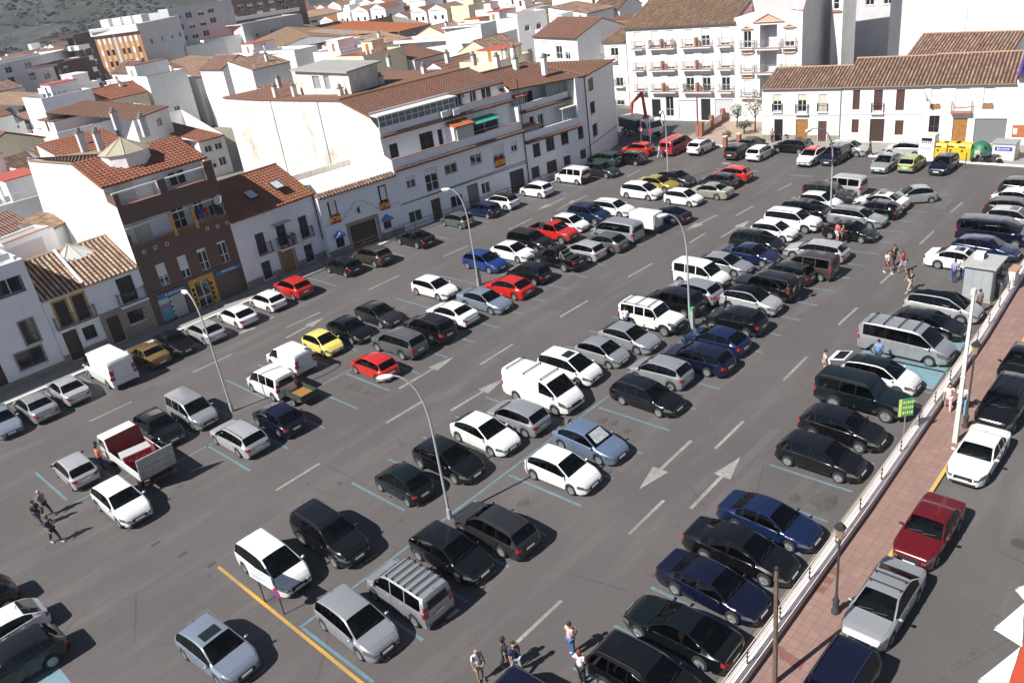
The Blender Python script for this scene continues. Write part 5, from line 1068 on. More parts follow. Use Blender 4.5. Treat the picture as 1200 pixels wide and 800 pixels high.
for b_, m_ in zip(DR, (T_BRN, T_TAN, T_ORG)): obj('roof', b_, m_, DH, kind='stuff')
used = {}
for r, rm, kind in INF:
    q = Vector(r.location)+Vector((0, 0, 7))-Vector((0, 0, CAM_H)); c = q.dot(D); X, Y = 600+FPX*q.dot(R)/c, 400-FPX*q.dot(U)/c
    place = next((t for x0, x1, y0, y1, t in ((-99, 60, 0, 110, 'by the pale left flats'), (-99, 60, 110, 400, 'in the roofs left of the brick block'), (60, 140, 0, 400, 'below the slim brown tower'), (140, 230, 0, 400, 'below the orange tower'), (230, 330, 0, 60, 'under the brown and white flats'), (230, 330, 60, 400, 'left of the grey-roofed penthouse'), (330, 430, -99, 400, 'behind the grey-roofed penthouse'), (430, 520, -99, 400, 'near the orange-roofed brick house'), (520, 620, -99, 400, 'behind the long terraced block'), (620, 760, -99, 400, 'left of the balcony block')) if x0 <= X < x1 and y0 <= Y < y1), 'at the top of the town')
    base = 'white town house with %s %s roof %s' % (rmn[rm], {'flat': 'terrace', 'gx': 'gabled', 'gy': 'end-on gabled', 'sx': 'sloping'}[kind], place)
    k_ = used.get(base, 0); used[base] = k_+1
    r['label'] = ('', 'farther ', 'third ', 'fourth ', 'fifth ', 'sixth ', 'seventh ', 'eighth ', 'ninth ', 'tenth ', 'eleventh ', 'twelfth ', 'thirteenth ', 'fourteenth ', 'fifteenth ', 'sixteenth ', 'seventeenth ', 'eighteenth ')[min(k_, 17)]+base
# ================================================================== HILLS
from mathutils import noise as mnoise
def hill_mat():
    m, t, b = _m('scrub_hillside'); v = t.nodes.new('ShaderNodeTexCoord').outputs['Object']
    a = ramp(t, noise(t, v, .05, 9, .8), .45, .58); c = mixnode(t, (.028, .034, .034), (.095, .09, .085), a)
    r = ramp(t, noise(t, v, .012, 6, .7), .46, .60, (0, 0, 0), (.85,)*3); c = mixnode(t, c, (.035, .045, .03), r)
    t.links.new(c, b.inputs['Base Color']); b.inputs['Roughness'].default_value = .95; return m
def hz(x, y):
    r = math.hypot(x, y); h = (r-470)*.20*(.8+.4*mnoise.fractal(Vector((x/380, y/380, 0)), 1.0, 2.0, 5))+18*mnoise.fractal(Vector((x/70, y/70, 3)), 1.0, 2.0, 4)*min(1, max(0, r-500)/200)-2
    return max(-2, h)
bm = BM(); n = 150; vs = []
for i in range(n+1):
    ang = math.radians(30+i*85/n); row = []
    for j in range(76):
        r = 480*(1.016**j); x, y = r*math.cos(ang), r*math.sin(ang); row.append(bm.verts.new((x, y, hz(x, y))))
    vs.append(row)
for i in range(n):
    for j in range(75): bm.faces.new((vs[i][j], vs[i][j+1], vs[i+1][j+1], vs[i+1][j]))
obj('hills', bm, hill_mat(), kind='structure', smooth=60)
tb_ = BM(); bmesh.ops.create_icosphere(tb_, subdivisions=1, radius=1); IV = [v.co.copy() for v in tb_.verts]; IF = [[v.index for v in f.verts] for f in tb_.faces]; tb_.free()
def blobs(name, n, seed, r0_, span, smin, smax, sx, sz, lift, thr, mat):
    rnd = random.Random(seed); V = []; F_ = []
    for i in range(n):
        ang = math.radians(rnd.uniform(57, 91)); r = r0_*math.exp(rnd.uniform(0, span)); x, y = r*math.cos(ang), r*math.sin(ang)
        if mnoise.noise(Vector((x/55, y/55, 7))) < thr: continue
        s = rnd.uniform(smin, smax); z = hz(x, y)+s*lift; ca, sa = math.cos(rnd.random()*6), math.sin(rnd.random()*6); k0 = len(V); q = rnd.uniform(.7, 1.3)*sx
        for v in IV:
            a = v.x*s*q*rnd.uniform(.8, 1.2); b = v.y*s*rnd.uniform(.8, 1.2); V.append((x+a*ca-b*sa, y+a*sa+b*ca, z+v.z*s*sz))
        F_ += [[k0+j for j in f] for f in IF]
    me = bpy.data.meshes.new(name); me.from_pydata(V, [], F_); me.materials.append(mat); o = bpy.data.objects.new(name, me); COL.objects.link(o); o['kind'] = 'stuff'
blobs('hillside_scrub', 16000, 3, 490, 1.05, .4, 1.7, 1.2, .7, .15, -.05, plain('scrub_green', (.028, .034, .032), .9, var=.5, scale=.1))
blobs('rock_outcrops', 1100, 4, 500, 1.05, .4, 1.5, 1.6, .5, .05, -1, plain('pale_rock', (.17, .16, .145), .95, var=.3))
# summer haze over the valley
bm = BM(); box(bm, (600, 600, 148.5), (2440, 2440, 303)); hzo = obj('haze', bm, plain('unused_haze', (1, 1, 1)), kind='stuff')
hm = bpy.data.materials.new('haze_air'); hm.use_nodes = True; t = hm.node_tree; t.nodes.remove(t.nodes['Principled BSDF']); pv = t.nodes.new('ShaderNodeVolumePrincipled')
pv.inputs['Color'].default_value = (.80, .87, 1.0, 1); pv.inputs['Density'].default_value = HAZE; pv.inputs['Anisotropy'].default_value = .2
t.links.new(pv.outputs[0], t.nodes['Material Output'].inputs['Volume']); hzo.data.materials.clear(); hzo.data.materials.append(hm)
# ================================================================== CARS
PAINTS = {}
def paint(key):
    if key in PAINTS: return PAINTS[key]
    c, metal, rough = {
        'white': ((.74, .74, .73), 0, .35), 'pearl': ((.66, .66, .64), .1, .35), 'silver': ((.42, .43, .45), .55, .36),
        'lsilver': ((.55, .55, .56), .45, .38), 'bsilver': ((.30, .35, .43), .5, .34), 'grey': ((.14, .145, .15), .45, .32), 'dgrey': ((.032, .033, .036), .4, .3),
        'black': ((.004, .004, .005), .0, .22), 'navy': ((.005, .007, .026), .2, .22), 'dblue': ((.010, .022, .075), .35, .24),
        'blue': ((.015, .05, .24), .35, .28), 'sky': ((.20, .27, .40), .5, .34), 'teal': ((.004, .010, .013), .3, .3), 'green': ((.02, .075, .055), .3, .35),
        'bgreen': ((.004, .007, .008), .25, .22), 'gg': ((.13, .16, .15), .45, .35), 'red': ((.52, .018, .012), .05, .3), 'dred': ((.13, .006, .010), .2, .26),
        'orange': ((.6, .12, .02), 0, .4), 'yellow': ((.72, .62, .16), .0, .35), 'gold': ((.42, .31, .05), .3, .35), 'mustard': ((.19, .115, .03), .3, .4), 'bronze': ((.24, .14, .045), .4, .4),
        'brown': ((.075, .062, .055), .45, .34), 'beige': ((.46, .44, .38), .5, .36), 'lime': ((.33, .42, .19), .3, .4), 'sgreen': ((.30, .36, .34), .5, .36),
        'cherry': ((.40, .02, .03), .1, .35)}[key]
    m, t, b = _m('car_paint_'+key)
    b.inputs['Metallic'].default_value = metal; b.inputs['Roughness'].default_value = rough
    b.inputs['Coat Weight'].default_value = .55; b.inputs['Coat Roughness'].default_value = .08
    v = t.nodes.new('ShaderNodeTexCoord').outputs['Object']
    oi = t.nodes.new('ShaderNodeObjectInfo')
    d = ramp(t, noise(t, v, 2.2, 6, .7), .45, .8, (0, 0, 0), (.012 if sum(c) < .2 else .04 if c[1] > .6 else .08,)*3)      # road dust
    t.links.new(mixnode(t, c, (.26, .24, .21), d), b.inputs['Base Color'])
    PAINTS[key] = m
    return m

# kind: L, W, H, wheelbase, front overhang share, wheel radius, sill z, roof/width ratio,
# top profile [(t, z)], belt [(t, z)], cowl t, roof front t, roof rear t, tail-glass end t, pillars (t list), vertical tail?
KINDS = {
 'hatch':  dict(L=4.2, W=1.80, H=1.47, wb=2.62, fo=.86, wr=.31, sill=.20, tr=.73, cowl=.24, rf=.43, rr=.86, re=.965, pil=[.58, .80], wend=.90,
                top=[(0, .56), (.02, .68), (.08, .80), (.24, .96), (.43, 1.42), (.56, 1.47), (.74, 1.44), (.86, 1.37), (.965, 1.00), (1, .86)], belt=[(0, .55), (.02, .64), (.24, .88), (.9, .98), (1, .84)]),
 'mini':   dict(L=3.85, W=1.68, H=1.46, wb=2.46, fo=.76, wr=.29, sill=.19, tr=.74, cowl=.22, rf=.41, rr=.88, re=.97, pil=[.58, .82], wend=.92,
                top=[(0, .56), (.02, .69), (.08, .80), (.22, .95), (.41, 1.41), (.55, 1.46), (.75, 1.43), (.88, 1.36), (.97, .98), (1, .86)], belt=[(0, .56), (.02, .65), (.22, .88), (.9, .95), (1, .84)]),
 'city':   dict(L=3.55, W=1.64, H=1.46, wb=2.32, fo=.68, wr=.27, sill=.19, tr=.72, cowl=.20, rf=.40, rr=.82, re=.96, pil=[.62], wend=.88,
                top=[(0, .54), (.03, .68), (.09, .82), (.20, .95), (.40, 1.40), (.54, 1.46), (.70, 1.43), (.82, 1.33), (.96, .96), (1, .80)], belt=[(0, .53), (.03, .64), (.2, .88), (.88, .93), (1, .78)]),
 'sedan':  dict(L=4.65, W=1.80, H=1.43, wb=2.72, fo=.88, wr=.32, sill=.20, tr=.70, cowl=.25, rf=.42, rr=.70, re=.845, pil=[.545, .70], wend=.775,
                top=[(0, .56), (.02, .68), (.08, .79), (.25, .94), (.42, 1.38), (.53, 1.43), (.62, 1.42), (.70, 1.36), (.845, 1.03), (.97, .99), (.99, .93), (1, .80)], belt=[(0, .55), (.02, .64), (.25, .87), (.84, .96), (.99, .90), (1, .78)]),
 'coupe':  dict(L=4.62, W=1.85, H=1.38, wb=2.76, fo=.86, wr=.34, sill=.18, tr=.68, cowl=.27, rf=.45, rr=.66, re=.90, pil=[.62], wend=.80,
                top=[(0, .54), (.02, .66), (.08, .77), (.27, .91), (.45, 1.34), (.55, 1.38), (.66, 1.33), (.90, 1.00), (.985, .97), (1, .78)], belt=[(0, .53), (.02, .62), (.27, .85), (.88, .93), (.98, .90), (1, .76)]),
 'oldsedan': dict(L=4.55, W=1.74, H=1.40, wb=2.65, fo=.84, wr=.30, sill=.21, tr=.76, cowl=.30, rf=.43, rr=.70, re=.80, pil=[.55, .69], wend=.755,
                top=[(0, .66), (.012, .78), (.06, .82), (.30, .93), (.43, 1.36), (.5, 1.40), (.66, 1.40), (.70, 1.36), (.80, 1.0), (.98, .96), (.99, .90), (1, .72)], belt=[(0, .65), (.012, .76), (.3, .89), (.8, .94), (.985, .90), (1, .71)]),
 'estate': dict(L=4.65, W=1.80, H=1.46, wb=2.70, fo=.88, wr=.32, sill=.20, tr=.72, cowl=.245, rf=.41, rr=.90, re=.975, pil=[.545, .715], wend=.925,
                top=[(0, .56), (.02, .68), (.08, .79), (.245, .94), (.41, 1.39), (.52, 1.46), (.76, 1.44), (.90, 1.38), (.975, 1.0), (1, .84)], belt=[(0, .55), (.02, .64), (.245, .87), (.92, .97), (1, .82)]),
 'suv':    dict(L=4.50, W=1.86, H=1.68, wb=2.68, fo=.87, wr=.36, sill=.30, tr=.75, cowl=.24, rf=.40, rr=.90, re=.975, pil=[.55, .74], wend=.93, clad=True, rails=True,
                top=[(0, .70), (.015, .86), (.07, .98), (.24, 1.12), (.40, 1.60), (.5, 1.68), (.76, 1.66), (.90, 1.59), (.975, 1.18), (1, 1.0)], belt=[(0, .69), (.015, .80), (.24, 1.04), (.92, 1.13), (1, .98)]),
 'csuv':   dict(L=4.25, W=1.80, H=1.60, wb=2.56, fo=.84, wr=.34, sill=.27, tr=.74, cowl=.24, rf=.41, rr=.87, re=.965, pil=[.57, .77], wend=.90, clad=True,
                top=[(0, .66), (.02, .82), (.07, .95), (.24, 1.08), (.41, 1.54), (.52, 1.60), (.74, 1.56), (.87, 1.47), (.965, 1.12), (1, .96)], belt=[(0, .65), (.02, .76), (.24, 1.0), (.9, 1.10), (1, .94)]),
 'mpv':    dict(L=4.45, W=1.82, H=1.64, wb=2.72, fo=.86, wr=.32, sill=.21, tr=.74, cowl=.165, rf=.39, rr=.90, re=.975, pil=[.36, .58, .78], wend=.93,
                top=[(0, .60), (.02, .76), (.07, .90), (.165, 1.02), (.39, 1.58), (.52, 1.64), (.76, 1.62), (.90, 1.55), (.975, 1.08), (1, .90)], belt=[(0, .59), (.02, .70), (.165, .93), (.92, 1.05), (1, .88)]),
 'ludo':   dict(L=4.30, W=1.76, H=1.81, wb=2.72, fo=.80, wr=.31, sill=.22, tr=.84, cowl=.20, rf=.36, rr=.985, re=.996, pil=[.50, .72], wend=.95, vert=True,
                top=[(0, .66), (.02, .82), (.07, .94), (.20, 1.10), (.36, 1.70), (.46, 1.81), (.80, 1.81), (.985, 1.76), (1, 1.60)], belt=[(0, .65), (.02, .76), (.2, 1.02), (1, 1.06)]),
 'ludovan': dict(L=4.30, W=1.76, H=1.83, wb=2.72, fo=.80, wr=.31, sill=.22, tr=.86, cowl=.20, rf=.36, rr=.985, re=.996, pil=[.49], wend=.49, vert=True, blind=True,
                top=[(0, .66), (.02, .82), (.07, .94), (.20, 1.10), (.36, 1.70), (.46, 1.83), (.80, 1.83), (.985, 1.78), (1, 1.62)], belt=[(0, .65), (.02, .76), (.2, 1.02), (1, 1.06)]),
 'van':    dict(L=5.05, W=1.95, H=2.02, wb=3.10, fo=.86, wr=.33, sill=.26, tr=.88, cowl=.13, rf=.285, rr=.985, re=.996, pil=[.40], wend=.40, vert=True, blind=True,
                top=[(0, .74), (.02, .92), (.06, 1.05), (.13, 1.22), (.285, 1.88), (.36, 2.02), (.80, 2.02), (.985, 1.98), (1, 1.80)], belt=[(0, .73), (.02, .84), (.13, 1.12), (1, 1.18)]),
 'hvan':   dict(L=5.30, W=2.05, H=2.40, wb=3.20, fo=.92, wr=.34, sill=.30, tr=.92, cowl=.13, rf=.25, rr=.985, re=.996, pil=[.36], wend=.36, vert=True, blind=True,
                top=[(0, .80), (.02, 1.0), (.06, 1.12), (.13, 1.30), (.25, 2.15), (.31, 2.40), (.80, 2.40), (.985, 2.38), (1, 2.2)], belt=[(0, .79), (.02, .9), (.13, 1.18), (1, 1.22)]),
 'bus':    dict(L=5.05, W=1.92, H=1.96, wb=3.05, fo=.88, wr=.33, sill=.24, tr=.84, cowl=.14, rf=.30, rr=.97, re=.99, pil=[.42, .68], wend=.94, vert=True,
                top=[(0, .72), (.02, .90), (.06, 1.02), (.14, 1.18), (.30, 1.84), (.38, 1.96), (.80, 1.96), (.97, 1.90), (1, 1.7)], belt=[(0, .71), (.02, .82), (.14, 1.08), (1, 1.14)]),
 'offroad': dict(L=4.60, W=1.80, H=1.86, wb=2.72, fo=.80, wr=.39, sill=.40, tr=.84, cowl=.29, rf=.375, rr=.97, re=.99, pil=[.52, .70], wend=.95, vert=True, clad=True, rails=True,
                top=[(0, .92), (.01, 1.08), (.04, 1.13), (.29, 1.22), (.375, 1.78), (.44, 1.86), (.80, 1.86), (.97, 1.82), (1, 1.68)], belt=[(0, .90), (.01, 1.04), (.29, 1.16), (1, 1.18)]),
 'pickup': dict(L=5.10, W=1.82, H=1.76, wb=3.00, fo=.84, wr=.39, sill=.42, tr=.76, cowl=.25, rf=.36, rr=.575, re=.62, pil=[.445, .575], wend=.595, clad=True, bed=True,
                top=[(0, .86), (.01, 1.00), (.05, 1.08), (.25, 1.17), (.36, 1.68), (.43, 1.76), (.54, 1.75), (.575, 1.69), (.62, 1.14), (1, 1.12)], belt=[(0, .84), (.01, .96), (.25, 1.10), (1, 1.10)]),
}
def variant(base, new, **kw):
    d = dict(KINDS[base]); d.update(kw); KINDS[new] = d
variant('hatch', 'hatchb', L=4.05, W=1.76, H=1.52, wb=2.55, fo=.80, cowl=.215, rf=.40, rr=.89, re=.975, pil=[.56, .79], wend=.92,
        top=[(0, .58), (.02, .72), (.08, .85), (.215, .99), (.40, 1.46), (.50, 1.52), (.72, 1.50), (.89, 1.41), (.975, 1.02), (1, .88)], belt=[(0, .57), (.02, .67), (.215, .91), (.9, 1.01), (1, .86)])
variant('hatch', 'hatchc', L=4.30, W=1.81, H=1.43, wb=2.65, fo=.88, cowl=.255, rf=.45, rr=.80, re=.955, pil=[.60, .79], wend=.86, sill=.18,
        top=[(0, .54), (.02, .66), (.08, .77), (.255, .93), (.45, 1.39), (.55, 1.43), (.68, 1.41), (.80, 1.33), (.955, 1.0), (1, .85)], belt=[(0, .53), (.02, .62), (.255, .86), (.86, .98), (1, .82)])
variant('suv', 'suvb', L=4.62, H=1.72, pil=[.54, .73], rr=.93, re=.985, wend=.95, vert=False,
        top=[(0, .76), (.015, .93), (.06, 1.03), (.24, 1.15), (.385, 1.66), (.47, 1.72), (.80, 1.71), (.93, 1.65), (.985, 1.2), (1, 1.02)], rf=.385)
variant('sedan', 'sedanb', L=4.72, H=1.46, cowl=.235, rf=.41, rr=.72, re=.865, wend=.795, pil=[.54, .71],
        top=[(0, .58), (.02, .70), (.08, .82), (.235, .97), (.41, 1.41), (.53, 1.46), (.62, 1.45), (.72, 1.37), (.865, 1.07), (.975, 1.04), (.99, .96), (1, .82)])
VARI = {'hatch': ['hatch', 'hatchb', 'hatchc', 'hatchb'], 'suv': ['suv', 'suvb'], 'sedan': ['sedan', 'sedanb']}
def interp(tab, t):
    if t <= tab[0][0]: return tab[0][1]
    for (a, x), (b, y) in zip(tab, tab[1:]):
        if t <= b:
            f = (t-a)/(b-a) if b > a else 0
            return x+(y-x)*f
    return tab[-1][1]
def sinterp(tab, t):
    """slightly rounded profile"""
    return (interp(tab, t-.012)+2*interp(tab, t)+interp(tab, t+.012))/4 if .03 < t < .94 else interp(tab, t)

def car_shell(k):
    P = KINDS[k]; L, Wd, H = P['L'], P['W']/2, P['H']
    tw = [P['fo']/L, (P['fo']+P['wb'])/L]; Ra = (P['wr']+.055)/L
    ts = {0, .008, .02, .05, .08, .12, .165, P['cowl'], P['rf'], P['rr'], P['re'], P['wend'], .97, .99, 1}
    ts |= {P['cowl']+(P['rf']-P['cowl'])*f for f in (.2, .4, .6, .8)}
    ts |= {P['rr']+(P['re']-P['rr'])*f for f in (.33, .66)}
    for w in tw:
        for f in (-1.02, -.94, -.75, -.5, -.25, 0, .25, .5, .75, .94, 1.02): ts.add(w+Ra*f)
    for p in P['pil']: ts |= {p-.009, p+.009}
    ts |= {x/20 for x in range(1, 20)}
    ts = sorted(ts); out = [ts[0]]
    hard = {0, P['cowl'], P['rf'], P['rr'], P['re'], P['wend'], 1} | {p+s for p in P['pil'] for s in (-.009, .009)}
    for t in ts[1:]:
        if t-out[-1] < .007:
            if t in hard and out[-1] not in hard: out[-1] = t
            elif t in hard: out.append(t)
        else: out.append(t)
    ts = out
    def half(t):
        if t < .16: return Wd*(1-(.26 if not P.get('vert') or k == 'ludo' else .2)*((.16-t)/.16)**2.3)
        if t > .88: return Wd*(1-(.05 if P.get('vert') or P.get('bed') else .17)*((t-.88)/.12)**2.2)
        return Wd
    rows = []
    for t in ts:
        w = half(t); zt = sinterp(P['top'], t); zb = interp(P['belt'], t); zt = max(zt, zb+.012)
        zl = P['sill'] + (.05*((.06-t)/.06) if t < .06 else 0) + (.08*((t-.95)/.05) if t > .95 else 0)
        for q in tw:
            dx = abs(t-q)/Ra
            if dx < 1: zl = max(zl, P['wr'] + (P['wr']+.055)*math.sqrt(1-dx*dx))
        g = max(0, min(1, (zt-zb-.05)/(H-zb-.06)))
        rh = w*(.93+(P['tr']-.93)*g)
        y3 = w*.985
        sec = [(w*.955, zl), (w*.995, zl+(zb-zl)*.30), (w*1.0, zl+(zb-zl)*.66), (y3, zb)]
        for f in (.07, .5, .90): sec.append((y3*.985+(rh-y3*.985)*(f**1.15), zb+(zt-zb)*f*(.985 if g > .2 else .8)))
        rr_ = rh*(.93)
        sec += [(rr_, zt-.028*max(g, .3)), (rr_*.6, zt-.006), (0, zt)]
        if g < .05:      # bonnet / boot crown
            c = zt-zb
            sec[4] = (y3*.975, zb+c*.25); sec[5] = (y3*.955, zb+c*.45); sec[6] = (y3*.93, zb+c*.6); sec[7] = (y3*.86, zb+c*.78); sec[8] = (y3*.5, zb+c*.96); sec[9] = (0, zt)
        rows.append(sec)
    # rounded nose and tail: pull first/last sections in
    pts = []
    for i, (t, sec) in enumerate(zip(ts, rows)):
        x = L/2 - t*L
        pts.append([Vector((x, y, z)) for y, z in sec])
    def cls(tm, j, side):
        """part a face belongs to"""
        s = 'L' if side > 0 else 'R'
        gm = interp(P['top'], tm)-interp(P['belt'], tm)
        if j >= 7:
            if P['cowl'] < tm < P['rf']: return 'windscreen'
            if P['rr'] < tm < P['re'] and not P.get('vert'): return 'rear_window'
            if .035 < tm < P['cowl']: return 'bonnet'
            if P['rf'] < tm < P['rr']: return 'roof'
            if P.get('bed') and P['re'] < tm < .975: return 'void'
            if tm > P['re']: return 'boot' if k in ('sedan', 'sedanb', 'oldsedan', 'coupe') and tm < .985 else 'body'
            return 'body'
        if j in (4, 5) and gm > .10 and P['cowl'] < tm < P['wend']:
            seq = [P['cowl']]+P['pil']+[P['wend']]
            for a, b in zip(seq, seq[1:]):
                if a < tm < b and not any(abs(tm-p) < .0089 for p in P['pil']):
                    if tm < P['cowl']+(P['rf']-P['cowl'])*.22: return 'body'
                    return 'sw_%s_%d' % (s, int(a*100))
            return 'pillar_%s_%d' % (s, int(tm*12))
        if tm < .05:
            if j >= 2 and j < 4: return 'headlight_'+s if (j == 2 or tm > .02) else 'body'
            if j < 2: return 'bumper_f'
        if .05 < tm < .10 and j in (2, 3): return 'headlight_'+s
        if tm > .965:
            if j < 2: return 'bumper_r'
            if j == 2: return 'taillight_'+s
            if j == 3 and not P.get('vert') and not P.get('bed'): return 'taillight_'+s
            if j in (4, 5) and P.get('vert'): return 'taillight_'+s if tm > .985 and j == 4 else 'body'
        if j < 3:
            dd = [P['cowl']+.03]+[p for p in P['pil'] if p > P['cowl']+.15][:2]
            if len(dd) < 3 and not P.get('blind') and k not in ('city', 'coupe'): dd.append(.78)
            for n_, (a, b) in enumerate(zip(dd, dd[1:])):
                if a < tm < b: return 'door_%s_%d' % (s, n_)
        if P.get('clad') and j == 0: return 'cladding_%s_%d' % (s, 0 if tm < tw[0] else 1 if tm < tw[1] else 2)
        return 'body'
    parts = {}
    def add(c, quad, flip):
        parts.setdefault(c, []).append(quad[::-1] if flip else quad)
    for i in range(len(ts)-1):
        tm = (ts[i]+ts[i+1])/2
        for j in range(9):
            q = [pts[i][j], pts[i][j+1], pts[i+1][j+1], pts[i+1][j]]
            add(cls(tm, j, 1), q, True)
            m = [Vector((v.x, -v.y, v.z)) for v in q]
            add(cls(tm, j, -1), m, False)
    # caps: slightly bowed out nose and tail
    for i, sx, t in ((0, 1, 0), (len(ts)-1, -1, 1)):
        sec = pts[i]
        bow = [.04, .07, .06, .03, .0, 0, 0, 0, 0, 0] if not (sx < 0 and P.get('vert')) else [.03, .05, .04, .02, .02, .015, .01, .0, 0, 0]
        cen = [Vector((v.x+sx*bow[j], v.y*.72, v.z)) for j, v in enumerate(sec)]
        for j in range(9):
            c = 'bumper_f' if sx > 0 and j < 2 else 'bumper_r' if sx < 0 and j < 2 else 'body'
            if sx < 0 and P.get('vert') and j in (4, 5) and not P.get('blind'): c2 = 'rear_window'
            elif sx < 0 and P.get('bed') and j in (1, 2): c2 = 'tailgate'
            elif sx < 0 and j in (2, 3) and not P.get('bed'): c2 = 'tailgate'
            else: c2 = c
            if P.get('blind') and sx < 0 and 2 <= j <= 6: c2 = 'tailgate'
            cs = c
            for s in (1, -1):
                a = [Vector((v.x, v.y*s, v.z)) for v in (sec[j], sec[j+1], cen[j+1], cen[j])]
                tl = cs
                if j == 2 and sx > 0: tl = 'headlight_'+('L' if s > 0 else 'R')
                if sx < 0 and (j == 2 or (P.get('vert') and j == 4)): tl = 'taillight_'+('L' if s > 0 else 'R')
                add(tl, a, (s > 0) != (sx > 0))
            q = [cen[j], cen[j+1], Vector((cen[j+1].x, -cen[j+1].y, cen[j+1].z)), Vector((cen[j].x, -cen[j].y, cen[j].z))]
            add(c2, q, sx < 0)
    return P, parts

def part_mesh(quads, shrink=0.0, out=0.0):
    bm = BM(); cache = {}
    def vv(v):
        k = (round(v.x, 4), round(v.y, 4), round(v.z, 4))
        if k not in cache: cache[k] = bm.verts.new(v)
        return cache[k]
    for q in quads:
        vs = []
        for v in q:
            w = vv(v)
            if w not in vs: vs.append(w)
        if len(vs) >= 3:
            try: bm.faces.new(vs)
            except ValueError: pass
    bm.normal_update()
    if shrink:
        bd = {v for e in bm.edges if len(e.link_faces) == 1 for v in e.verts}
        mv = {}
        for v in bd:
            es = [e for e in v.link_edges if len(e.link_faces) == 1]
            d = Vector()
            for e in es:
                f = e.link_faces[0]; c = f.calc_center_median(); mid = (e.verts[0].co+e.verts[1].co)/2
                ed = (e.verts[1].co-e.verts[0].co).normalized(); w = c-mid; w -= ed*w.dot(ed)
                if w.length > 1e-6: d += w.normalized()
            if d.length > 1e-6: mv[v] = d.normalized()*shrink
        for v, d in mv.items(): v.co += d
    if out:
        ns = {v: v.normal.copy() for v in bm.verts}
        for v in bm.verts: v.co += ns[v]*out
    return bm

WHEELM = {}
def wheel_meshes(r, style):
    key = (r, style)
    if key in WHEELM: return WHEELM[key]
    Mx = Matrix.Rotation(math.radians(-90), 4, 'X')    # axis along +y, outer face at +y
    bm = BM(); w = .20
    lathe(bm, [(r*.60, -w/2), (r*.95, -w/2), (r, -w*.36), (r, w*.36), (r*.95, w/2), (r*.66, w/2), (r*.62, w*.3), (.001, w*.24)], 20, Mx)
    bm.normal_update()
    for f in bm.faces: f.smooth = False
    me = bpy.data.meshes.new('tyre'); bm.to_mesh(me); bm.free(); me.materials.append(RUBBER)
    bm = BM(); Rr = r*.66
    lathe(bm, [(Rr*.90, w*.30), (Rr*.93, w*.50), (Rr, w*.52), (Rr*.99, w*.4)], 20, Mx)
    lathe(bm, [(Rr*.24, w*.34), (Rr*.2, w*.47), (.001, w*.48)], 10, Mx)
    n = {0: 5, 1: 7, 2: 10}[style]
    for k in range(n):
        a = 2*math.pi*k/n; ww = {0: .22, 1: .12, 2: .085}[style]*Rr
        Mr = Mx @ Matrix.Rotation(a, 4, 'Z')
        box(bm, (Rr*.53, 0, w*.41), (Rr*.80, ww, w*.10), Mr)
    me2 = bpy.data.meshes.new('rim'); bm.normal_update(); bm.to_mesh(me2); bm.free(); me2.materials.append(RIM)
    WHEELM[key] = (me, me2)
    return WHEELM[key]

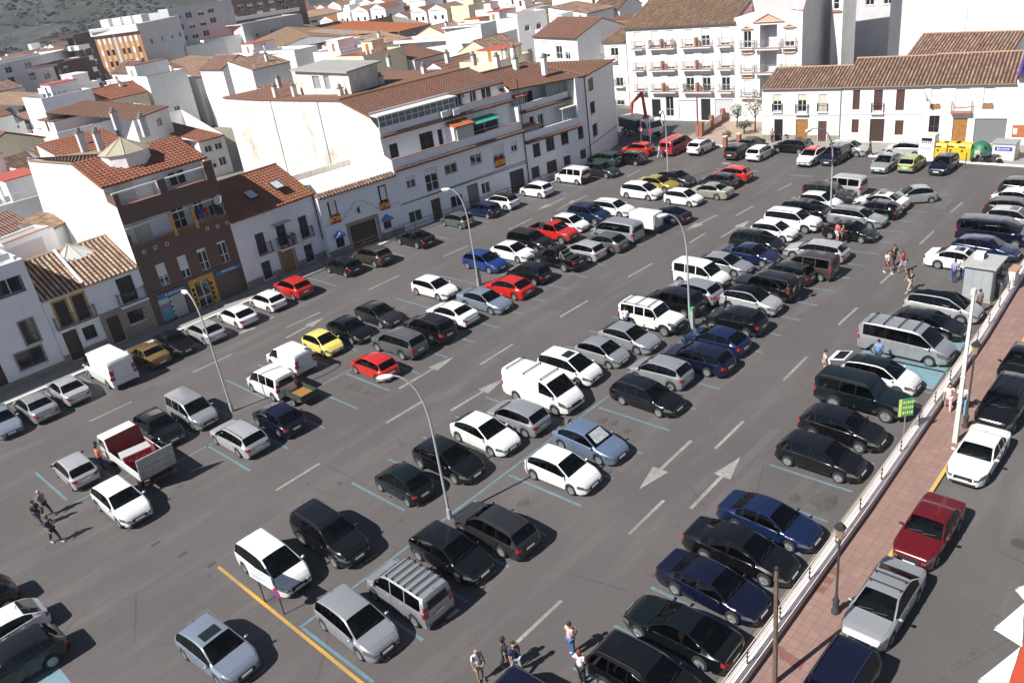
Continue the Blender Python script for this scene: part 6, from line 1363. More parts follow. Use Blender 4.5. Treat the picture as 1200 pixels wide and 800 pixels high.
PROTO = {}
def car_proto(k, rails=False, bars=0, style=0, spare=False, spoiler=False):
    key = (k, rails, bars, style, spare, spoiler)
    if key in PROTO: return PROTO[key]
    P, parts = car_shell(k); L, Wd, H = P['L'], P['W']/2, P['H']
    items = []      # (name, mesh, role, location, children)
    def mesh_of(bm, name, smooth=38):
        bm.normal_update()
        ca = math.radians(smooth)
        for f in bm.faces: f.smooth = True
        for e in bm.edges: e.smooth = not (len(e.link_faces) == 2 and e.calc_face_angle(0) > ca)
        me = bpy.data.meshes.new(name); bm.to_mesh(me); bm.free(); me.materials.append(PLASTIC); return me
    for c, quads in parts.items():
        if c == 'void': continue
        if c == 'body': items.append(('body', mesh_of(part_mesh(quads), 'body'), 'paint', None, []))
        elif c == 'roof': items.append(('roof', mesh_of(part_mesh(quads), 'roof'), 'roof', None, []))
        elif c in ('bonnet', 'boot', 'tailgate'): items.append((c, mesh_of(part_mesh(quads, .008), c), 'paint', None, []))
        elif c.startswith('door'):
            sgn = 1 if '_L_' in c else -1
            bb = [v for q in quads for v in q]; x0 = min(v.x for v in bb); zz = interp(P['belt'], .5)-.10
            h = BM(); box(h, (x0+.20, sgn*(Wd+.012), zz), (.17, .03, .028))
            items.append(('door', mesh_of(part_mesh(quads, .010), 'door'), 'paint', None, [('handle', mesh_of(h, 'handle'), 'paint')]))
        elif c in ('windscreen', 'rear_window'): items.append((c, mesh_of(part_mesh(quads, -.004, .004), c), 'glass', None, []))
        elif c.startswith('sw'): items.append(('side_window', mesh_of(part_mesh(quads, -.003, .003), 'side_window'), 'glassd', None, []))
        elif c.startswith('pillar'): items.append(('pillar', mesh_of(part_mesh(quads), 'pillar'), 'paint' if P.get('blind') or k in ('ludo', 'offroad', 'oldsedan') else 'gloss', None, []))
        elif c.startswith('headlight'): items.append(('headlight', mesh_of(part_mesh(quads, .012, .006), 'headlight'), 'lamp', None, []))
        elif c.startswith('taillight'): items.append(('taillight', mesh_of(part_mesh(quads, .012, .006), 'taillight'), 'tail', None, []))
        elif c.startswith('bumper'): items.append(('bumper', mesh_of(part_mesh(quads, .004), 'bumper'), 'bumper', None, []))
        elif c.startswith('cladding'): items.append(('sill_trim', mesh_of(part_mesh(quads), 'sill_trim'), 'black', None, []))
    zb = interp(P['belt'], .5)
    b = BM(); hb = zb-P['sill']-.1; box(b, (0, 0, P['sill']+.16), (L*.90, P['W']-.50, .26)); box(b, (-L*.05, 0, (P['sill']+zb)/2), (L*.56, P['W']-.30, hb-.02)); items.append(('underbody', mesh_of(b, 'underbody'), 'dark', None, []))
    if not (P.get('blind') and False):      # interior seen through the panes
        xf = L/2-(P['cowl']+.62*(P['rf']-P['cowl'])+.13)*L; zs = zb-.36
        for s in (1, -1):
            b = BM(); y = s*Wd*.42; box(b, (xf, y, zs), (.50, .48, .16)); box(b, (xf-.30, y, zs+.32), (.14, .46, .62), Matrix.Identity(4)); box(b, (xf-.33, y, zs+.69), (.09, .22, .13)); items.append(('seat', mesh_of(b, 'seat'), 'seat', None, []))
        if not P.get('blind') and not (k == 'city'):
            b = BM(); xr = xf-.82; box(b, (xr, 0, zs), (.45, Wd*1.35, .16)); box(b, (xr-.27, 0, zs+.24), (.12, Wd*1.35, .46)); items.append(('rear_seat', mesh_of(b, 'rear_seat'), 'seat', None, []))
        b = BM(); xd = L/2-(P['cowl']+.035)*L; box(b, (xd-.18, 0, interp(P['belt'], P['cowl'])-.06), (.5, Wd*1.6, .14)); items.append(('dashboard', mesh_of(b, 'dashboard'), 'dash', None, []))
        b = BM(); lathe(b, [(.17, -.012), (.19, 0), (.17, .012), (.15, 0), (.17, -.012)], 14, Matrix.Translation((xd-.52, Wd*.42, zb+.04)) @ Matrix.Rotation(math.radians(-65), 4, 'Y')); items.append(('steering_wheel', mesh_of(b, 'steering_wheel'), 'black', None, []))
    tyre, rim = wheel_meshes(P['wr'], style)
    for t in (P['fo'], P['fo']+P['wb']):
        for s in (1, -1):
            items.append(('wheel', tyre, 'keep', (L/2-t, s*(Wd-.115), P['wr'], s), [('rim', rim, 'keep')]))
    # mirrors
    for s in (1, -1):
        b = BM(); bmesh.ops.create_icosphere(b, subdivisions=1, radius=1)
        for v in b.verts: v.co = Vector((v.co.x*.075, v.co.y*.12, v.co.z*.075)) + Vector((L/2-(P['cowl']+.045)*L, s*(Wd+.07), interp(P['belt'], P['cowl'])+.09))
        box(b, (L/2-(P['cowl']+.045)*L, s*(Wd-.04), interp(P['belt'], P['cowl'])+.05), (.06, .20, .035)); items.append(('mirror', mesh_of(b, 'mirror', 80), 'mirror', None, []))
    # grille, badge, plates
    zg = interp(P['belt'], 0)
    b = BM(); gw = Wd*(.95 if k != 'offroad' else 1.2)
    for n_ in range(4): box(b, (L/2+.052-.006*n_, 0, zg-.150+.045*n_), (.05, gw*(1-.02*n_), .036))
    items.append(('grille', mesh_of(b, 'grille'), 'black', None, []))
    b = BM(); box(b, (L/2+.062, 0, P['sill']+.10), (.05, Wd*1.25, .11)); items.append(('air_intake', mesh_of(b, 'air_intake'), 'black', None, []))
    b = BM(); box(b, (L/2+.086, 0, P['sill']+.25), (.02, .50, .105)); items.append(('number_plate', mesh_of(b, 'number_plate'), 'plate', None, []))
    zp = (interp(P['belt'], 1)-.22) if not P.get('vert') else .78
    b = BM(); box(b, (-L/2-.068, 0, zp), (.02, .50, .105)); items.append(('number_plate', mesh_of(b, 'number_plate'), 'plate', None, []))
    if not P.get('bed'):
        b = BM(); box(b, (-L/2-.060, 0, P['sill']+.13), (.04, Wd*1.5, .11)); items.append(('bumper_trim', mesh_of(b, 'bumper_trim'), 'black', None, []))
    # wipers
    b = BM(); xc = L/2-P['cowl']*L
    for y in (-.32, .22): tube(b, [(xc-.02, y-.25, interp(P['top'], P['cowl'])+.03), (xc-.10, y+.28, interp(P['top'], P['cowl'])+.085)], .012, 4)
    items.append(('wiper', mesh_of(b, 'wiper'), 'black', None, []))
    b = BM(); xa = L/2-(P['rr']-.03)*L; tube(b, [(xa, 0, H-.09), (xa-.10, 0, H+.10)], .010, 5); items.append(('aerial', mesh_of(b, 'aerial'), 'black', None, []))
    yr = Wd*P['tr']*.90
    if rails or P.get('rails'):
        for s in (1, -1):
            b = BM(); x0, x1 = L/2-(P['rf']+.03)*L, L/2-(P['rr']-.02)*L
            pp = [(x0, s*yr, interp(P['top'], P['rf']+.03)-.01)] + [(x0+(x1-x0)*f, s*yr, interp(P['top'], P['rf']+.03+(P['rr']-P['rf']-.05)*f)+.035) for f in (.06, .3, .5, .7, .94)] + [(x1, s*yr, interp(P['top'], P['rr']-.02)-.01)]
            tube(b, pp, .018, 6); items.append(('roof_rail', mesh_of(b, 'roof_rail'), 'rail', None, []))
    for n_ in range(bars):
        b = BM(); t = P['rf']+.08+(P['rr']-P['rf']-.16)*(n_/(max(bars-1, 1))); z = interp(P['top'], t)+.075; x = L/2-t*L
        box(b, (x, 0, z), (.055, yr*2+.12, .03))
        for s in (1, -1): box(b, (x, s*yr, z-.055), (.07, .05, .09))
        items.append(('roof_bar', mesh_of(b, 'roof_bar'), 'black', None, []))
    if spare:
        b = BM(); Mx = Matrix.Translation((-L/2-.13, .12, 1.02)) @ Matrix.Rotation(math.radians(-90), 4, 'Y')
        lathe(b, [(.10, -.08), (.34, -.08), (.37, 0), (.34, .09), (.001, .10)], 20, Mx); items.append(('spare_wheel', mesh_of(b, 'spare_wheel', 50), 'black', None, []))
    if spoiler:
        b = BM(); t = P['re']+.09; z = interp(P['top'], t)+.09; x = L/2-t*L
        box(b, (x, 0, z), (.17, Wd*1.5, .035))
        for s in (1, -1): box(b, (x, s*Wd*.6, z-.07), (.10, .05, .13))
        items.append(('spoiler', mesh_of(b, 'spoiler'), 'paint', None, []))
    if P.get('bed'):
        x0, x1 = L/2-.625*L, L/2-.972*L; b = BM()
        w2 = Wd*.80
        poly(b, [(x0, -w2, .72), (x0, w2, .72), (x1, w2, .72), (x1, -w2, .72)][::-1])
        for s in (1, -1): box(b, ((x0+x1)/2, s*(w2+.05), .93), (abs(x1-x0), .10, .42))
        box(b, (x1-.02, 0, .92), (.08, w2*2, .42)); box(b, (x0-.0, 0, .92), (.05, w2*2, .42))
        items.append(('cargo_bed', mesh_of(b, 'cargo_bed'), 'bed', None, []))
    PROTO[key] = (P, items)
    return PROTO[key]

SEATS = [plain('seat_charcoal', (.035, .035, .038), .9), plain('seat_grey', (.13, .125, .12), .9), plain('seat_beige', (.28, .23, .17), .9)]
SUNR = {}
def sunroof_mesh(k):
    if k not in SUNR:
        P = KINDS[k]; L = P['L']; b = BM(); t0 = P['rf']+.035; t1 = t0+.14; n = 4; w = P['W']/2*P['tr']*.62
        for i in range(n):
            a, c = (t0+(t1-t0)*(i+q)/n for q in (0, 1)); za, zc = sinterp(P['top'], a)+.012, sinterp(P['top'], c)+.012; poly(b, [(L/2-a*L, -w, za-.008), (L/2-a*L, w, za-.008), (L/2-c*L, w, zc-.008), (L/2-c*L, -w, zc-.008)])
        me = bpy.data.meshes.new('sunroof'); b.to_mesh(me); b.free(); me.materials.append(GLASS); SUNR[k] = me
    return SUNR[k]
ROLE = {'glass': CARGLASS, 'glassd': CARGLASSD, 'gloss': plain('gloss_black', (.006, .006, .007), .15), 'dash': plain('dashboard_dark', (.03, .03, .032), .7), 'black': PLASTIC, 'dark': DARKIN, 'lamp': LIGHTG, 'tail': TAILG, 'plate': PLATE, 'keep': None}
def link_slot(o, m):
    s = o.material_slots[0]; s.link = 'OBJECT'; s.material = m
CARCACHE = {}
def car(k, loc, ang, color, label, group='cars parked in the square', cat='car', name=None, roof=None, bumper=None, mirror=None, railm=None, tint=None, **kw):
    k = random.choice(VARI[k]) if k in VARI and '*' not in kw.get('style_', '') else k; kw.pop('style_', None)
    P, items = car_proto(k, **kw)
    nm = name or {'van': 'delivery_van', 'hvan': 'delivery_van', 'ludovan': 'delivery_van', 'pickup': 'pickup_truck', 'bus': 'minibus'}.get(k, 'parked_car')
    root = empty(nm, loc, math.radians(ang)); tag(root, label, cat, group); root.scale = (random.uniform(.96, 1.04), random.uniform(.985, 1.015), random.uniform(.96, 1.035))
    if roof is None and k in ('hatch', 'hatchb', 'hatchc', 'mpv', 'suv', 'csuv', 'sedan', 'estate') and random.random() < .16:
        o = bpy.data.objects.new('sunroof', sunroof_mesh(k)); COL.objects.link(o); o.parent = root
    pm = paint(color); rm = paint(roof) if roof in PAINTS or (roof and roof != 'glass') else (CARGLASS if roof == 'glass' else pm)
    bmp = PLASTIC if bumper == 'black' else (paint(bumper) if bumper else pm)
    mm = PLASTIC if mirror == 'black' else pm
    roles = dict(ROLE, paint=pm, roof=rm, bumper=bmp, mirror=mm, rail=railm or PLASTIC, bed=PLASTIC, seat=random.choice(SEATS))
    for name_, me, role, lc, kids in items:
        o = bpy.data.objects.new(name_, me); COL.objects.link(o); o.parent = root
        if lc:
            o.location = lc[:3]
            if lc[3] < 0: o.rotation_euler = (0, 0, math.pi)
        if roles.get(role): link_slot(o, roles[role])
        for kn, km, kr in kids:
            c = bpy.data.objects.new(kn, km); COL.objects.link(c); c.parent = o
            if roles.get(kr): link_slot(c, roles[kr])
    return root
# ================================================================== PEOPLE
def skin(name, verts, edges, rad, sub=1):
    me = bpy.data.meshes.new(name); me.from_pydata(verts, edges, []); o = bpy.data.objects.new(name, me); COL.objects.link(o)
    md = o.modifiers.new('s', 'SKIN'); md.use_smooth_shade = True
    for i, r in enumerate(rad): me.skin_vertices[0].data[i].radius = (r, r) if not isinstance(r, tuple) else r
    me.skin_vertices[0].data[0].use_root = True
    if sub: sm = o.modifiers.new('u', 'SUBSURF'); sm.levels = sub; sm.render_levels = sub
    dg = bpy.context.evaluated_depsgraph_get(); m2 = bpy.data.meshes.new_from_object(o.evaluated_get(dg)); m2.name = name
    bpy.data.objects.remove(o); m2.materials.clear(); m2.materials.append(PLASTIC)
    return m2
def pose(kind):
    """joint positions of a 1.72 m figure facing +x"""
    st = {'stand': (.02, -.02), 'walk': (.30, -.28), 'stroll': (-.20, .20), 'hold': (.03, -.03)}[kind]
    J = {'pel': (0, 0, .93), 'wst': (0, 0, 1.06), 'chs': (.01, 0, 1.28), 'nck': (.0, 0, 1.45), 'nk2': (.015, 0, 1.51), 'hd1': (.03, 0, 1.60), 'hd2': (.03, 0, 1.68)}
    for s, f in ((1, st[0]), (-1, st[1])):
        k = 'l' if s > 0 else 'r'
        J[k+'hip'] = (0, s*.09, .88); J[k+'kne'] = (f*.55+.02, s*.10, .49); J[k+'ank'] = (f*.95-(.04 if f < -.1 else 0), s*.10, .09+(.05 if f < -.1 else 0)); J[k+'toe'] = (f*.95+.15, s*.115, .035)
        J[k+'sho'] = (0, s*.185, 1.41)
        if kind == 'hold': J[k+'elb'] = (.02, s*.23, 1.15); J[k+'wri'] = (.24, s*.14, 1.16)
        else: J[k+'elb'] = (-f*.25-.01, s*.25, 1.14); J[k+'wri'] = (-f*.55+.06, s*.26, .92)
    return J
def figure_meshes(kind):
    J = {k: Vector(v) for k, v in pose(kind).items()}
    names = list(J); idx = {k: i for i, k in enumerate(names)}; V = [J[k] for k in names]
    R_ = {'pel': .125, 'wst': .115, 'chs': .14, 'nck': .07, 'nk2': .052, 'hd1': .088, 'hd2': .07}
    for k in 'lr': R_.update({k+'hip': .085, k+'kne': .055, k+'ank': .038, k+'toe': .032, k+'sho': .055, k+'elb': .038, k+'wri': .026})
    rad = [R_[k] for k in names]; E_ = [('pel', 'wst'), ('wst', 'chs'), ('chs', 'nck'), ('nck', 'nk2'), ('nk2', 'hd1'), ('hd1', 'hd2')]
    for k in 'lr': E_ += [('pel', k+'hip'), (k+'hip', k+'kne'), (k+'kne', k+'ank'), (k+'ank', k+'toe'), ('chs', k+'sho'), (k+'sho', k+'elb'), (k+'elb', k+'wri')]
    ed = [(idx[a], idx[b]) for a, b in E_]
    # palm and five fingers on each hand
    for s, k in ((1, 'l'), (-1, 'r')):
        w = J[k+'wri']; d = (w-J[k+'elb']).normalized(); side = Vector((d.z, 0, -d.x)) if abs(d.z) > .3 else Vector((0, s, 0)); side.normalize()
        V.append(w+d*.07); rad.append(.026); pi = len(V)-1; ed.append((idx[k+'wri'], pi))
        for n_, (off, ln) in enumerate(((-.03, .065), (-.01, .08), (.01, .075), (.028, .055))):
            V.append(V[pi]+side*off+d*.03); rad.append(.0095); a = len(V)-1; ed.append((pi, a))
            V.append(V[a]+d*ln*.6-Vector((0, s*.02, 0))); rad.append(.008); ed.append((a, len(V)-1))
        V.append(w+side*-.04+d*.035); rad.append(.011); a = len(V)-1; ed.append((idx[k+'wri'], a)); V.append(V[a]+d*.035-side*.02); rad.append(.009); ed.append((a, len(V)-1))
    # nose and ears
    for p, r in (((.125, 0, 1.615), .014), ((.03, .085, 1.61), .016), ((.03, -.085, 1.61), .016)):
        V.append(Vector(p)); rad.append(r); ed.append((idx['hd1'], len(V)-1))
    body = skin('body', V, ed, rad)
    def sub_(keys, edges, radd, nm, move=None):
        ii = {k: i for i, k in enumerate(keys)}; return skin(nm, [(move or {}).get(k, J[k]) for k in keys], [(ii[a], ii[b]) for a, b in edges], radd)
    el = {k+'elb': J[k+'sho'].lerp(J[k+'elb'], .8) for k in 'lr'}
    shirt = sub_(['chs', 'wst', 'pel', 'nck', 'lsho', 'rsho', 'lelb', 'relb'], [('pel', 'wst'), ('wst', 'chs'), ('chs', 'nck'), ('chs', 'lsho'), ('chs', 'rsho'), ('lsho', 'lelb'), ('rsho', 'relb')], [.165, .145, .155, .075, .078, .078, .062, .062], 'shirt', el)
    an = {k+'ank': J[k+'ank']+Vector((0, 0, .03)) for k in 'lr'}
    trou = sub_(['pel', 'lhip', 'rhip', 'lkne', 'rkne', 'lank', 'rank'], [('pel', 'lhip'), ('pel', 'rhip'), ('lhip', 'lkne'), ('rhip', 'rkne'), ('lkne', 'lank'), ('rkne', 'rank')], [.14, .10, .10, .078, .078, .058, .058], 'trousers', an)
    kn = {k+'kne': J[k+'hip'].lerp(J[k+'kne'], .92) for k in 'lr'}
    shor = sub_(['pel', 'lhip', 'rhip', 'lkne', 'rkne'], [('pel', 'lhip'), ('pel', 'rhip'), ('lhip', 'lkne'), ('rhip', 'rkne')], [.14, .11, .11, .085, .085], 'shorts', kn)
    def shared(bm, nm):
        bm.normal_update()
        for f in bm.faces: f.smooth = True
        me = bpy.data.meshes.new(nm); bm.to_mesh(me); bm.free(); me.materials.append(PLASTIC); return me
    hs = BM(); bmesh.ops.create_icosphere(hs, subdivisions=2, radius=1)
    for v in hs.verts:
        c = v.co; v.co = Vector((c.x*.108+.012, c.y*.098, c.z*.105+1.665))
        if c.x > .35 and c.z < .45: v.co.x -= .06
    hs = shared(hs, 'hair')
    hl = BM(); bmesh.ops.create_icosphere(hl, subdivisions=2, radius=1)
    for v in hl.verts:
        c = v.co; z = c.z*.105+1.665
        if c.z < 0: z = 1.665+c.z*.27
        v.co = Vector((c.x*.105+.0 if c.z > 0 else min(c.x, .15)*.10-.02, c.y*.102, z))
        if c.x > .35 and c.z < .45 and c.z >= 0: v.co.x -= .06
    hl = shared(hl, 'hair')
    shoes = []
    for k in 'lr':
        b = BM(); a = J[k+'ank']; t = J[k+'toe']; tube(b, [(a.x-.06, a.y, t.z+.012), (a.x+.02, a.y, t.z+.02), (t.x, t.y, t.z+.008), (t.x+.05, t.y, t.z)], [.035, .048, .045, .02], 8); shoes.append(shared(b, 'shoe'))
    b = BM(); lathe(b, [(.15, 1.0), (.19, .85), (.25, .55), (.24, .55), (.12, 1.0)], 14); skirt = shared(b, 'skirt')
    fb = BM()
    for s in (1, -1): box(fb, (.116, s*.033, 1.622), (.012, .022, .010))
    box(fb, (.117, 0, 1.572), (.010, .045, .008)); face = shared(fb, 'face_features')
    return dict(body=body, shirt=shirt, trousers=trou, shorts=shor, hair=hs, hair_long=hl, shoes=shoes, skirt=skirt, face=face)
FIG = {}
def cloth(c): return plain('cloth_%02d_%02d_%02d' % tuple(int(x*99) for x in c), c, .85)
SKINM = plain('skin', (.42, .23, .15), .55); HAIRB = plain('brown_hair', (.035, .018, .012), .7); HAIRG = plain('grey_hair', (.35, .33, .31), .7)
def person(px, py, ang, kind, top, leg, label, legc='trousers', hair=HAIRB, long=False, scale=1.0, group='people in the car park', bald=False, shoe=(.05, .04, .04)):
    if kind not in FIG: FIG[kind] = figure_meshes(kind)
    M = FIG[kind]; r = empty('person', at(px, py, .0), math.radians(ang)); r.scale = (scale,)*3; tag(r, label, 'person', group)
    def add(nm, me, mat):
        o = bpy.data.objects.new(nm, me); COL.objects.link(o); o.parent = r; link_slot(o, mat); return o
    add('body', M['body'], SKINM); add('shirt', M['shirt'], cloth(top)); add({'trousers': 'trousers', 'shorts': 'shorts', 'skirt': 'skirt'}[legc], M[legc], cloth(leg))
    if not bald: add('hair', M['hair_long' if long else 'hair'], hair)
    for s in M['shoes']: add('shoe', s, cloth(shoe))
    add('face_features', M['face'], HAIRB)
    return r

# ================================================================== PLACING CARS
def C(k, x, y, d, col, label, cat='car', **kw):
    ang = {'U': 90, 'D': -90, 'L': 180, 'R': 0}.get(d, d)
    if isinstance(ang, tuple):      # rear and front ground pixels
        a, b = at(*ang[:2]), at(*ang[2:]); ang = math.degrees(math.atan2(b.y-a.y, b.x-a.x))
    elif d in ('U', 'D'): ang += random.uniform(-1.8, 1.8)
    p = at(x, y, KINDS[k]['H']*.46); p.z = 0
    kw.setdefault('style', random.choice((0, 1, 2)))
    return car(k, p, ang, col, label, cat=cat, **kw)
K = 'cars parked along the left kerb'
for a in (
 ('sedan', 1, 492, 'D', 'bsilver', 'grey-blue saloon cut by the left picture edge, nose out from the kerb', {}),
 ('sedan', 41, 474, 'U', 'silver', 'silver saloon at the left kerb, the farther left of two silver saloons', {}),
 ('sedan', 79, 455, 'U', 'lsilver', 'silver saloon at the left kerb next to the tall white van', {}),
 ('hvan', 127, 428, 'U', 'white', 'tall plain white delivery van backed out from the left kerb', dict(cat='van')),
 ('oldsedan', 174, 414, 'U', 'mustard', 'small old mustard-gold hatchback between the white van and a black car', {}),
 ('oldsedan', 204, 400, 'D', 'black', 'old black car parked nose-out before the blue shop poster', {}),
 ('hatch', 239, 386, 'U', 'lsilver', 'silver hatchback behind the street lamp by the ochre shop front', {}),
 ('hatch', 277, 368, 'U', 'white', 'white hatchback at the left kerb next to the silver one', {}),
 ('mini', 313, 351, 'U', 'white', 'small white hatchback beside the bright red car at the left kerb', {}),
 ('csuv', 343, 336, 'U', 'red', 'bright red compact car with roof rails at the left kerb', dict(rails=True)),
 ('hatch', 402, 311, 'U', 'black', 'black hatchback before the white house with the wide garage door', {}),
 ('csuv', 436, 299, 'U', 'brown', 'dark brown crossover before the garage door of the white house', dict(rails=True)),
 ('coupe', 486, 279, 'U', 'black', 'black low coupe standing alone before the white terraced block', {}),
 ('mini', 535, 257, 'U', 'gg', 'grey-green small hatchback by the second street lamp', {}),
 ('hatch', 566, 245, 'U', 'dblue', 'dark blue hatchback between the grey-green and the white car', {}),
 ('hatch', 587, 236, 'U', 'white', 'white hatchback with a black roof at the left kerb', dict(roof='black')),
 ('hatch', 628, 222, 'U', 'white', 'white hatchback alone at the kerb left of the white box van', {}),
 ('ludo', 670, 205, 'U', 'white', 'white high-roofed van with side windows at the far left kerb', dict(cat='van', bumper='black')),
 ('sedan', 703, 199, 'D', 'dgrey', 'very dark saloon parked nose-out between the white van and the green one', {}),
 ('suv', 707, 187, 'U', 'green', 'dark green off-road estate at the corner of the end block', {}),
 ('hatch', 738, 185, 'U', 'black', 'black car between the green off-roader and the red car', {}),
 ('csuv', 747, 175, 'U', 'red', 'red crossover at the end of the left kerb by the road sign', {}),
): C(*a[:6], group=K, **a[6]) if a[0] else None
T = 'cars parked at the far end of the square'
for a in (
 ('bus', 793, 169, 'R', 'cherry', 'red people carrier with white stripes parked nose-in at the far end', dict(cat='van')),
 ('csuv', 822, 171, 'R', 'white', 'white crossover parked nose-in beside the red people carrier', {}),
 ('csuv', 866, 176, 'R', 'dgrey', 'dark grey crossover next to a white hatchback at the far end', {}),
 ('hatch', 891, 178, 'R', 'white', 'white hatchback nose-in before the cream-blind house', {}),
 ('hatch', 881, 168, 'R', 'dgrey', 'dark car half hidden behind the white hatchback at the far end', {}),
 ('hatch', 927, 171, 'U', 'black', 'black car along the pavement behind the motorcycles', {}),
 ('csuv', 951, 183, 'L', 'white', 'white crossover with a red roof facing the square', dict(roof='red')),
 ('mpv', 979, 181, 'L', 'navy', 'dark blue people carrier facing the square by the far lamp post', {}),
 ('hatch', 994, 174, 'D', 'lsilver', 'pale silver car passing behind the dark blue people carrier', {}),
 ('hatch', 1038, 190, 'L', 'silver', 'grey convertible-like hatchback facing the square beside the lime car', {}),
 ('mini', 1069, 190, 'R', 'lime', 'lime green small car parked nose-in', {}),
 ('hatch', 1106, 192, 'L', 'navy', 'dark blue hatchback facing the square before the yellow bins', {}),
 ('hatch', 1060, 174, 'U', 'lsilver', 'silver hatchback standing along the pavement left of the clothes bank', {}),
): C(*a[:6], group=T, **a[6])
M1 = 'cars in the left double row of the square'
for a in (
 ('mini', 87, 548, 'U', 'lsilver', 'silver small hatchback left of the tipper lorry', dict(mirror='black')),
 ('csuv', 142, 586, 'D', 'white', 'white crossover with a wrap-around black window band below the tipper lorry', dict(roof='white')),
 ('csuv', 186, 500, 'D', 'black', 'small black open-looking off-roader with silver bumper above the tipper lorry', dict(bumper='silver')),
 ('ludo', 225, 479, 'D', 'silver', 'silver high-roofed van-like car beside the first lamp post', dict(bumper=None)),
 ('estate', 279, 510, 'U', 'lsilver', 'silver estate with black roof rails below the first lamp post', dict(rails=True)),
 ('hatch', 326, 488, 'U', 'navy', 'dark blue hatchback right below the small green trailer', {}),
 ('ludo', 317, 446, 'U', 'white', 'white high-roofed car with side windows beside the plain white van', {}),
 ('ludovan', 339, 418, 'U', 'white', 'plain white small van beside the yellow car', dict(cat='van')),
 ('city', 378, 401, 'D', 'yellow', 'pale yellow small car in the left double row', {}),
 ('hatch', 410, 385, 'D', 'black', 'black hatchback between the yellow car and a dark grey one', {}),
 ('hatch', 443, 367, 'D', 'dgrey', 'dark grey large hatchback next to the white saloon row', {}),
 ('suv', 467, 400, 'U', 'grey', 'grey off-road car with its back to the lane, above the red hatchback', {}),
 ('mini', 438, 427, 'U', 'red', 'bright red hatchback near the arrow on the asphalt', {}),
 ('suv', 502, 383, 'U', 'black', 'black off-road car between the grey one and the white saloon', {}),
 ('sedan', 529, 366, 'U', 'white', 'white saloon with its boot to the lane', {}),
 ('hatch', 509, 336, 'D', 'white', 'white hatchback beside the silver saloon, nose to the right', {}),
 ('sedan', 567, 351, 'D', 'bsilver', 'silver-blue saloon by the second lamp post', {}),
 ('hatch', 595, 335, 'U', 'red', 'red hatchback right of the second lamp post', {}),
 ('hatch', 568, 306, 'D', 'blue', 'bright blue hatchback behind the second lamp post', {}),
 ('hatch', 619, 319, 'U', 'black', 'black hatchback between the red hatchback and the black pickup', {}),
 ('hatch', 601, 294, 'D', 'white', 'white hatchback between the blue one and a black off-roader', {}),
 ('suv', 621, 282, 'D', 'black', 'black off-road car left of the red pickup', {}),
 ('pickup', 655, 302, 'U', 'black', 'black double-cab pickup truck with a roll bar over its bed', dict(cat='pickup truck', rails=True)),
 ('pickup', 648, 271, 'D', 'red', 'red double-cab pickup truck with an empty bed', dict(cat='pickup truck', rails=True)),
 ('hatch', 684, 293, 'U', 'lsilver', 'silver hatchback half hidden behind the black pickup truck', {}),
 ('hatch', 708, 283, 'U', 'gg', 'grey-green hatchback below the silver people carrier', {}),
 ('mini', 668, 261, 'D', 'white', 'white small car between the red pickup and the dark blue off-roader', {}),
 ('bus', 722, 269, 'U', 'silver', 'silver long people carrier with a dark window band', dict(cat='van')),
 ('suv', 690, 250, 'D', 'dblue', 'dark blue off-road car behind the silver people carrier', {}),
 ('estate', 718, 243, 'D', 'white', 'white estate behind the white box trailer', dict(rails=True)),
 ('coupe', 781, 251, 'U', 'navy', 'dark blue rounded car right of the white box trailer', {}),
 ('mpv', 752, 223, 'D', 'white', 'white people carrier left of the yellow saloon', {}),
 ('sedan', 770, 215, 'D', 'gold', 'yellow saloon behind two white cars', {}),
 ('mini', 801, 231, 'D', 'white', 'white small car with a black side strip, nose to the lane', {}),
 ('hatch', 792, 209, 'D', 'dgrey', 'dark hatchback with silver side behind the yellow saloon', {}),
 ('sedan', 832, 223, 'U', 'beige', 'champagne saloon at the right end of the left double row', {}),
 ('hatch', 841, 212, 'U', 'dgrey', 'dark hatchback between the champagne saloon and the red car', {}),
 ('csuv', 857, 204, 'U', 'red', 'red crossover at the far end of the left double row', {}),
): C(*a[:6], group=M1, **a[6])
M2 = 'cars in the middle double row of the square'
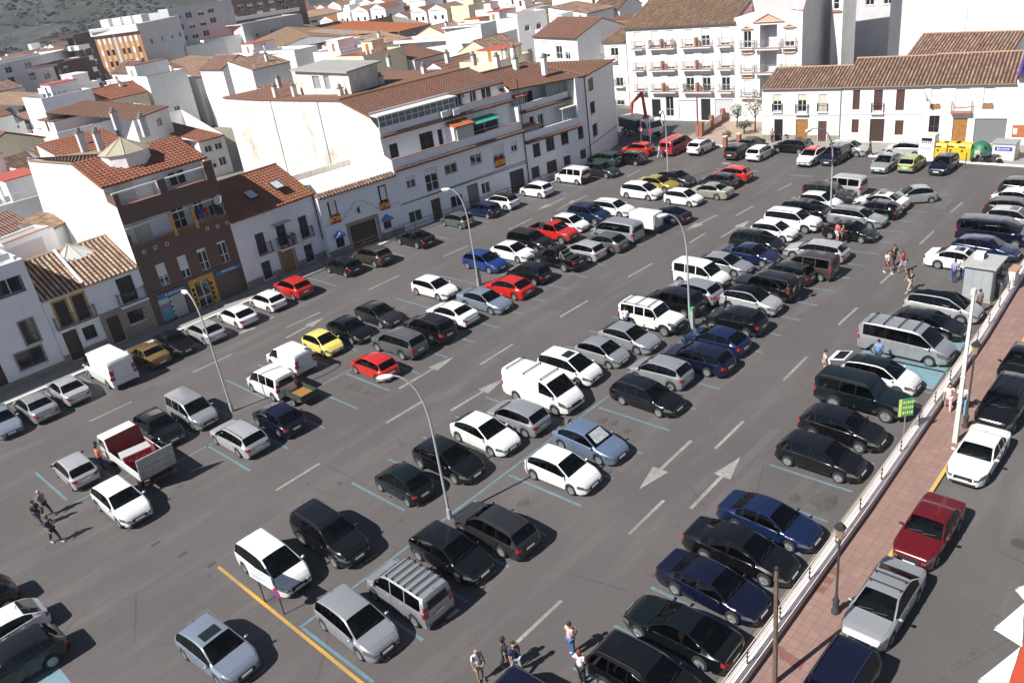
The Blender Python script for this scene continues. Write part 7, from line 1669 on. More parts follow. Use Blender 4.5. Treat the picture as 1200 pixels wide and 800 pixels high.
for a in (
 ('hatch', 254, 759, -86, 'bsilver', 'silver-blue hatchback driving left of the yellow line', {}),
 ('mpv', 319, 658, 'D', 'white', 'white people carrier behind the sign board on two posts', {}),
 ('suv', 386, 625, 'D', 'black', 'large black off-road car right of the white people carrier', {}),
 ('hatch', 417, 728, 'D', 'silver', 'silver hatchback at the lower end of the row, next to the yellow line', {}),
 ('ludo', 476, 688, 'U', 'silver', 'silver high-roofed car with a slatted roof rack', dict(bars=6)),
 ('hatch', 528, 645, 'D', 'black', 'black hatchback between the silver roof-rack car and a dark estate', {}),
 ('estate', 579, 616, 'U', 'dgrey', 'dark grey estate with its tail to the lane, right of the lamp post foot', dict(rails=True)),
 ('city', 472, 563, 'U', 'teal', 'very small dark teal car left of the lamp post', {}),
 ('hatch', 525, 537, 'D', 'black', 'black hatchback behind the long lamp post', {}),
 ('hatch', 568, 506, 'D', 'white', 'white hatchback between the black one and the silver one', {}),
 ('hatch', 606, 486, 'U', 'silver', 'silver hatchback below the white van with three roof bars', {}),
 ('van', 636, 454, 'D', 'white', 'white delivery van with three dark roof bars', dict(cat='van', bars=3)),
 ('mpv', 667, 429, 'D', 'white', 'white rounded people carrier between the van and a small silver car', {}),
 ('city', 705, 411, 'D', 'silver', 'small silver three-door car beside the white rounded people carrier', {}),
 ('hatch', 691, 515, 'D', 'sky', 'light blue hatchback with a silver sunshade in its windscreen', {}),
 ('hatch', 659, 549, 'D', 'white', 'white hatchback at the lower end beside the light blue one', {}),
 ('estate', 758, 462, 'D', 'black', 'black estate with its nose to the lane arrows', dict(rails=True)),
 ('hatch', 773, 434, 'U', 'silver', 'silver rounded hatchback between the black estate and a navy hatchback', {}),
 ('hatch', 737, 394, 'D', 'silver', 'silver liftback below the white off-roader', {}),
 ('offroad', 764, 371, 'D', 'white', 'white long off-road car with roof rack bars', dict(bars=3, bumper='black')),
 ('estate', 816, 418, 'U', 'navy', 'navy estate with glowing red tail lights, lower of the two navy cars', {}),
 ('hatch', 838, 397, 'U', 'dblue', 'dark blue hatchback right of the third lamp post, upper of the two navy cars', {}),
 ('csuv', 861, 374, 'U', 'black', 'black car with round tail lights above the dark blue hatchback', {}),
 ('mpv', 789, 352, 'U', 'black', 'black people carrier behind the third lamp post', {}),
 ('csuv', 812, 341, 'U', 'silver', 'silver crossover with blue-grey bonnet between the black people carrier and the white van-like car', {}),
 ('ludo', 822, 321, 'D', 'white', 'white high-roofed car with three side windows', dict(bumper='black')),
 ('hatch', 849, 308, 'D', 'silver', 'silver hatchback right of the white high-roofed car', {}),
 ('csuv', 880, 352, 'D', 'lsilver', 'silver crossover with a black panoramic roof', dict(roof='glass')),
 ('offroad', 896, 334, 'U', 'black', 'black boxy off-road car with a spare wheel on its back', dict(spare=True)),
 ('hatch', 920, 319, 'U', 'dgrey', 'dark hatchback between the boxy off-roader and the brown high-roofed car', {}),
 ('sedan', 880, 297, 'D', 'dblue', 'dark blue old saloon between the silver hatchback and the black people carrier', {}),
 ('mpv', 887, 282, 'D', 'black', 'black people carrier left of the white hatchbacks', {}),
 ('mini', 907, 270, 'D', 'white', 'white hatchback, lower of two white cars in the middle row', {}),
 ('suv', 929, 258, 'D', 'white', 'white off-road car, upper of two white cars in the middle row', {}),
 ('mpv', 946, 246, 'D', 'black', 'black people carrier left of the far lamp post', {}),
 ('mini', 961, 236, 'D', 'white', 'white small hatchback just behind the far lamp post', {}),
 ('offroad', 972, 227, 'D', 'dgrey', 'dark off-road car with a spare wheel, below the white van at the row end', {}),
 ('ludo', 985, 217, 'U', 'lsilver', 'cream-white high-roofed van at the far end of the middle row', dict(cat='van')),
 ('estate', 956, 293, 'U', 'lsilver', 'silver estate behind the brown high-roofed car', {}),
 ('ludo', 946, 310, 'U', 'brown', 'brown high-roofed car with its back to the right lane', {}),
 ('hatch', 997, 270, 'D', 'black', 'black hatchback with two people standing beside it', {}),
 ('estate', 1004, 254, 'D', 'silver', 'silver estate right of the far lamp post', dict(rails=True)),
 ('hatch', 1024, 244, 'U', 'black', 'black hatchback between the silver estate and the white saloon', {}),
 ('sedan', 1032, 235, 'U', 'white', 'white saloon at the end of the row behind the moving silver car', {}),
 ('city', 1072, 228, (1089, 235, 1053, 238), 'silver', 'small silver car driving out into the far lane', {}),
): C(*a[:6], group=M2, **a[6])
RW = 'cars parked along the boundary wall'
for a in (
 ('hatch', 962, 533, 'D', 'black', 'black hatchback at the lower left of the wall row of four dark cars', {}),
 ('csuv', 987, 499, 'D', 'black', 'black crossover beside the green off-road car', {}),
 ('offroad', 1011, 462, 'D', 'teal', 'dark green off-road car with silver flanks and a spare wheel', dict(spare=True)),
 ('bus', 1062, 399, 'D', 'silver', 'silver people carrier with four black roof bars', dict(bars=4, cat='van')),
 ('hatch', 1088, 378, 'D', 'black', 'black car squeezed between two silver people carriers', {}),
 ('mpv', 1105, 357, 'D', 'lsilver', 'silver people carrier with a black glass roof below the ticket kiosk', dict(roof='glass')),
 ('sedan', 1126, 304, 'D', 'white', 'white saloon half hidden by the grey kiosk', {}),
 ('csuv', 1154, 290, 'D', 'dblue', 'dark blue crossover behind the grey kiosk', {}),
 ('bus', 1166, 270, 'D', 'navy', 'long navy minibus below the silver car at the right edge', dict(cat='van')),
 ('hatch', 1188, 256, 'D', 'lsilver', 'silver hatchback above the navy minibus', {}),
 ('csuv', 1190, 244, 'D', 'dgrey', 'dark crossover at the right edge above the silver hatchback', {}),
 ('hatch', 1196, 232, 'D', 'white', 'white hatchback at the far right edge', {}),
 ('hatch', 1203, 220, 'D', 'dgrey', 'dark car cut by the right picture edge, farthest in the wall row', {}),
 ('sedan', 901, 607, 'D', 'dblue', 'shiny dark blue saloon, uppermost of the four lower wall cars', {}),
 ('sedan', 867, 643, 'D', 'black', 'black saloon with chrome window line below the shiny blue one', {}),
 ('sedan', 834, 684, 'D', 'navy', 'very dark navy saloon between the black saloon and the black coupe', {}),
 ('coupe', 798, 736, 'U', 'bgreen', 'black-green coupe parked nose-out with red tail lights to the wall', {}),
 ('suv', 756, 792, 'D', 'black', 'large black off-road car at the bottom picture edge', {}),
 ('suv', 634, 838, 'D', 'navy', 'dark car roof cut by the bottom picture edge', {}),
): C(*a[:6], group=RW, **a[6])
pj = C('hatch', 1031, 439, 'D', 'white', 'white hatchback with a black roof and its tailgate raised', group=RW, roof='black', style=0)
bm = BM(); M = Matrix.Translation((-1.72, 0, 1.40)) @ Matrix.Rotation(math.radians(-12), 4, 'Y')
box(bm, (-.52, 0, .02), (.95, 1.25, .05), M); box(bm, (-.98, 0, -.14), (.10, 1.2, .34), M); tg = obj('raised_tailgate', bm, paint('white'), pj); bm = BM(); box(bm, (-.45, 0, .05), (.6, 1.05, .02), M); obj('pane', bm, CARGLASS, tg)
SD = 'cars parked in the lower street'
for a in (
 ('oldsedan', 1147, 530, 'L', 'white', 'white saloon parked by the yellow kerb', {}),
 ('oldsedan', 1089, 619, 'L', 'dred', 'dark red saloon between the white and the silver one', {}),
 ('sedan', 1036, 703, 'L', 'silver', 'silver saloon with two dark roof bars', dict(bars=2)),
 ('suv', 976, 812, 'L', 'navy', 'dark off-road car at the bottom edge of the lower street', {}),
 ('suv', 1177, 472, 'L', 'black', 'black off-road car behind the white saloon', {}),
 ('hatch', 1199, 425, 'L', 'black', 'black hatchback at the right edge of the lower street', {}),
): C(*a[:6], group=SD, **a[6])
BL = 'cars in the lower left corner'
for a in (
 ('csuv', 14, 778, 'L', 'black', 'black off-road car in the lower left corner, nearest the blue bay', {}),
 ('hatch', -8, 744, 'L', 'white', 'white hatchback cut by the left edge above the black off-roader', {}),
 ('hatch', -35, 712, 'L', 'black', 'black hatchback at the left edge of which little more than the shadow shows', {}),
): C(*a[:6], group=BL, **a[6])
# sunshade in the light blue car
for o in list(COL.objects):
    if o.get('label', '').startswith('light blue hatchback with a silver'):
        bm = BM(); P = KINDS['hatch']; x0, x1 = 4.2/2-4.2*.27, 4.2/2-4.2*.41
        poly(bm, [(x0, -.55, 1.035), (x0, .55, 1.035), (x1, .48, 1.41), (x1, -.48, 1.41)]); obj('sunshade', bm, plain('silver_foil', (.55, .60, .6), .35, metal=.3, var=.5, scale=5), o)
    if o.get('label', '').startswith('black double-cab'):
        for s in (.66,):
            bm = BM(); x = 5.1/2-5.1*.66; tube(bm, [(x-.5, -.7, 1.1), (x, -.62, 1.62), (x, .62, 1.62), (x-.5, .7, 1.1)], .04, 6); tube(bm, [(x, -.62, 1.62), (x+.05, -.7, 1.1)], .04, 6); tube(bm, [(x, .62, 1.62), (x+.05, .7, 1.1)], .04, 6); obj('roll_bar', bm, STEEL, o)

# ================================================================== LORRIES, TRAILERS, MOTORCYCLES
def wheels(root, xs, y, r, w=.22):
    tyre, rim = wheel_meshes(r, 1)
    for x in xs:
        for s in (1, -1):
            o = bpy.data.objects.new('wheel', tyre); COL.objects.link(o); o.parent = root; o.location = (x, s*y, r); o.rotation_euler = (0, 0, 0 if s > 0 else math.pi)
            q = bpy.data.objects.new('rim', rim); COL.objects.link(q); q.parent = o
def bevel(bm, w=.04):
    bmesh.ops.bevel(bm, geom=list(bm.edges), offset=w, segments=2, affect='EDGES', profile=.6)
def cab(root, x, W_c, z0, h, ln, mat):
    bm = BM(); vs = [(x-ln, z0), (x, z0), (x, z0+h*.42), (x-ln*.22, z0+h*.95), (x-ln*.35, z0+h), (x-ln, z0+h)]
    a = [bm.verts.new((p, -W_c/2, z)) for p, z in vs]; b = [bm.verts.new((p, W_c/2, z)) for p, z in vs]; n = len(vs)
    bm.faces.new(a); bm.faces.new(b[::-1])
    for i in range(n): bm.faces.new((a[i], b[i], b[(i+1) % n], a[(i+1) % n]))
    bevel(bm, .05); c = obj('cab', bm, mat, root, smooth=50)
    bm = BM(); poly(bm, [(x+.012, -W_c*.44, z0+h*.46), (x+.012, W_c*.44, z0+h*.46), (x-ln*.22+.03, W_c*.42, z0+h*.90), (x-ln*.22+.03, -W_c*.42, z0+h*.90)]); obj('windscreen', bm, CARGLASS, c)
    for s in (1, -1): bm = BM(); poly(bm, [(x-ln*.1, s*(W_c/2+.006), z0+h*.48), (x-ln*.30, s*(W_c/2+.006), z0+h*.88), (x-ln*.82, s*(W_c/2+.006), z0+h*.88), (x-ln*.82, s*(W_c/2+.006), z0+h*.48)]); obj('side_window', bm, CARGLASS, c)
    for s in (1, -1): bm = BM(); box(bm, (x+.02, s*W_c*.36, z0+h*.2), (.06, .28, .16)); obj('headlight', bm, LIGHTG, c); bm = BM(); box(bm, (x-.1, s*(W_c/2+.18), z0+h*.6), (.08, .16, .26)); obj('mirror', bm, PLASTIC, c)
tr = empty('tipper_lorry', (lambda p: Vector((p.x, p.y, 0)))(at(160, 533, 1.0)), math.radians(90)); tag(tr, 'small white open-bed lorry with red inner sides carrying a red machine', 'lorry')
WP = paint('white'); LRED = plain('bed_red', (.22, .03, .03), .7, var=.2)
cab(tr, 3.0, 2.0, .55, 1.55, 1.55, WP); wheels(tr, (2.2, -1.9), .85, .36)
bm = BM(); box(bm, (0, 0, .6), (5.8, .9, .22)); obj('chassis', bm, DARKIN, tr)
bm = BM(); box(bm, (-.85, 0, .86), (4.1, 2.1, .1)); obj('bed_floor', bm, LRED, tr)
for s in (1, -1):
    bm = BM(); box(bm, (-.85, s*1.05, 1.12), (4.1, .05, .5)); sb = obj('side_board', bm, WP, tr); bm = BM(); box(bm, (-.85, s*1.018, 1.14), (4.0, .01, .44)); obj('inner_lining', bm, LRED, sb)
bm = BM(); box(bm, (1.2, 0, 1.55), (.06, 2.1, 1.4)); obj('head_board', bm, LRED, tr)
bm = BM(); M = Matrix.Translation((-2.95, 0, .95)) @ Matrix.Rotation(math.radians(-14), 4, 'Y'); box(bm, (0, 0, .75), (.07, 2.15, 1.5), M)
for z in (.3, .75, 1.2): box(bm, (-.05, 0, z), (.05, 2.15, .06), M)
tb = obj('tail_lift', bm, plain('alu_sheet', (.50, .50, .48), .45, metal=.4, var=.2), tr); bm = BM(); box(bm, (-3.0, 0, .55), (.15, 2.0, .14)); obj('rear_bumper', bm, PLASTIC, tr)
for s in (1, -1): bm = BM(); box(bm, (-3.08, s*.8, .56), (.04, .3, .12)); obj('taillight', bm, TAILG, tr)
vm = empty('vending_machine', tr.matrix_basis @ Vector((-.6, .15, .92)), math.radians(-8)); tag(vm, 'red drinks machine lying on the bed of the small white lorry', 'vending machine')
bm = BM(); box(bm, (0, 0, .4), (1.7, .85, .8)); bevel(bm, .03); obj('cabinet', bm, plain('machine_grey', (.45, .45, .45), .5), vm)
bm = BM(); box(bm, (0, -.44, .4), (1.55, .02, .7)); fp = obj('front_panel', bm, plain('machine_red', (.45, .02, .02), .4), vm)
bm = BM()
for i in range(9): tube(bm, [(-.55+.12*i, -.455, .42+.08*math.sin(i*1.9)), (-.47+.12*i, -.455, .42+.08*math.sin(i*1.9+1.6))], .018, 4)
obj('white_script', bm, FRAMEW, fp)
# crane lorry in the back street
ct = empty('crane_lorry', at(752, 160), math.radians(250)); tag(ct, 'white lorry with dark tipping body and a folded red loading crane in the back street', 'lorry')
cab(ct, 3.2, 2.4, .7, 1.9, 1.7, WP); wheels(ct, (2.3, -1.6, -2.7), 1.0, .48); bm = BM(); box(bm, (0, 0, .85), (6.8, 1.0, .3)); obj('chassis', bm, DARKIN, ct)
bm = BM(); box(bm, (-1.4, 0, 1.75), (4.2, 2.4, 1.2)); bevel(bm, .05); obj('tipping_body', bm, plain('body_navy', (.02, .025, .05), .6), ct); bm = BM(); box(bm, (-1.4, 0, 2.42), (4.3, 2.5, .16)); obj('body_rim', bm, plain('rim_white', (.6, .6, .6), .5), ct)
CRR = plain('crane_red', (.55, .05, .02), .45)
bm = BM(); box(bm, (1.2, 0, 1.8), (.5, .6, 2.2)); obj('crane_column', bm, CRR, ct)
for a, b in (((1.2, 0, 2.8), (.2, .3, 5.6)), ((.2, .3, 5.6), (-2.6, .6, 4.0)), ((-2.6, .6, 4.0), (-2.9, .6, 2.6))): bm = BM(); tube(bm, [a, b], [.24, .18], 6); obj('crane_arm', bm, CRR, ct)
# small open trailer and white box trailer
t1 = empty('small_trailer', (lambda p: Vector((p.x, p.y, 0)))(at(353, 460, .6)), math.radians(90)); tag(t1, 'small dark green open trailer holding planks, beside the red hatchback', 'trailer')
GRT = plain('trailer_green', (.03, .055, .04), .6, var=.2); wheels(t1, (-.1,), .72, .27)
bm = BM(); box(bm, (0, 0, .5), (2.0, 1.3, .06)); obj('bed_floor', bm, WOOD, t1)
for (c, s) in (((0, .65, .7), (2.0, .04, .36)), ((0, -.65, .7), (2.0, .04, .36)), ((1.0, 0, .7), (.04, 1.3, .36)), ((-1.0, 0, .7), (.04, 1.3, .36))): bm = BM(); box(bm, c, s); obj('side_board', bm, GRT, t1)
bm = BM(); tube(bm, [(1.0, 0, .45), (2.0, 0, .42)], .04, 6); obj('drawbar', bm, IRON, t1)
for y in (-.1, .15): bm = BM(); box(bm, (-.2, y, .57), (1.2, .18, .05)); obj('plank', bm, WOOD, t1)
t2 = empty('box_trailer', (lambda p: Vector((p.x, p.y, 0)))(at(757, 256, 1.2)), math.radians(90)); tag(t2, 'tall white box trailer between the silver people carrier and a dark blue car', 'trailer')
wheels(t2, (-.2,), .85, .30); bm = BM(); box(bm, (0, 0, 1.2), (2.7, 1.6, 1.4)); bevel(bm, .14); obj('box_body', bm, WP, t2, smooth=50); bm = BM(); box(bm, (0, 0, .45), (3.2, 1.3, .1)); tube(bm, [(1.5, 0, .45), (2.6, 0, .42)], .05, 6); obj('chassis', bm, DARKIN, t2)
bm = BM(); box(bm, (-1.36, 0, 1.2), (.03, 1.3, 1.1)); obj('rear_door', bm, plain('door_offwhite', (.66, .66, .65), .5), t2)
for s in (1, -1): bm = BM(); box(bm, (-1.41, s*.66, .75), (.04, .14, .3)); obj('taillight', bm, TAILG, t2)
def motorbike(px, py, ang, col, label):
    r = empty('motorcycle', at(px, py), math.radians(ang)); tag(r, label, 'motorcycle', 'motorcycles at the far pavement')
    for x in (.62, -.62):
        bm = BM(); M = Matrix.Translation((x, 0, .3)) @ Matrix.Rotation(math.radians(90), 4, 'X'); lathe(bm, [(.22, -.05), (.30, -.04), (.30, .04), (.22, .05), (.22, -.05)], 16, M); w = obj('wheel', bm, RUBBER, r)
        bm = BM(); lathe(bm, [(.20, -.02), (.20, .02), (.04, .03), (.04, -.03), (.20, -.02)], 12, M); obj('rim', bm, RIM, w)
    bm = BM(); tube(bm, [(.45, 0, .55), (.30, 0, .78), (0, 0, .72), (-.3, 0, .74), (-.75, 0, .80)], [.10, .16, .15, .13, .05], 8); obj('body', bm, paint(col), r, smooth=60)
    bm = BM(); tube(bm, [(.05, 0, .86), (-.5, 0, .86)], [.09, .10], 8); obj('seat', bm, PLASTIC, r)
    bm = BM(); tube(bm, [(.62, 0, .3), (.42, 0, .98)], .035, 6); tube(bm, [(.40, -.34, 1.02), (.44, 0, .98), (.40, .34, 1.02)], .018, 5); obj('fork', bm, STEEL, r)
    bm = BM(); box(bm, (0, 0, .45), (.5, .26, .34)); bevel(bm, .04); obj('engine', bm, plain('engine_grey', (.12, .12, .12), .4, metal=.6), r)
    bm = BM(); lathe(bm, [(.09, 0), (.08, .06), (.01, .08)], 10, Matrix.Translation((.52, 0, .88)) @ Matrix.Rotation(math.radians(90), 4, 'Y')); obj('headlight', bm, LIGHTG, r)
motorbike(1149, 192, 95, 'black', 'black motorcycle by the green igloo bin, left of the pair'); motorbike(1163, 192, 80, 'dgrey', 'dark motorcycle by the white-blue bin, right of the pair')
motorbike(936, 170, 60, 'red', 'red-seated motorcycle near the doorway with cream blinds'); motorbike(943, 172, 120, 'dgrey', 'grey motorcycle beside the red-seated one'); motorbike(918, 166, 80, 'dred', 'dark red motorcycle before the dark open doorway')

# ================================================================== STREET FURNITURE
def hgt(b, t):
    """height whose projection above ground pixel b reaches pixel t"""
    p = at(*b); best = (1e9, 0)
    for i in range(1, 400):
        z = i*.05; q = Vector((p.x, p.y, z))-Vector((0, 0, CAM_H)); c = q.dot(D); X, Y = 600+FPX*q.dot(R)/c, 400-FPX*q.dot(U)/c
        e = (X-t[0])**2+(Y-t[1])**2
        if e < best[0]: best = (e, z)
    return best[1]
for i, (b, h, lb) in enumerate((((272.5, 482), (219, 343), 'curved grey street lamp before the brick block, nearest the left kerb'), ((527.5, 607), (458, 441), 'curved grey street lamp rising from the middle row, nearest the camera'),
        ((561, 335), (526, 222), 'curved grey street lamp beside the bright blue hatchback'), ((808.5, 384), (781, 252), 'curved grey street lamp between the white off-roader and the navy cars'),
        ((973, 254), (945, 154), 'curved grey street lamp in the far middle row beside two standing people'), ((783.5, 217), (771, 138), 'curved grey street lamp behind the yellow saloon'))):
    p = at(*b); q = at(*h, 8.4); r = empty('street_lamp', p); tag(r, lb, 'street lamp', 'curved street lamps of the car park'); v = Vector((q.x-p.x, q.y-p.y, 0))
    if v.length > 3.2: v = v.normalized()*3.2
    bm = BM(); prof = [(0, 0), (0, 2.5), (0, 5.0), (.02, 6.0), (.10, 6.8), (.25, 7.5), (.48, 8.05), (.75, 8.35), (.97, 8.45)]
    tube(bm, [(v.x*a, v.y*a, z) for a, z in prof], [.075, .068, .062, .057, .052, .048, .045, .042, .04], 10); tube(bm, [(0, 0, 0), (0, 0, .6)], [.13, .12], 10); obj('pole', bm, LAMPM, r, smooth=50)
    d = v.normalized() if v.length > .1 else Vector((-1, 0, 0)); c = v+Vector((0, 0, 8.42)); M = Matrix.Translation(c+d*.25) @ Matrix.Rotation(math.atan2(d.y, d.x), 4, 'Z')
    bm = BM(); bmesh.ops.create_uvsphere(bm, u_segments=12, v_segments=8, radius=1, matrix=M @ Matrix.Diagonal((.42, .17, .12, 1))); lh = obj('lamp_head', bm, FRAMEW, r, smooth=70)
    bm = BM(); box(bm, (.05, 0, -.09), (.5, .22, .07), M); obj('lamp_glass', bm, plain('lamp_glass', (.5, .5, .48), .2), lh)
def lantern(px, py, h, label):
    r = empty('lantern_post', at(px, py, .13)); tag(r, label, 'street lamp', 'black lantern posts on the pink pavement')
    bm = BM(); lathe(bm, [(.17, 0), (.17, .12), (.12, .2), (.12, .55), (.14, .62), (.08, .75), (.05, 1.0), (.045, h-.9), (.07, h-.8), (.03, h-.62)], 12); obj('post', bm, plain('lantern_grey', (.05, .05, .055), .5), r, smooth=40)
    bm = BM(); lathe(bm, [(.10, h-.6), (.19, h-.12), (.19, h-.10)], 6); g = obj('lantern_glass', bm, plain('amber_glass', (.35, .26, .16), .2), r); bm = BM(); lathe(bm, [(.24, h-.10), (.14, h+.05), (.05, h+.12), (.001, h+.2)], 6); obj('lantern_cap', bm, IRON, r)
lantern(979, 717, hgt((979, 717), (989, 616)), 'black lantern post on the pink pavement near the silver car with roof bars')
lantern(1131, 500, hgt((1131, 500), (1144, 403)), 'black lantern post half hidden behind the white mast')
# white mast with sign boxes
r = empty('white_mast', at(1119, 518, .1)); tag(r, 'tall white four-sided mast on the pink pavement with blue boxes fixed to it', 'mast'); h = hgt((1119, 518), (1141, 345))
bm = BM(); vs = []
for z, s in ((0, .22), (h, .12)): vs.append([bm.verts.new((a*s/2, b*s/2, z)) for a, b in ((-1, -1), (1, -1), (1, 1), (-1, 1))])
for k_ in range(4): bm.faces.new((vs[0][k_], vs[0][(k_+1) % 4], vs[1][(k_+1) % 4], vs[1][k_]))
bm.faces.new(vs[1]); obj('mast_body', bm, plaster('mast_paint', (.60, .58, .55), (.35, .28, .24), .5, 2), r)
bm = BM(); box(bm, (.32, -.10, 2.0), (.3, .25, .8)); obj('blue_box', bm, plain('pale_blue_box', (.22, .38, .48), .5), r)
bm = BM(); box(bm, (.03, .02, h+.1), (.26, .2, .3)); obj('mast_head', bm, plain('head_grey', (.55, .55, .52), .6), r)
for z in (1.0, 2.4, 3.8): bm = BM(); box(bm, (0, 0, z), (.235, .235, .05)); obj('mast_band', bm, GREYW, r)
r = empty('wooden_pole', at(908, 800, .1)); tag(r, 'bare brown wooden pole at the bottom edge by the boundary wall', 'pole'); h = hgt((908, 800), (907, 668)); bm = BM(); tube(bm, [(0, 0, 0), (0, 0, h)], [.10, .07], 8); obj('pole_shaft', bm, plain('old_wood', (.14, .10, .075), .9, var=.4, scale=5), r); bm = BM(); lathe(bm, [(.09, h), (.07, h+.1), (.001, h+.15)], 8); obj('pole_cap', bm, IRON, r)
r = empty('wooden_pole', at(818, 161)); tag(r, 'reddish wooden pole beside the brick garden pillars at the far end', 'pole'); h = hgt((818, 161), (816, 112)); bm = BM(); tube(bm, [(0, 0, 0), (0, 0, h)], [.12, .09], 8); obj('pole_shaft', bm, plain('red_wood', (.20, .08, .05), .9), r); bm = BM(); box(bm, (0, 0, .8), (.45, .45, 1.6)); obj('pole_base', bm, plain('pillar_brick', (.30, .12, .08), .9), r)
for x, y, h0, lb in ((752, 176, 2.6, 'round red and white no-entry sign at the corner of the end block'),):
    r = empty('road_sign', at(x, y)); tag(r, lb, 'road sign'); bm = BM(); tube(bm, [(0, 0, 0), (0, 0, h0)], .035, 6); obj('post', bm, STEEL, r)
    for rr_, m, o in ((.34, plain('sign_red', (.5, .02, .02), .4), 0), (.24, FRAMEW, .012)): bm = BM(); lathe(bm, [(rr_, 0), (rr_, .02), (.001, .021)], 20, Matrix.Translation((-.05-o, 0, h0)) @ Matrix.Rotation(math.radians(-90), 4, 'Y')); obj('sign_disc', bm, m, r)
r = empty('grey_post', at(763, 174)); tag(r, 'slim grey metal post with a small red and white plate beside the red people carrier', 'post'); bm = BM(); tube(bm, [(0, 0, 0), (0, 0, 4.2)], .06, 6); obj('post', bm, STEEL, r); bm = BM(); box(bm, (-.06, 0, 2.2), (.02, .5, .3)); obj('plate', bm, plain('sign_red', (.5, .02, .02), .4), r)
# board on two black posts
pa, pb = at(311, 705), at(333.5, 719.5); d = pb-pa; r = empty('notice_board', pa); tag(r, 'white lettered board and a round no-parking sign on two black posts by the yellow line', 'sign')
for q in (Vector(), d): bm = BM(); tube(bm, [q, q+Vector((0, 0, 2.0))], .028, 6); obj('post', bm, IRON, r)
h = 2.0; F = Fac(pa-d*.35, pb); F0 = Fac((0, 0), (1, 0)); n_ = F.n
def fb_(o0, o1, u0, u1, z0, z1, mat, nm, par):
    bm = BM(); F.box(bm, u0, u1, z0, z1, o0, o1); bm.transform(Matrix.Translation(-r.location)); return obj(nm, bm, mat, par)
bd = fb_(.03, .06, 0, F.L-.05, 1.35, 2.15, plain('board_white', (.72, .74, .75), .5), 'board', r)
for i, (u0, u1, z) in enumerate(((.2, .75, 1.98), (.8, 1.35, 1.98), (.3, 1.0, 1.80), (.2, 1.3, 1.62), (.25, .9, 1.50))):
    if u1 < F.L-.1:
        uu = u0
        while uu < u1: fb_(.061, .063, uu, uu+.045, z, z+.08, plain('print_grey_blue', (.25, .3, .36), .6), 'printed_letter', bd); uu += .075
bm = BM(); Mx = Matrix.Translation(d+Vector((0, 0, 1.30))+n_*.04) @ n_.to_track_quat('Z', 'Y').to_matrix().to_4x4()
lathe(bm, [(.26, 0), (.26, .02), (.001, .021)], 20, Mx); sg = obj('round_sign', bm, plain('sign_red', (.5, .02, .02), .4), r); bm = BM(); lathe(bm, [(.18, .022), (.18, .024), (.001, .025)], 20, Mx); obj('sign_centre', bm, plain('sign_blue', (.03, .08, .4), .4), sg); bm = BM(); box(bm, (0, 0, .028), (.05, .38, .006), Mx @ Matrix.Rotation(.8, 4, 'Z')); obj('sign_bar', bm, plain('sign_red', (.5, .02, .02), .4), sg)
# green sign in the wall row
r = empty('green_sign', at(1058, 517)); tag(r, 'green and yellow lettered sign on a thin post before the green off-road car', 'sign'); h = hgt((1058, 517), (1063, 466)); bm = BM(); tube(bm, [(0, 0, 0), (0, 0, h-.2)], .03, 6); obj('post', bm, STEEL, r)
bm = BM(); M = Matrix.Rotation(math.radians(-42), 4, 'Z'); box(bm, (0, 0, h-.55), (.04, .76, 1.02), Matrix.Rotation(math.radians(46), 4, 'Z')); bd = obj('sign_board', bm, plain('sign_green', (.04, .27, .13), .5), r)
M = Matrix.Rotation(math.radians(46+180), 4, 'Z'); bm = BM(); box(bm, (.023, -.30, h-.55), (.004, .14, 1.0), M); obj('yellow_strip', bm, plain('sign_yellow', (.70, .72, .15), .5), bd)
for j in range(3):
    for i in range(5): bm = BM(); box(bm, (.024, -.13+.11*i, h-.25-.3*j), (.005, .07, .18-.05*((i+j) % 2)), M); obj('letter', bm, plain('sign_yellow', (.70, .72, .15), .5), bd)
for x, y, lb in ((562.5, 334, 'green-topped parking meter beside the second lamp post'), (812, 385, 'green-topped parking meter beside the third lamp post')):
    r = empty('parking_meter', at(x, y)); tag(r, lb, 'parking meter', 'green parking meters'); bm = BM(); box(bm, (0, 0, .7), (.28, .22, 1.4)); bevel(bm, .03); obj('housing', bm, plain('meter_grey', (.35, .37, .37), .5), r); bm = BM(); box(bm, (0, 0, 1.5), (.32, .26, .22)); bevel(bm, .03); obj('green_top', bm, plain('meter_green', (.03, .35, .12), .5), r)
# kiosk, ticket machine, cabinet, bin
kc = at(1151, 330, 1.0); r = empty('kiosk', (kc.x, kc.y, 0)); tag(r, 'grey metal kiosk with a flat roof and a white roof vent beside the boundary wall', 'kiosk')
KM = plain('kiosk_grey', (.34, .355, .365), .5, var=.1, scale=1.5)
bm = BM(); box(bm, (0, 0, 1.2), (2.2, 1.7, 2.4)); obj('cabin', bm, KM, r); bm = BM(); box(bm, (0, 0, 2.47), (2.6, 2.1, .14)); bevel(bm, .03); obj('flat_roof', bm, plain('roof_sheet', (.40, .40, .39), .5, var=.15), r)
for y in (-.55, 0, .55): bm = BM(); box(bm, (-1.112, y, 1.25), (.02, .5, 2.1)); obj('wall_panel', bm, KM, r)
bm = BM(); box(bm, (.3, -.86, 1.5), (1.2, .03, .9)); obj('window', bm, GLASS, r); bm = BM(); box(bm, (.3, .4, 2.75), (.6, .6, .45)); bevel(bm, .05); obj('roof_vent', bm, WHITE, r)
bm = BM(); lathe(bm, [(.22, 0), (.22, .04), (.001, .05)], 12, Matrix.Translation((.3, .09, 2.75)) @ Matrix.Rotation(math.radians(90), 4, 'X')); obj('vent_fan', bm, DARKIN, r)
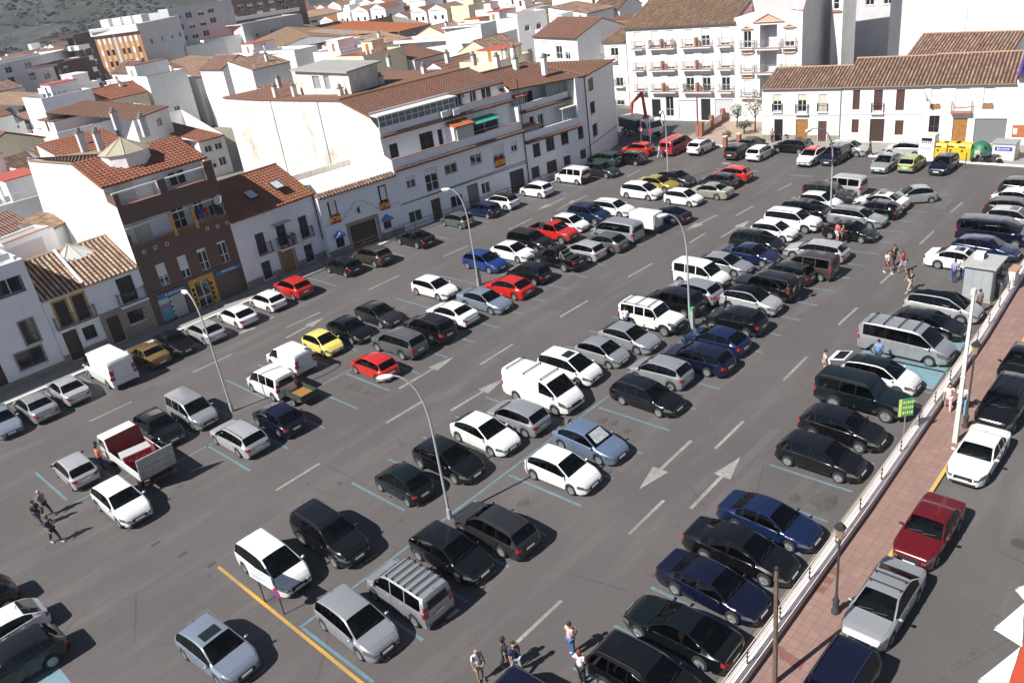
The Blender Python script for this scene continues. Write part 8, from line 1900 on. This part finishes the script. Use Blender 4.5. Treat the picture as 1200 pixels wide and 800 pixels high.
p = at(1183, 328, .8); r = empty('electric_cabinet', (p.x, p.y, 0)); tag(r, 'white cabinet with a tan sloping top by the kiosk', 'cabinet'); bm = BM(); box(bm, (0, 0, .8), (1.0, .8, 1.6)); obj('housing', bm, WHITE, r); bm = BM(); box(bm, (0, 0, 1.68), (1.15, 1.0, .1), Matrix.Rotation(.04, 4, 'Y')); obj('sloping_top', bm, plain('tan_top', (.42, .26, .17), .8, var=.2), r)
p = at(1172, 338, .6); r = empty('ticket_machine', (p.x, p.y, 0)); tag(r, 'dark grey ticket machine beside the kiosk', 'ticket machine'); bm = BM(); box(bm, (0, 0, .75), (.55, .45, 1.5)); bevel(bm, .04); obj('housing', bm, plain('machine_dark', (.07, .075, .08), .5), r); bm = BM(); box(bm, (-.28, 0, 1.2), (.02, .3, .3)); obj('screen', bm, plain('grey_pane', (.3, .32, .34), .3), r)
r = empty('litter_bin', at(1159, 352)); tag(r, 'yellow painted concrete stop block on the ground before the kiosk', 'kerb block'); bm = BM(); box(bm, (0, 0, .08), (1.0, .4, .16)); bevel(bm, .03); obj('block_body', bm, KERBY, r)
r.name = 'kerb_block'
# recycling containers
def yellow_bin(px, py, lb):
    r = empty('recycling_container', at(px, py, .12)); tag(r, lb, 'container', 'recycling containers on the far pavement')
    bm = BM(); vs = [(-.7, 0), (.7, 0), (.75, 1.1), (.35, 1.55), (-.6, 1.55), (-.75, 1.2)]
    a = [bm.verts.new((x, -.8, z)) for x, z in vs]; b = [bm.verts.new((x, .8, z)) for x, z in vs]; n = len(vs); bm.faces.new(a); bm.faces.new(b[::-1])
    for i in range(n): bm.faces.new((a[i], b[i], b[(i+1) % n], a[(i+1) % n]))
    bevel(bm, .05); obj('body', bm, plain('container_yellow', (.66, .46, .03), .5), r, smooth=50)
    bm = BM(); poly(bm, [(-.76, -.14, .95), (-.76, .14, .95), (-.76, 0, .7)]); obj('arrow_mark', bm, IRON, r); bm = BM(); box(bm, (-.73, 0, 1.25), (.06, .6, .12)); obj('slot', bm, DARKIN, r)
yellow_bin(1101, 184, 'yellow recycling container next to the white clothes bank'); yellow_bin(1115.5, 184, 'yellow recycling container, middle of the three'); yellow_bin(1129, 185, 'yellow recycling container next to the green igloo bin')
r = empty('clothes_bank', at(1087, 184, .12)); tag(r, 'tall white clothes bank with violet lettering left of the yellow containers', 'container'); bm = BM(); box(bm, (0, 0, 1.2), (1.3, 1.5, 2.4)); bevel(bm, .04); obj('body', bm, FRAMEW, r); bm = BM(); box(bm, (-.66, 0, 1.95), (.02, 1.0, .3)); obj('flap', bm, DARKIN, r)
VI = plain('violet_print', (.16, .08, .36), .5)
for j, z in enumerate((1.65, 1.05)):
    for i in range(5): bm = BM(); box(bm, (-.655, .44-.2*i, z), (.012, .11, .2-.09*j)); obj('printed_letter', bm, VI, r)
r = empty('igloo_bin', at(1148, 186, .12)); tag(r, 'dark green igloo-shaped bottle bank', 'container'); bm = BM(); lathe(bm, [(.95, 0), (1.05, .1), (1.0, .9), (.75, 1.45), (.35, 1.72), (.001, 1.8)], 20); obj('body', bm, plain('igloo_green', (.02, .14, .075), .5), r, smooth=50); bm = BM(); box(bm, (-.99, .0, .75), (.08, .5, .7)); obj('label_plate', bm, plain('label_tan', (.55, .50, .36), .6), r)
for a in (.7, -.7): bm = BM(); lathe(bm, [(.13, 0), (.13, .03), (.001, .031)], 10, Matrix.Translation((-.86*math.cos(a), .86*math.sin(a), 1.3)) @ Matrix.Rotation(math.radians(-60), 4, 'Y')); obj('throw_hole', bm, DARKIN, r)
r = empty('paper_bank', at(1177, 186, .12)); tag(r, 'white waste container with a grey lid and blue label at the right', 'container'); bm = BM(); box(bm, (0, 0, .8), (1.5, 2.0, 1.6)); bevel(bm, .05); obj('body', bm, plain('bank_pale', (.60, .58, .55), .5), r); bm = BM(); box(bm, (0, 0, 1.68), (1.65, 2.15, .2)); bevel(bm, .04); obj('lid', bm, plain('lid_grey', (.30, .30, .30), .5), r)
bm = BM(); box(bm, (-.76, 0, 1.15), (.02, 1.5, .36)); lb = obj('blue_label', bm, plain('label_blue', (.03, .06, .42), .5), r)
for i in range(7): bm = BM(); box(bm, (-.772, .5-.16*i, 1.15), (.008, .09, .14 if i else .24)); obj('printed_letter', bm, FRAMEW, lb)
for (x, y) in ((1131, 197), (1175, 188), (1193, 188)):
    r = empty('bollard', at(x, y, .1)); tag(r, 'thin dark bollard '+{1131: 'in front of the yellow containers', 1175: 'right behind the motorcycles', 1193: 'farthest right by the pavement edge'}[x], 'bollard', 'bollards of the far pavement'); bm = BM(); tube(bm, [(0, 0, 0), (0, 0, 1.5 if x == 1131 else .9)], .045, 6); obj('post', bm, RUST, r); bm = BM(); lathe(bm, [(.07, .9), (.07, 1.0), (.001, 1.05)], 8); obj('cap', bm, RUST, r)
# garden of the ornate block: brick pillars, railings, beds
BRP = plain('pillar_brick', (.30, .12, .08), .9, var=.2)
gd = empty('garden_wall', at(822, 161)); tag(gd, 'low brick and white garden wall with square brick pillars rising beside the ramp', 'wall')
pl4 = [at(822, 161), at(834, 152.5), at(847, 144.5), at(860.5, 135)]
for p in pl4: bm = BM(); box(bm, (p.x, p.y, .95), (.5, .5, 1.9)); loc_obj('pillar', bm, BRP, gd)
for a, b in zip(pl4, pl4[1:]):
    F = Fac(a, b); bm = BM(); F.box(bm, .26, F.L-.26, 0, .5, -.12, .12); loc_obj('brick_base', bm, BRP, gd); bm = BM(); F.box(bm, .26, F.L-.26, .501, 1.4, -.05, .05); loc_obj('white_panel', bm, STAIN, gd)
slab('garden_paving', [tuple(at(*q)[:2]) for q in ((824, 162), (893, 168), (893, 140), (862, 134))], .16, PAVE2)
for q, lb in (((850, 172), 'low brick gate pillar left of the garden path'), ((866, 169), 'low brick gate pillar right of the garden path')):
    r = empty('gate_pillar', at(*q, .1)); tag(r, lb, 'pillar', 'brick gate pillars'); bm = BM(); box(bm, (0, 0, .6), (.45, .45, 1.2)); obj('shaft', bm, BRP, r); bm = BM(); box(bm, (0, 0, 1.24), (.55, .55, .08)); obj('coping', bm, CREAM, r)
def tree(px, py, h, rad, label, leafm, nleaf, name='small_tree', z=.1):
    r = empty(name, at(px, py, z)); tag(r, label, 'tree'); bm = BM(); tube(bm, [(0, 0, 0), (.05, .03, h*.4), (-.03, 0, h*.6)], [.12, .08, .06], 7)
    for k_ in range(9):
        a = k_*2.4; z0 = h*(.35+.03*k_); tube(bm, [(0, 0, z0), (rad*.5*math.cos(a), rad*.5*math.sin(a), z0+h*.22), (rad*.85*math.cos(a+.3), rad*.85*math.sin(a+.3), z0+h*.38)], [.05, .03, .012], 5)
    obj('trunk', bm, BARK, r); bm = BM()
    for k_ in range(9): a = k_*2.4; leaves(bm, (rad*.6*math.cos(a), rad*.6*math.sin(a), h*(.55+.045*k_)), (rad*.5, rad*.5, h*.14), nleaf//9, .12)
    obj('crown', bm, leafm, r)
tree(885, 155, 4.6, 1.5, 'thin half-bare tree in the garden before the ornate block', LEAF2, 420)
tree(872, 158, 1.8, 1.0, 'low spreading shrub in the middle of the garden', LEAF, 360, 'shrub'); tree(852, 168, 1.5, .6, 'small dark shrub at the garden path', LEAF, 200, 'shrub'); tree(864, 150, 3.0, .8, 'dark slim shrub behind the brick pillars', LEAF, 300, 'shrub')
# red canopy with white scalloped edge close by at the right
c0 = at(1207, 780, 3.2); r = empty('market_canopy', (c0.x, c0.y, 0)); tag(r, 'red canopy with large white pointed edge flaps in the lower right corner', 'canopy')
RC = plain('canopy_red', (.50, .07, .03), .7, var=.1); WC = plain('canopy_white', (.78, .78, .76), .7)
def w2(q, z): p = at(*q, z); return (p.x, p.y, z)
bm = BM(); poly(bm, [w2((1182, 800), 3.4), w2((1202, 745), 3.4), w2((1262, 700), 3.4), w2((1290, 860), 3.5), w2((1160, 860), 3.4)]); bm.transform(Matrix.Translation(-r.location)); obj('canopy_top', bm, RC, r)
for tip, a, b in (((1165, 736), (1200, 706), (1198, 757)), ((1146, 797), (1196, 757), (1178, 812)), ((1190, 690), (1240, 668), (1205, 708))):
    bm = BM(); T_, A_, B_ = Vector(w2(tip, 3.05)), Vector(w2(a, 3.36)), Vector(w2(b, 3.36)); k_ = 6; up = Vector((0, 0, .03))
    rows_ = [[A_.lerp(B_, j/k_).lerp(T_, i/5)+Vector((0, 0, .06*math.sin(j*2.1+i)))*(1 if 0 < j < k_ else 0) for j in range(k_+1)] for i in range(6)]
    for o_ in (up*0, -up):
        for i in range(5):
            for j in range(k_): q_ = [rows_[i][j]+o_, rows_[i][j+1]+o_, rows_[i+1][j+1]+o_, rows_[i+1][j]+o_]; poly(bm, q_ if i < 4 else q_[:3])
    bm.transform(Matrix.Translation(-r.location)); obj('pointed_flap', bm, WC, r)
bm = BM(); q = at(1240, 780, 0); tube(bm, [(q.x-c0.x, q.y-c0.y, 0), (q.x-c0.x, q.y-c0.y, 3.4)], .05, 6); obj('canopy_post', bm, STEEL, r)

# ================================================================== PEOPLE IN VIEW
bl_, wh, nv, rd_, gr, bg_, jn, pk = (.02, .02, .025), (.7, .69, .68), (.02, .03, .08), (.45, .03, .03), (.18, .18, .2), (.42, .36, .27), (.03, .06, .14), (.62, .42, .40)
person(57, 604, -65, 'walk', gr, bl_, 'person in a grey shirt walking first in the group at the left', hair=HAIRG)
person(50, 616, -60, 'stroll', bl_, (.1, .1, .1), 'person in dark clothes at the left of the walking group')
person(67, 635, -70, 'walk', nv, bl_, 'person in a blue top walking last in the group at the left', shoe=(.4, .4, .4))
person(122, 550, 0, 'hold', (.75, .16, .04), nv, 'person in an orange shirt at the cab side of the small lorry')
person(734, 386, 20, 'hold', wh, jn, 'person in a white shirt beside the white off-road car')
person(981, 284, -30, 'stand', (.62, .12, .13), wh, 'person in a red shirt and white shorts beside the black hatchback', legc='shorts')
person(987, 287, -100, 'stand', (.4, .16, .14), bl_, 'person in dark trousers standing right of the one in the red shirt', long=True)
person(1040, 320, -120, 'walk', wh, (.25, .03, .04), 'woman in a white top and dark red shorts crossing the right lane', legc='shorts', long=True, shoe=wh)
person(1047, 312, -130, 'stroll', bl_, bl_, 'person in black walking behind the woman in red shorts')
person(1057, 320, -110, 'walk', (.48, .03, .03), (.5, .5, .55), 'man in a red shirt and pale shorts crossing the right lane', legc='shorts')
person(1066, 342, 150, 'walk', bl_, bg_, 'man in a black shirt and beige trousers crossing the right lane', shoe=(.5, .5, .5))
person(1117, 331, -20, 'stand', (.22, .28, .52), jn, 'man in a blue shirt and dark jeans left of the kiosk')
person(1127, 329, 170, 'stand', wh, jn, 'person in a white shirt close to the kiosk wall')
person(1157, 348, 40, 'hold', nv, (.25, .3, .5), 'man in a navy shirt and blue shorts at the ticket machine', legc='shorts')
person(1146, 368, 60, 'stand', gr, (.12, .07, .06), 'man in a grey shirt seen from behind below the kiosk')
person(966, 440, -60, 'stand', (.5, .4, .36), bg_, 'person in a pale shirt and beige shorts in the lane above the green off-road car', legc='shorts')
person(1028, 428, 30, 'stand', (.16, .3, .6), jn, 'man in a bright blue shirt beside the silver people carrier')
person(1110, 482, 200, 'walk', wh, pk, 'woman in white walking on the pink pavement left of the mast', long=True)
person(1125, 484, 20, 'stroll', wh, bl_, 'person behind the white mast on the pink pavement')
person(564, 797, -100, 'stand', (.58, .66, .72), bg_, 'bald man in a pale blue shirt and beige shorts at the bottom edge', legc='shorts', bald=True)
person(595, 784, -30, 'stroll', bl_, bl_, 'woman in a dark top between the bald man and the woman in pale trousers', long=True)
person(607, 790, -110, 'walk', nv, (.45, .47, .5), 'woman in a dark top and pale striped trousers at the bottom edge', long=True)
person(671, 767, -10, 'hold', pk, (.06, .14, .3), 'woman in a pink top and blue jeans holding something, beside the large black off-road car', shoe=wh)
person(683, 800, 10, 'hold', wh, bl_, 'reddish-haired woman in a white top by the bottom black off-road car', long=True, hair=plain('red_hair', (.14, .04, .02), .7))
person(1019, 184, 90, 'walk', bl_, bl_, 'person in black walking past the brown-shuttered house', group='people on the far pavement')
person(905, 168, 180, 'stand', (.4, .12, .08), bl_, 'person in a reddish shirt at the dark open doorway', group='people on the far pavement')
person(929, 166, 180, 'stand', bl_, (.1, .1, .1), 'person in black before the wooden door with cream blinds above', group='people on the far pavement')
person(773, 186, -60, 'walk', wh, (.4, .45, .6), 'person in a white top walking left of the red people carrier', group='people on the far pavement')
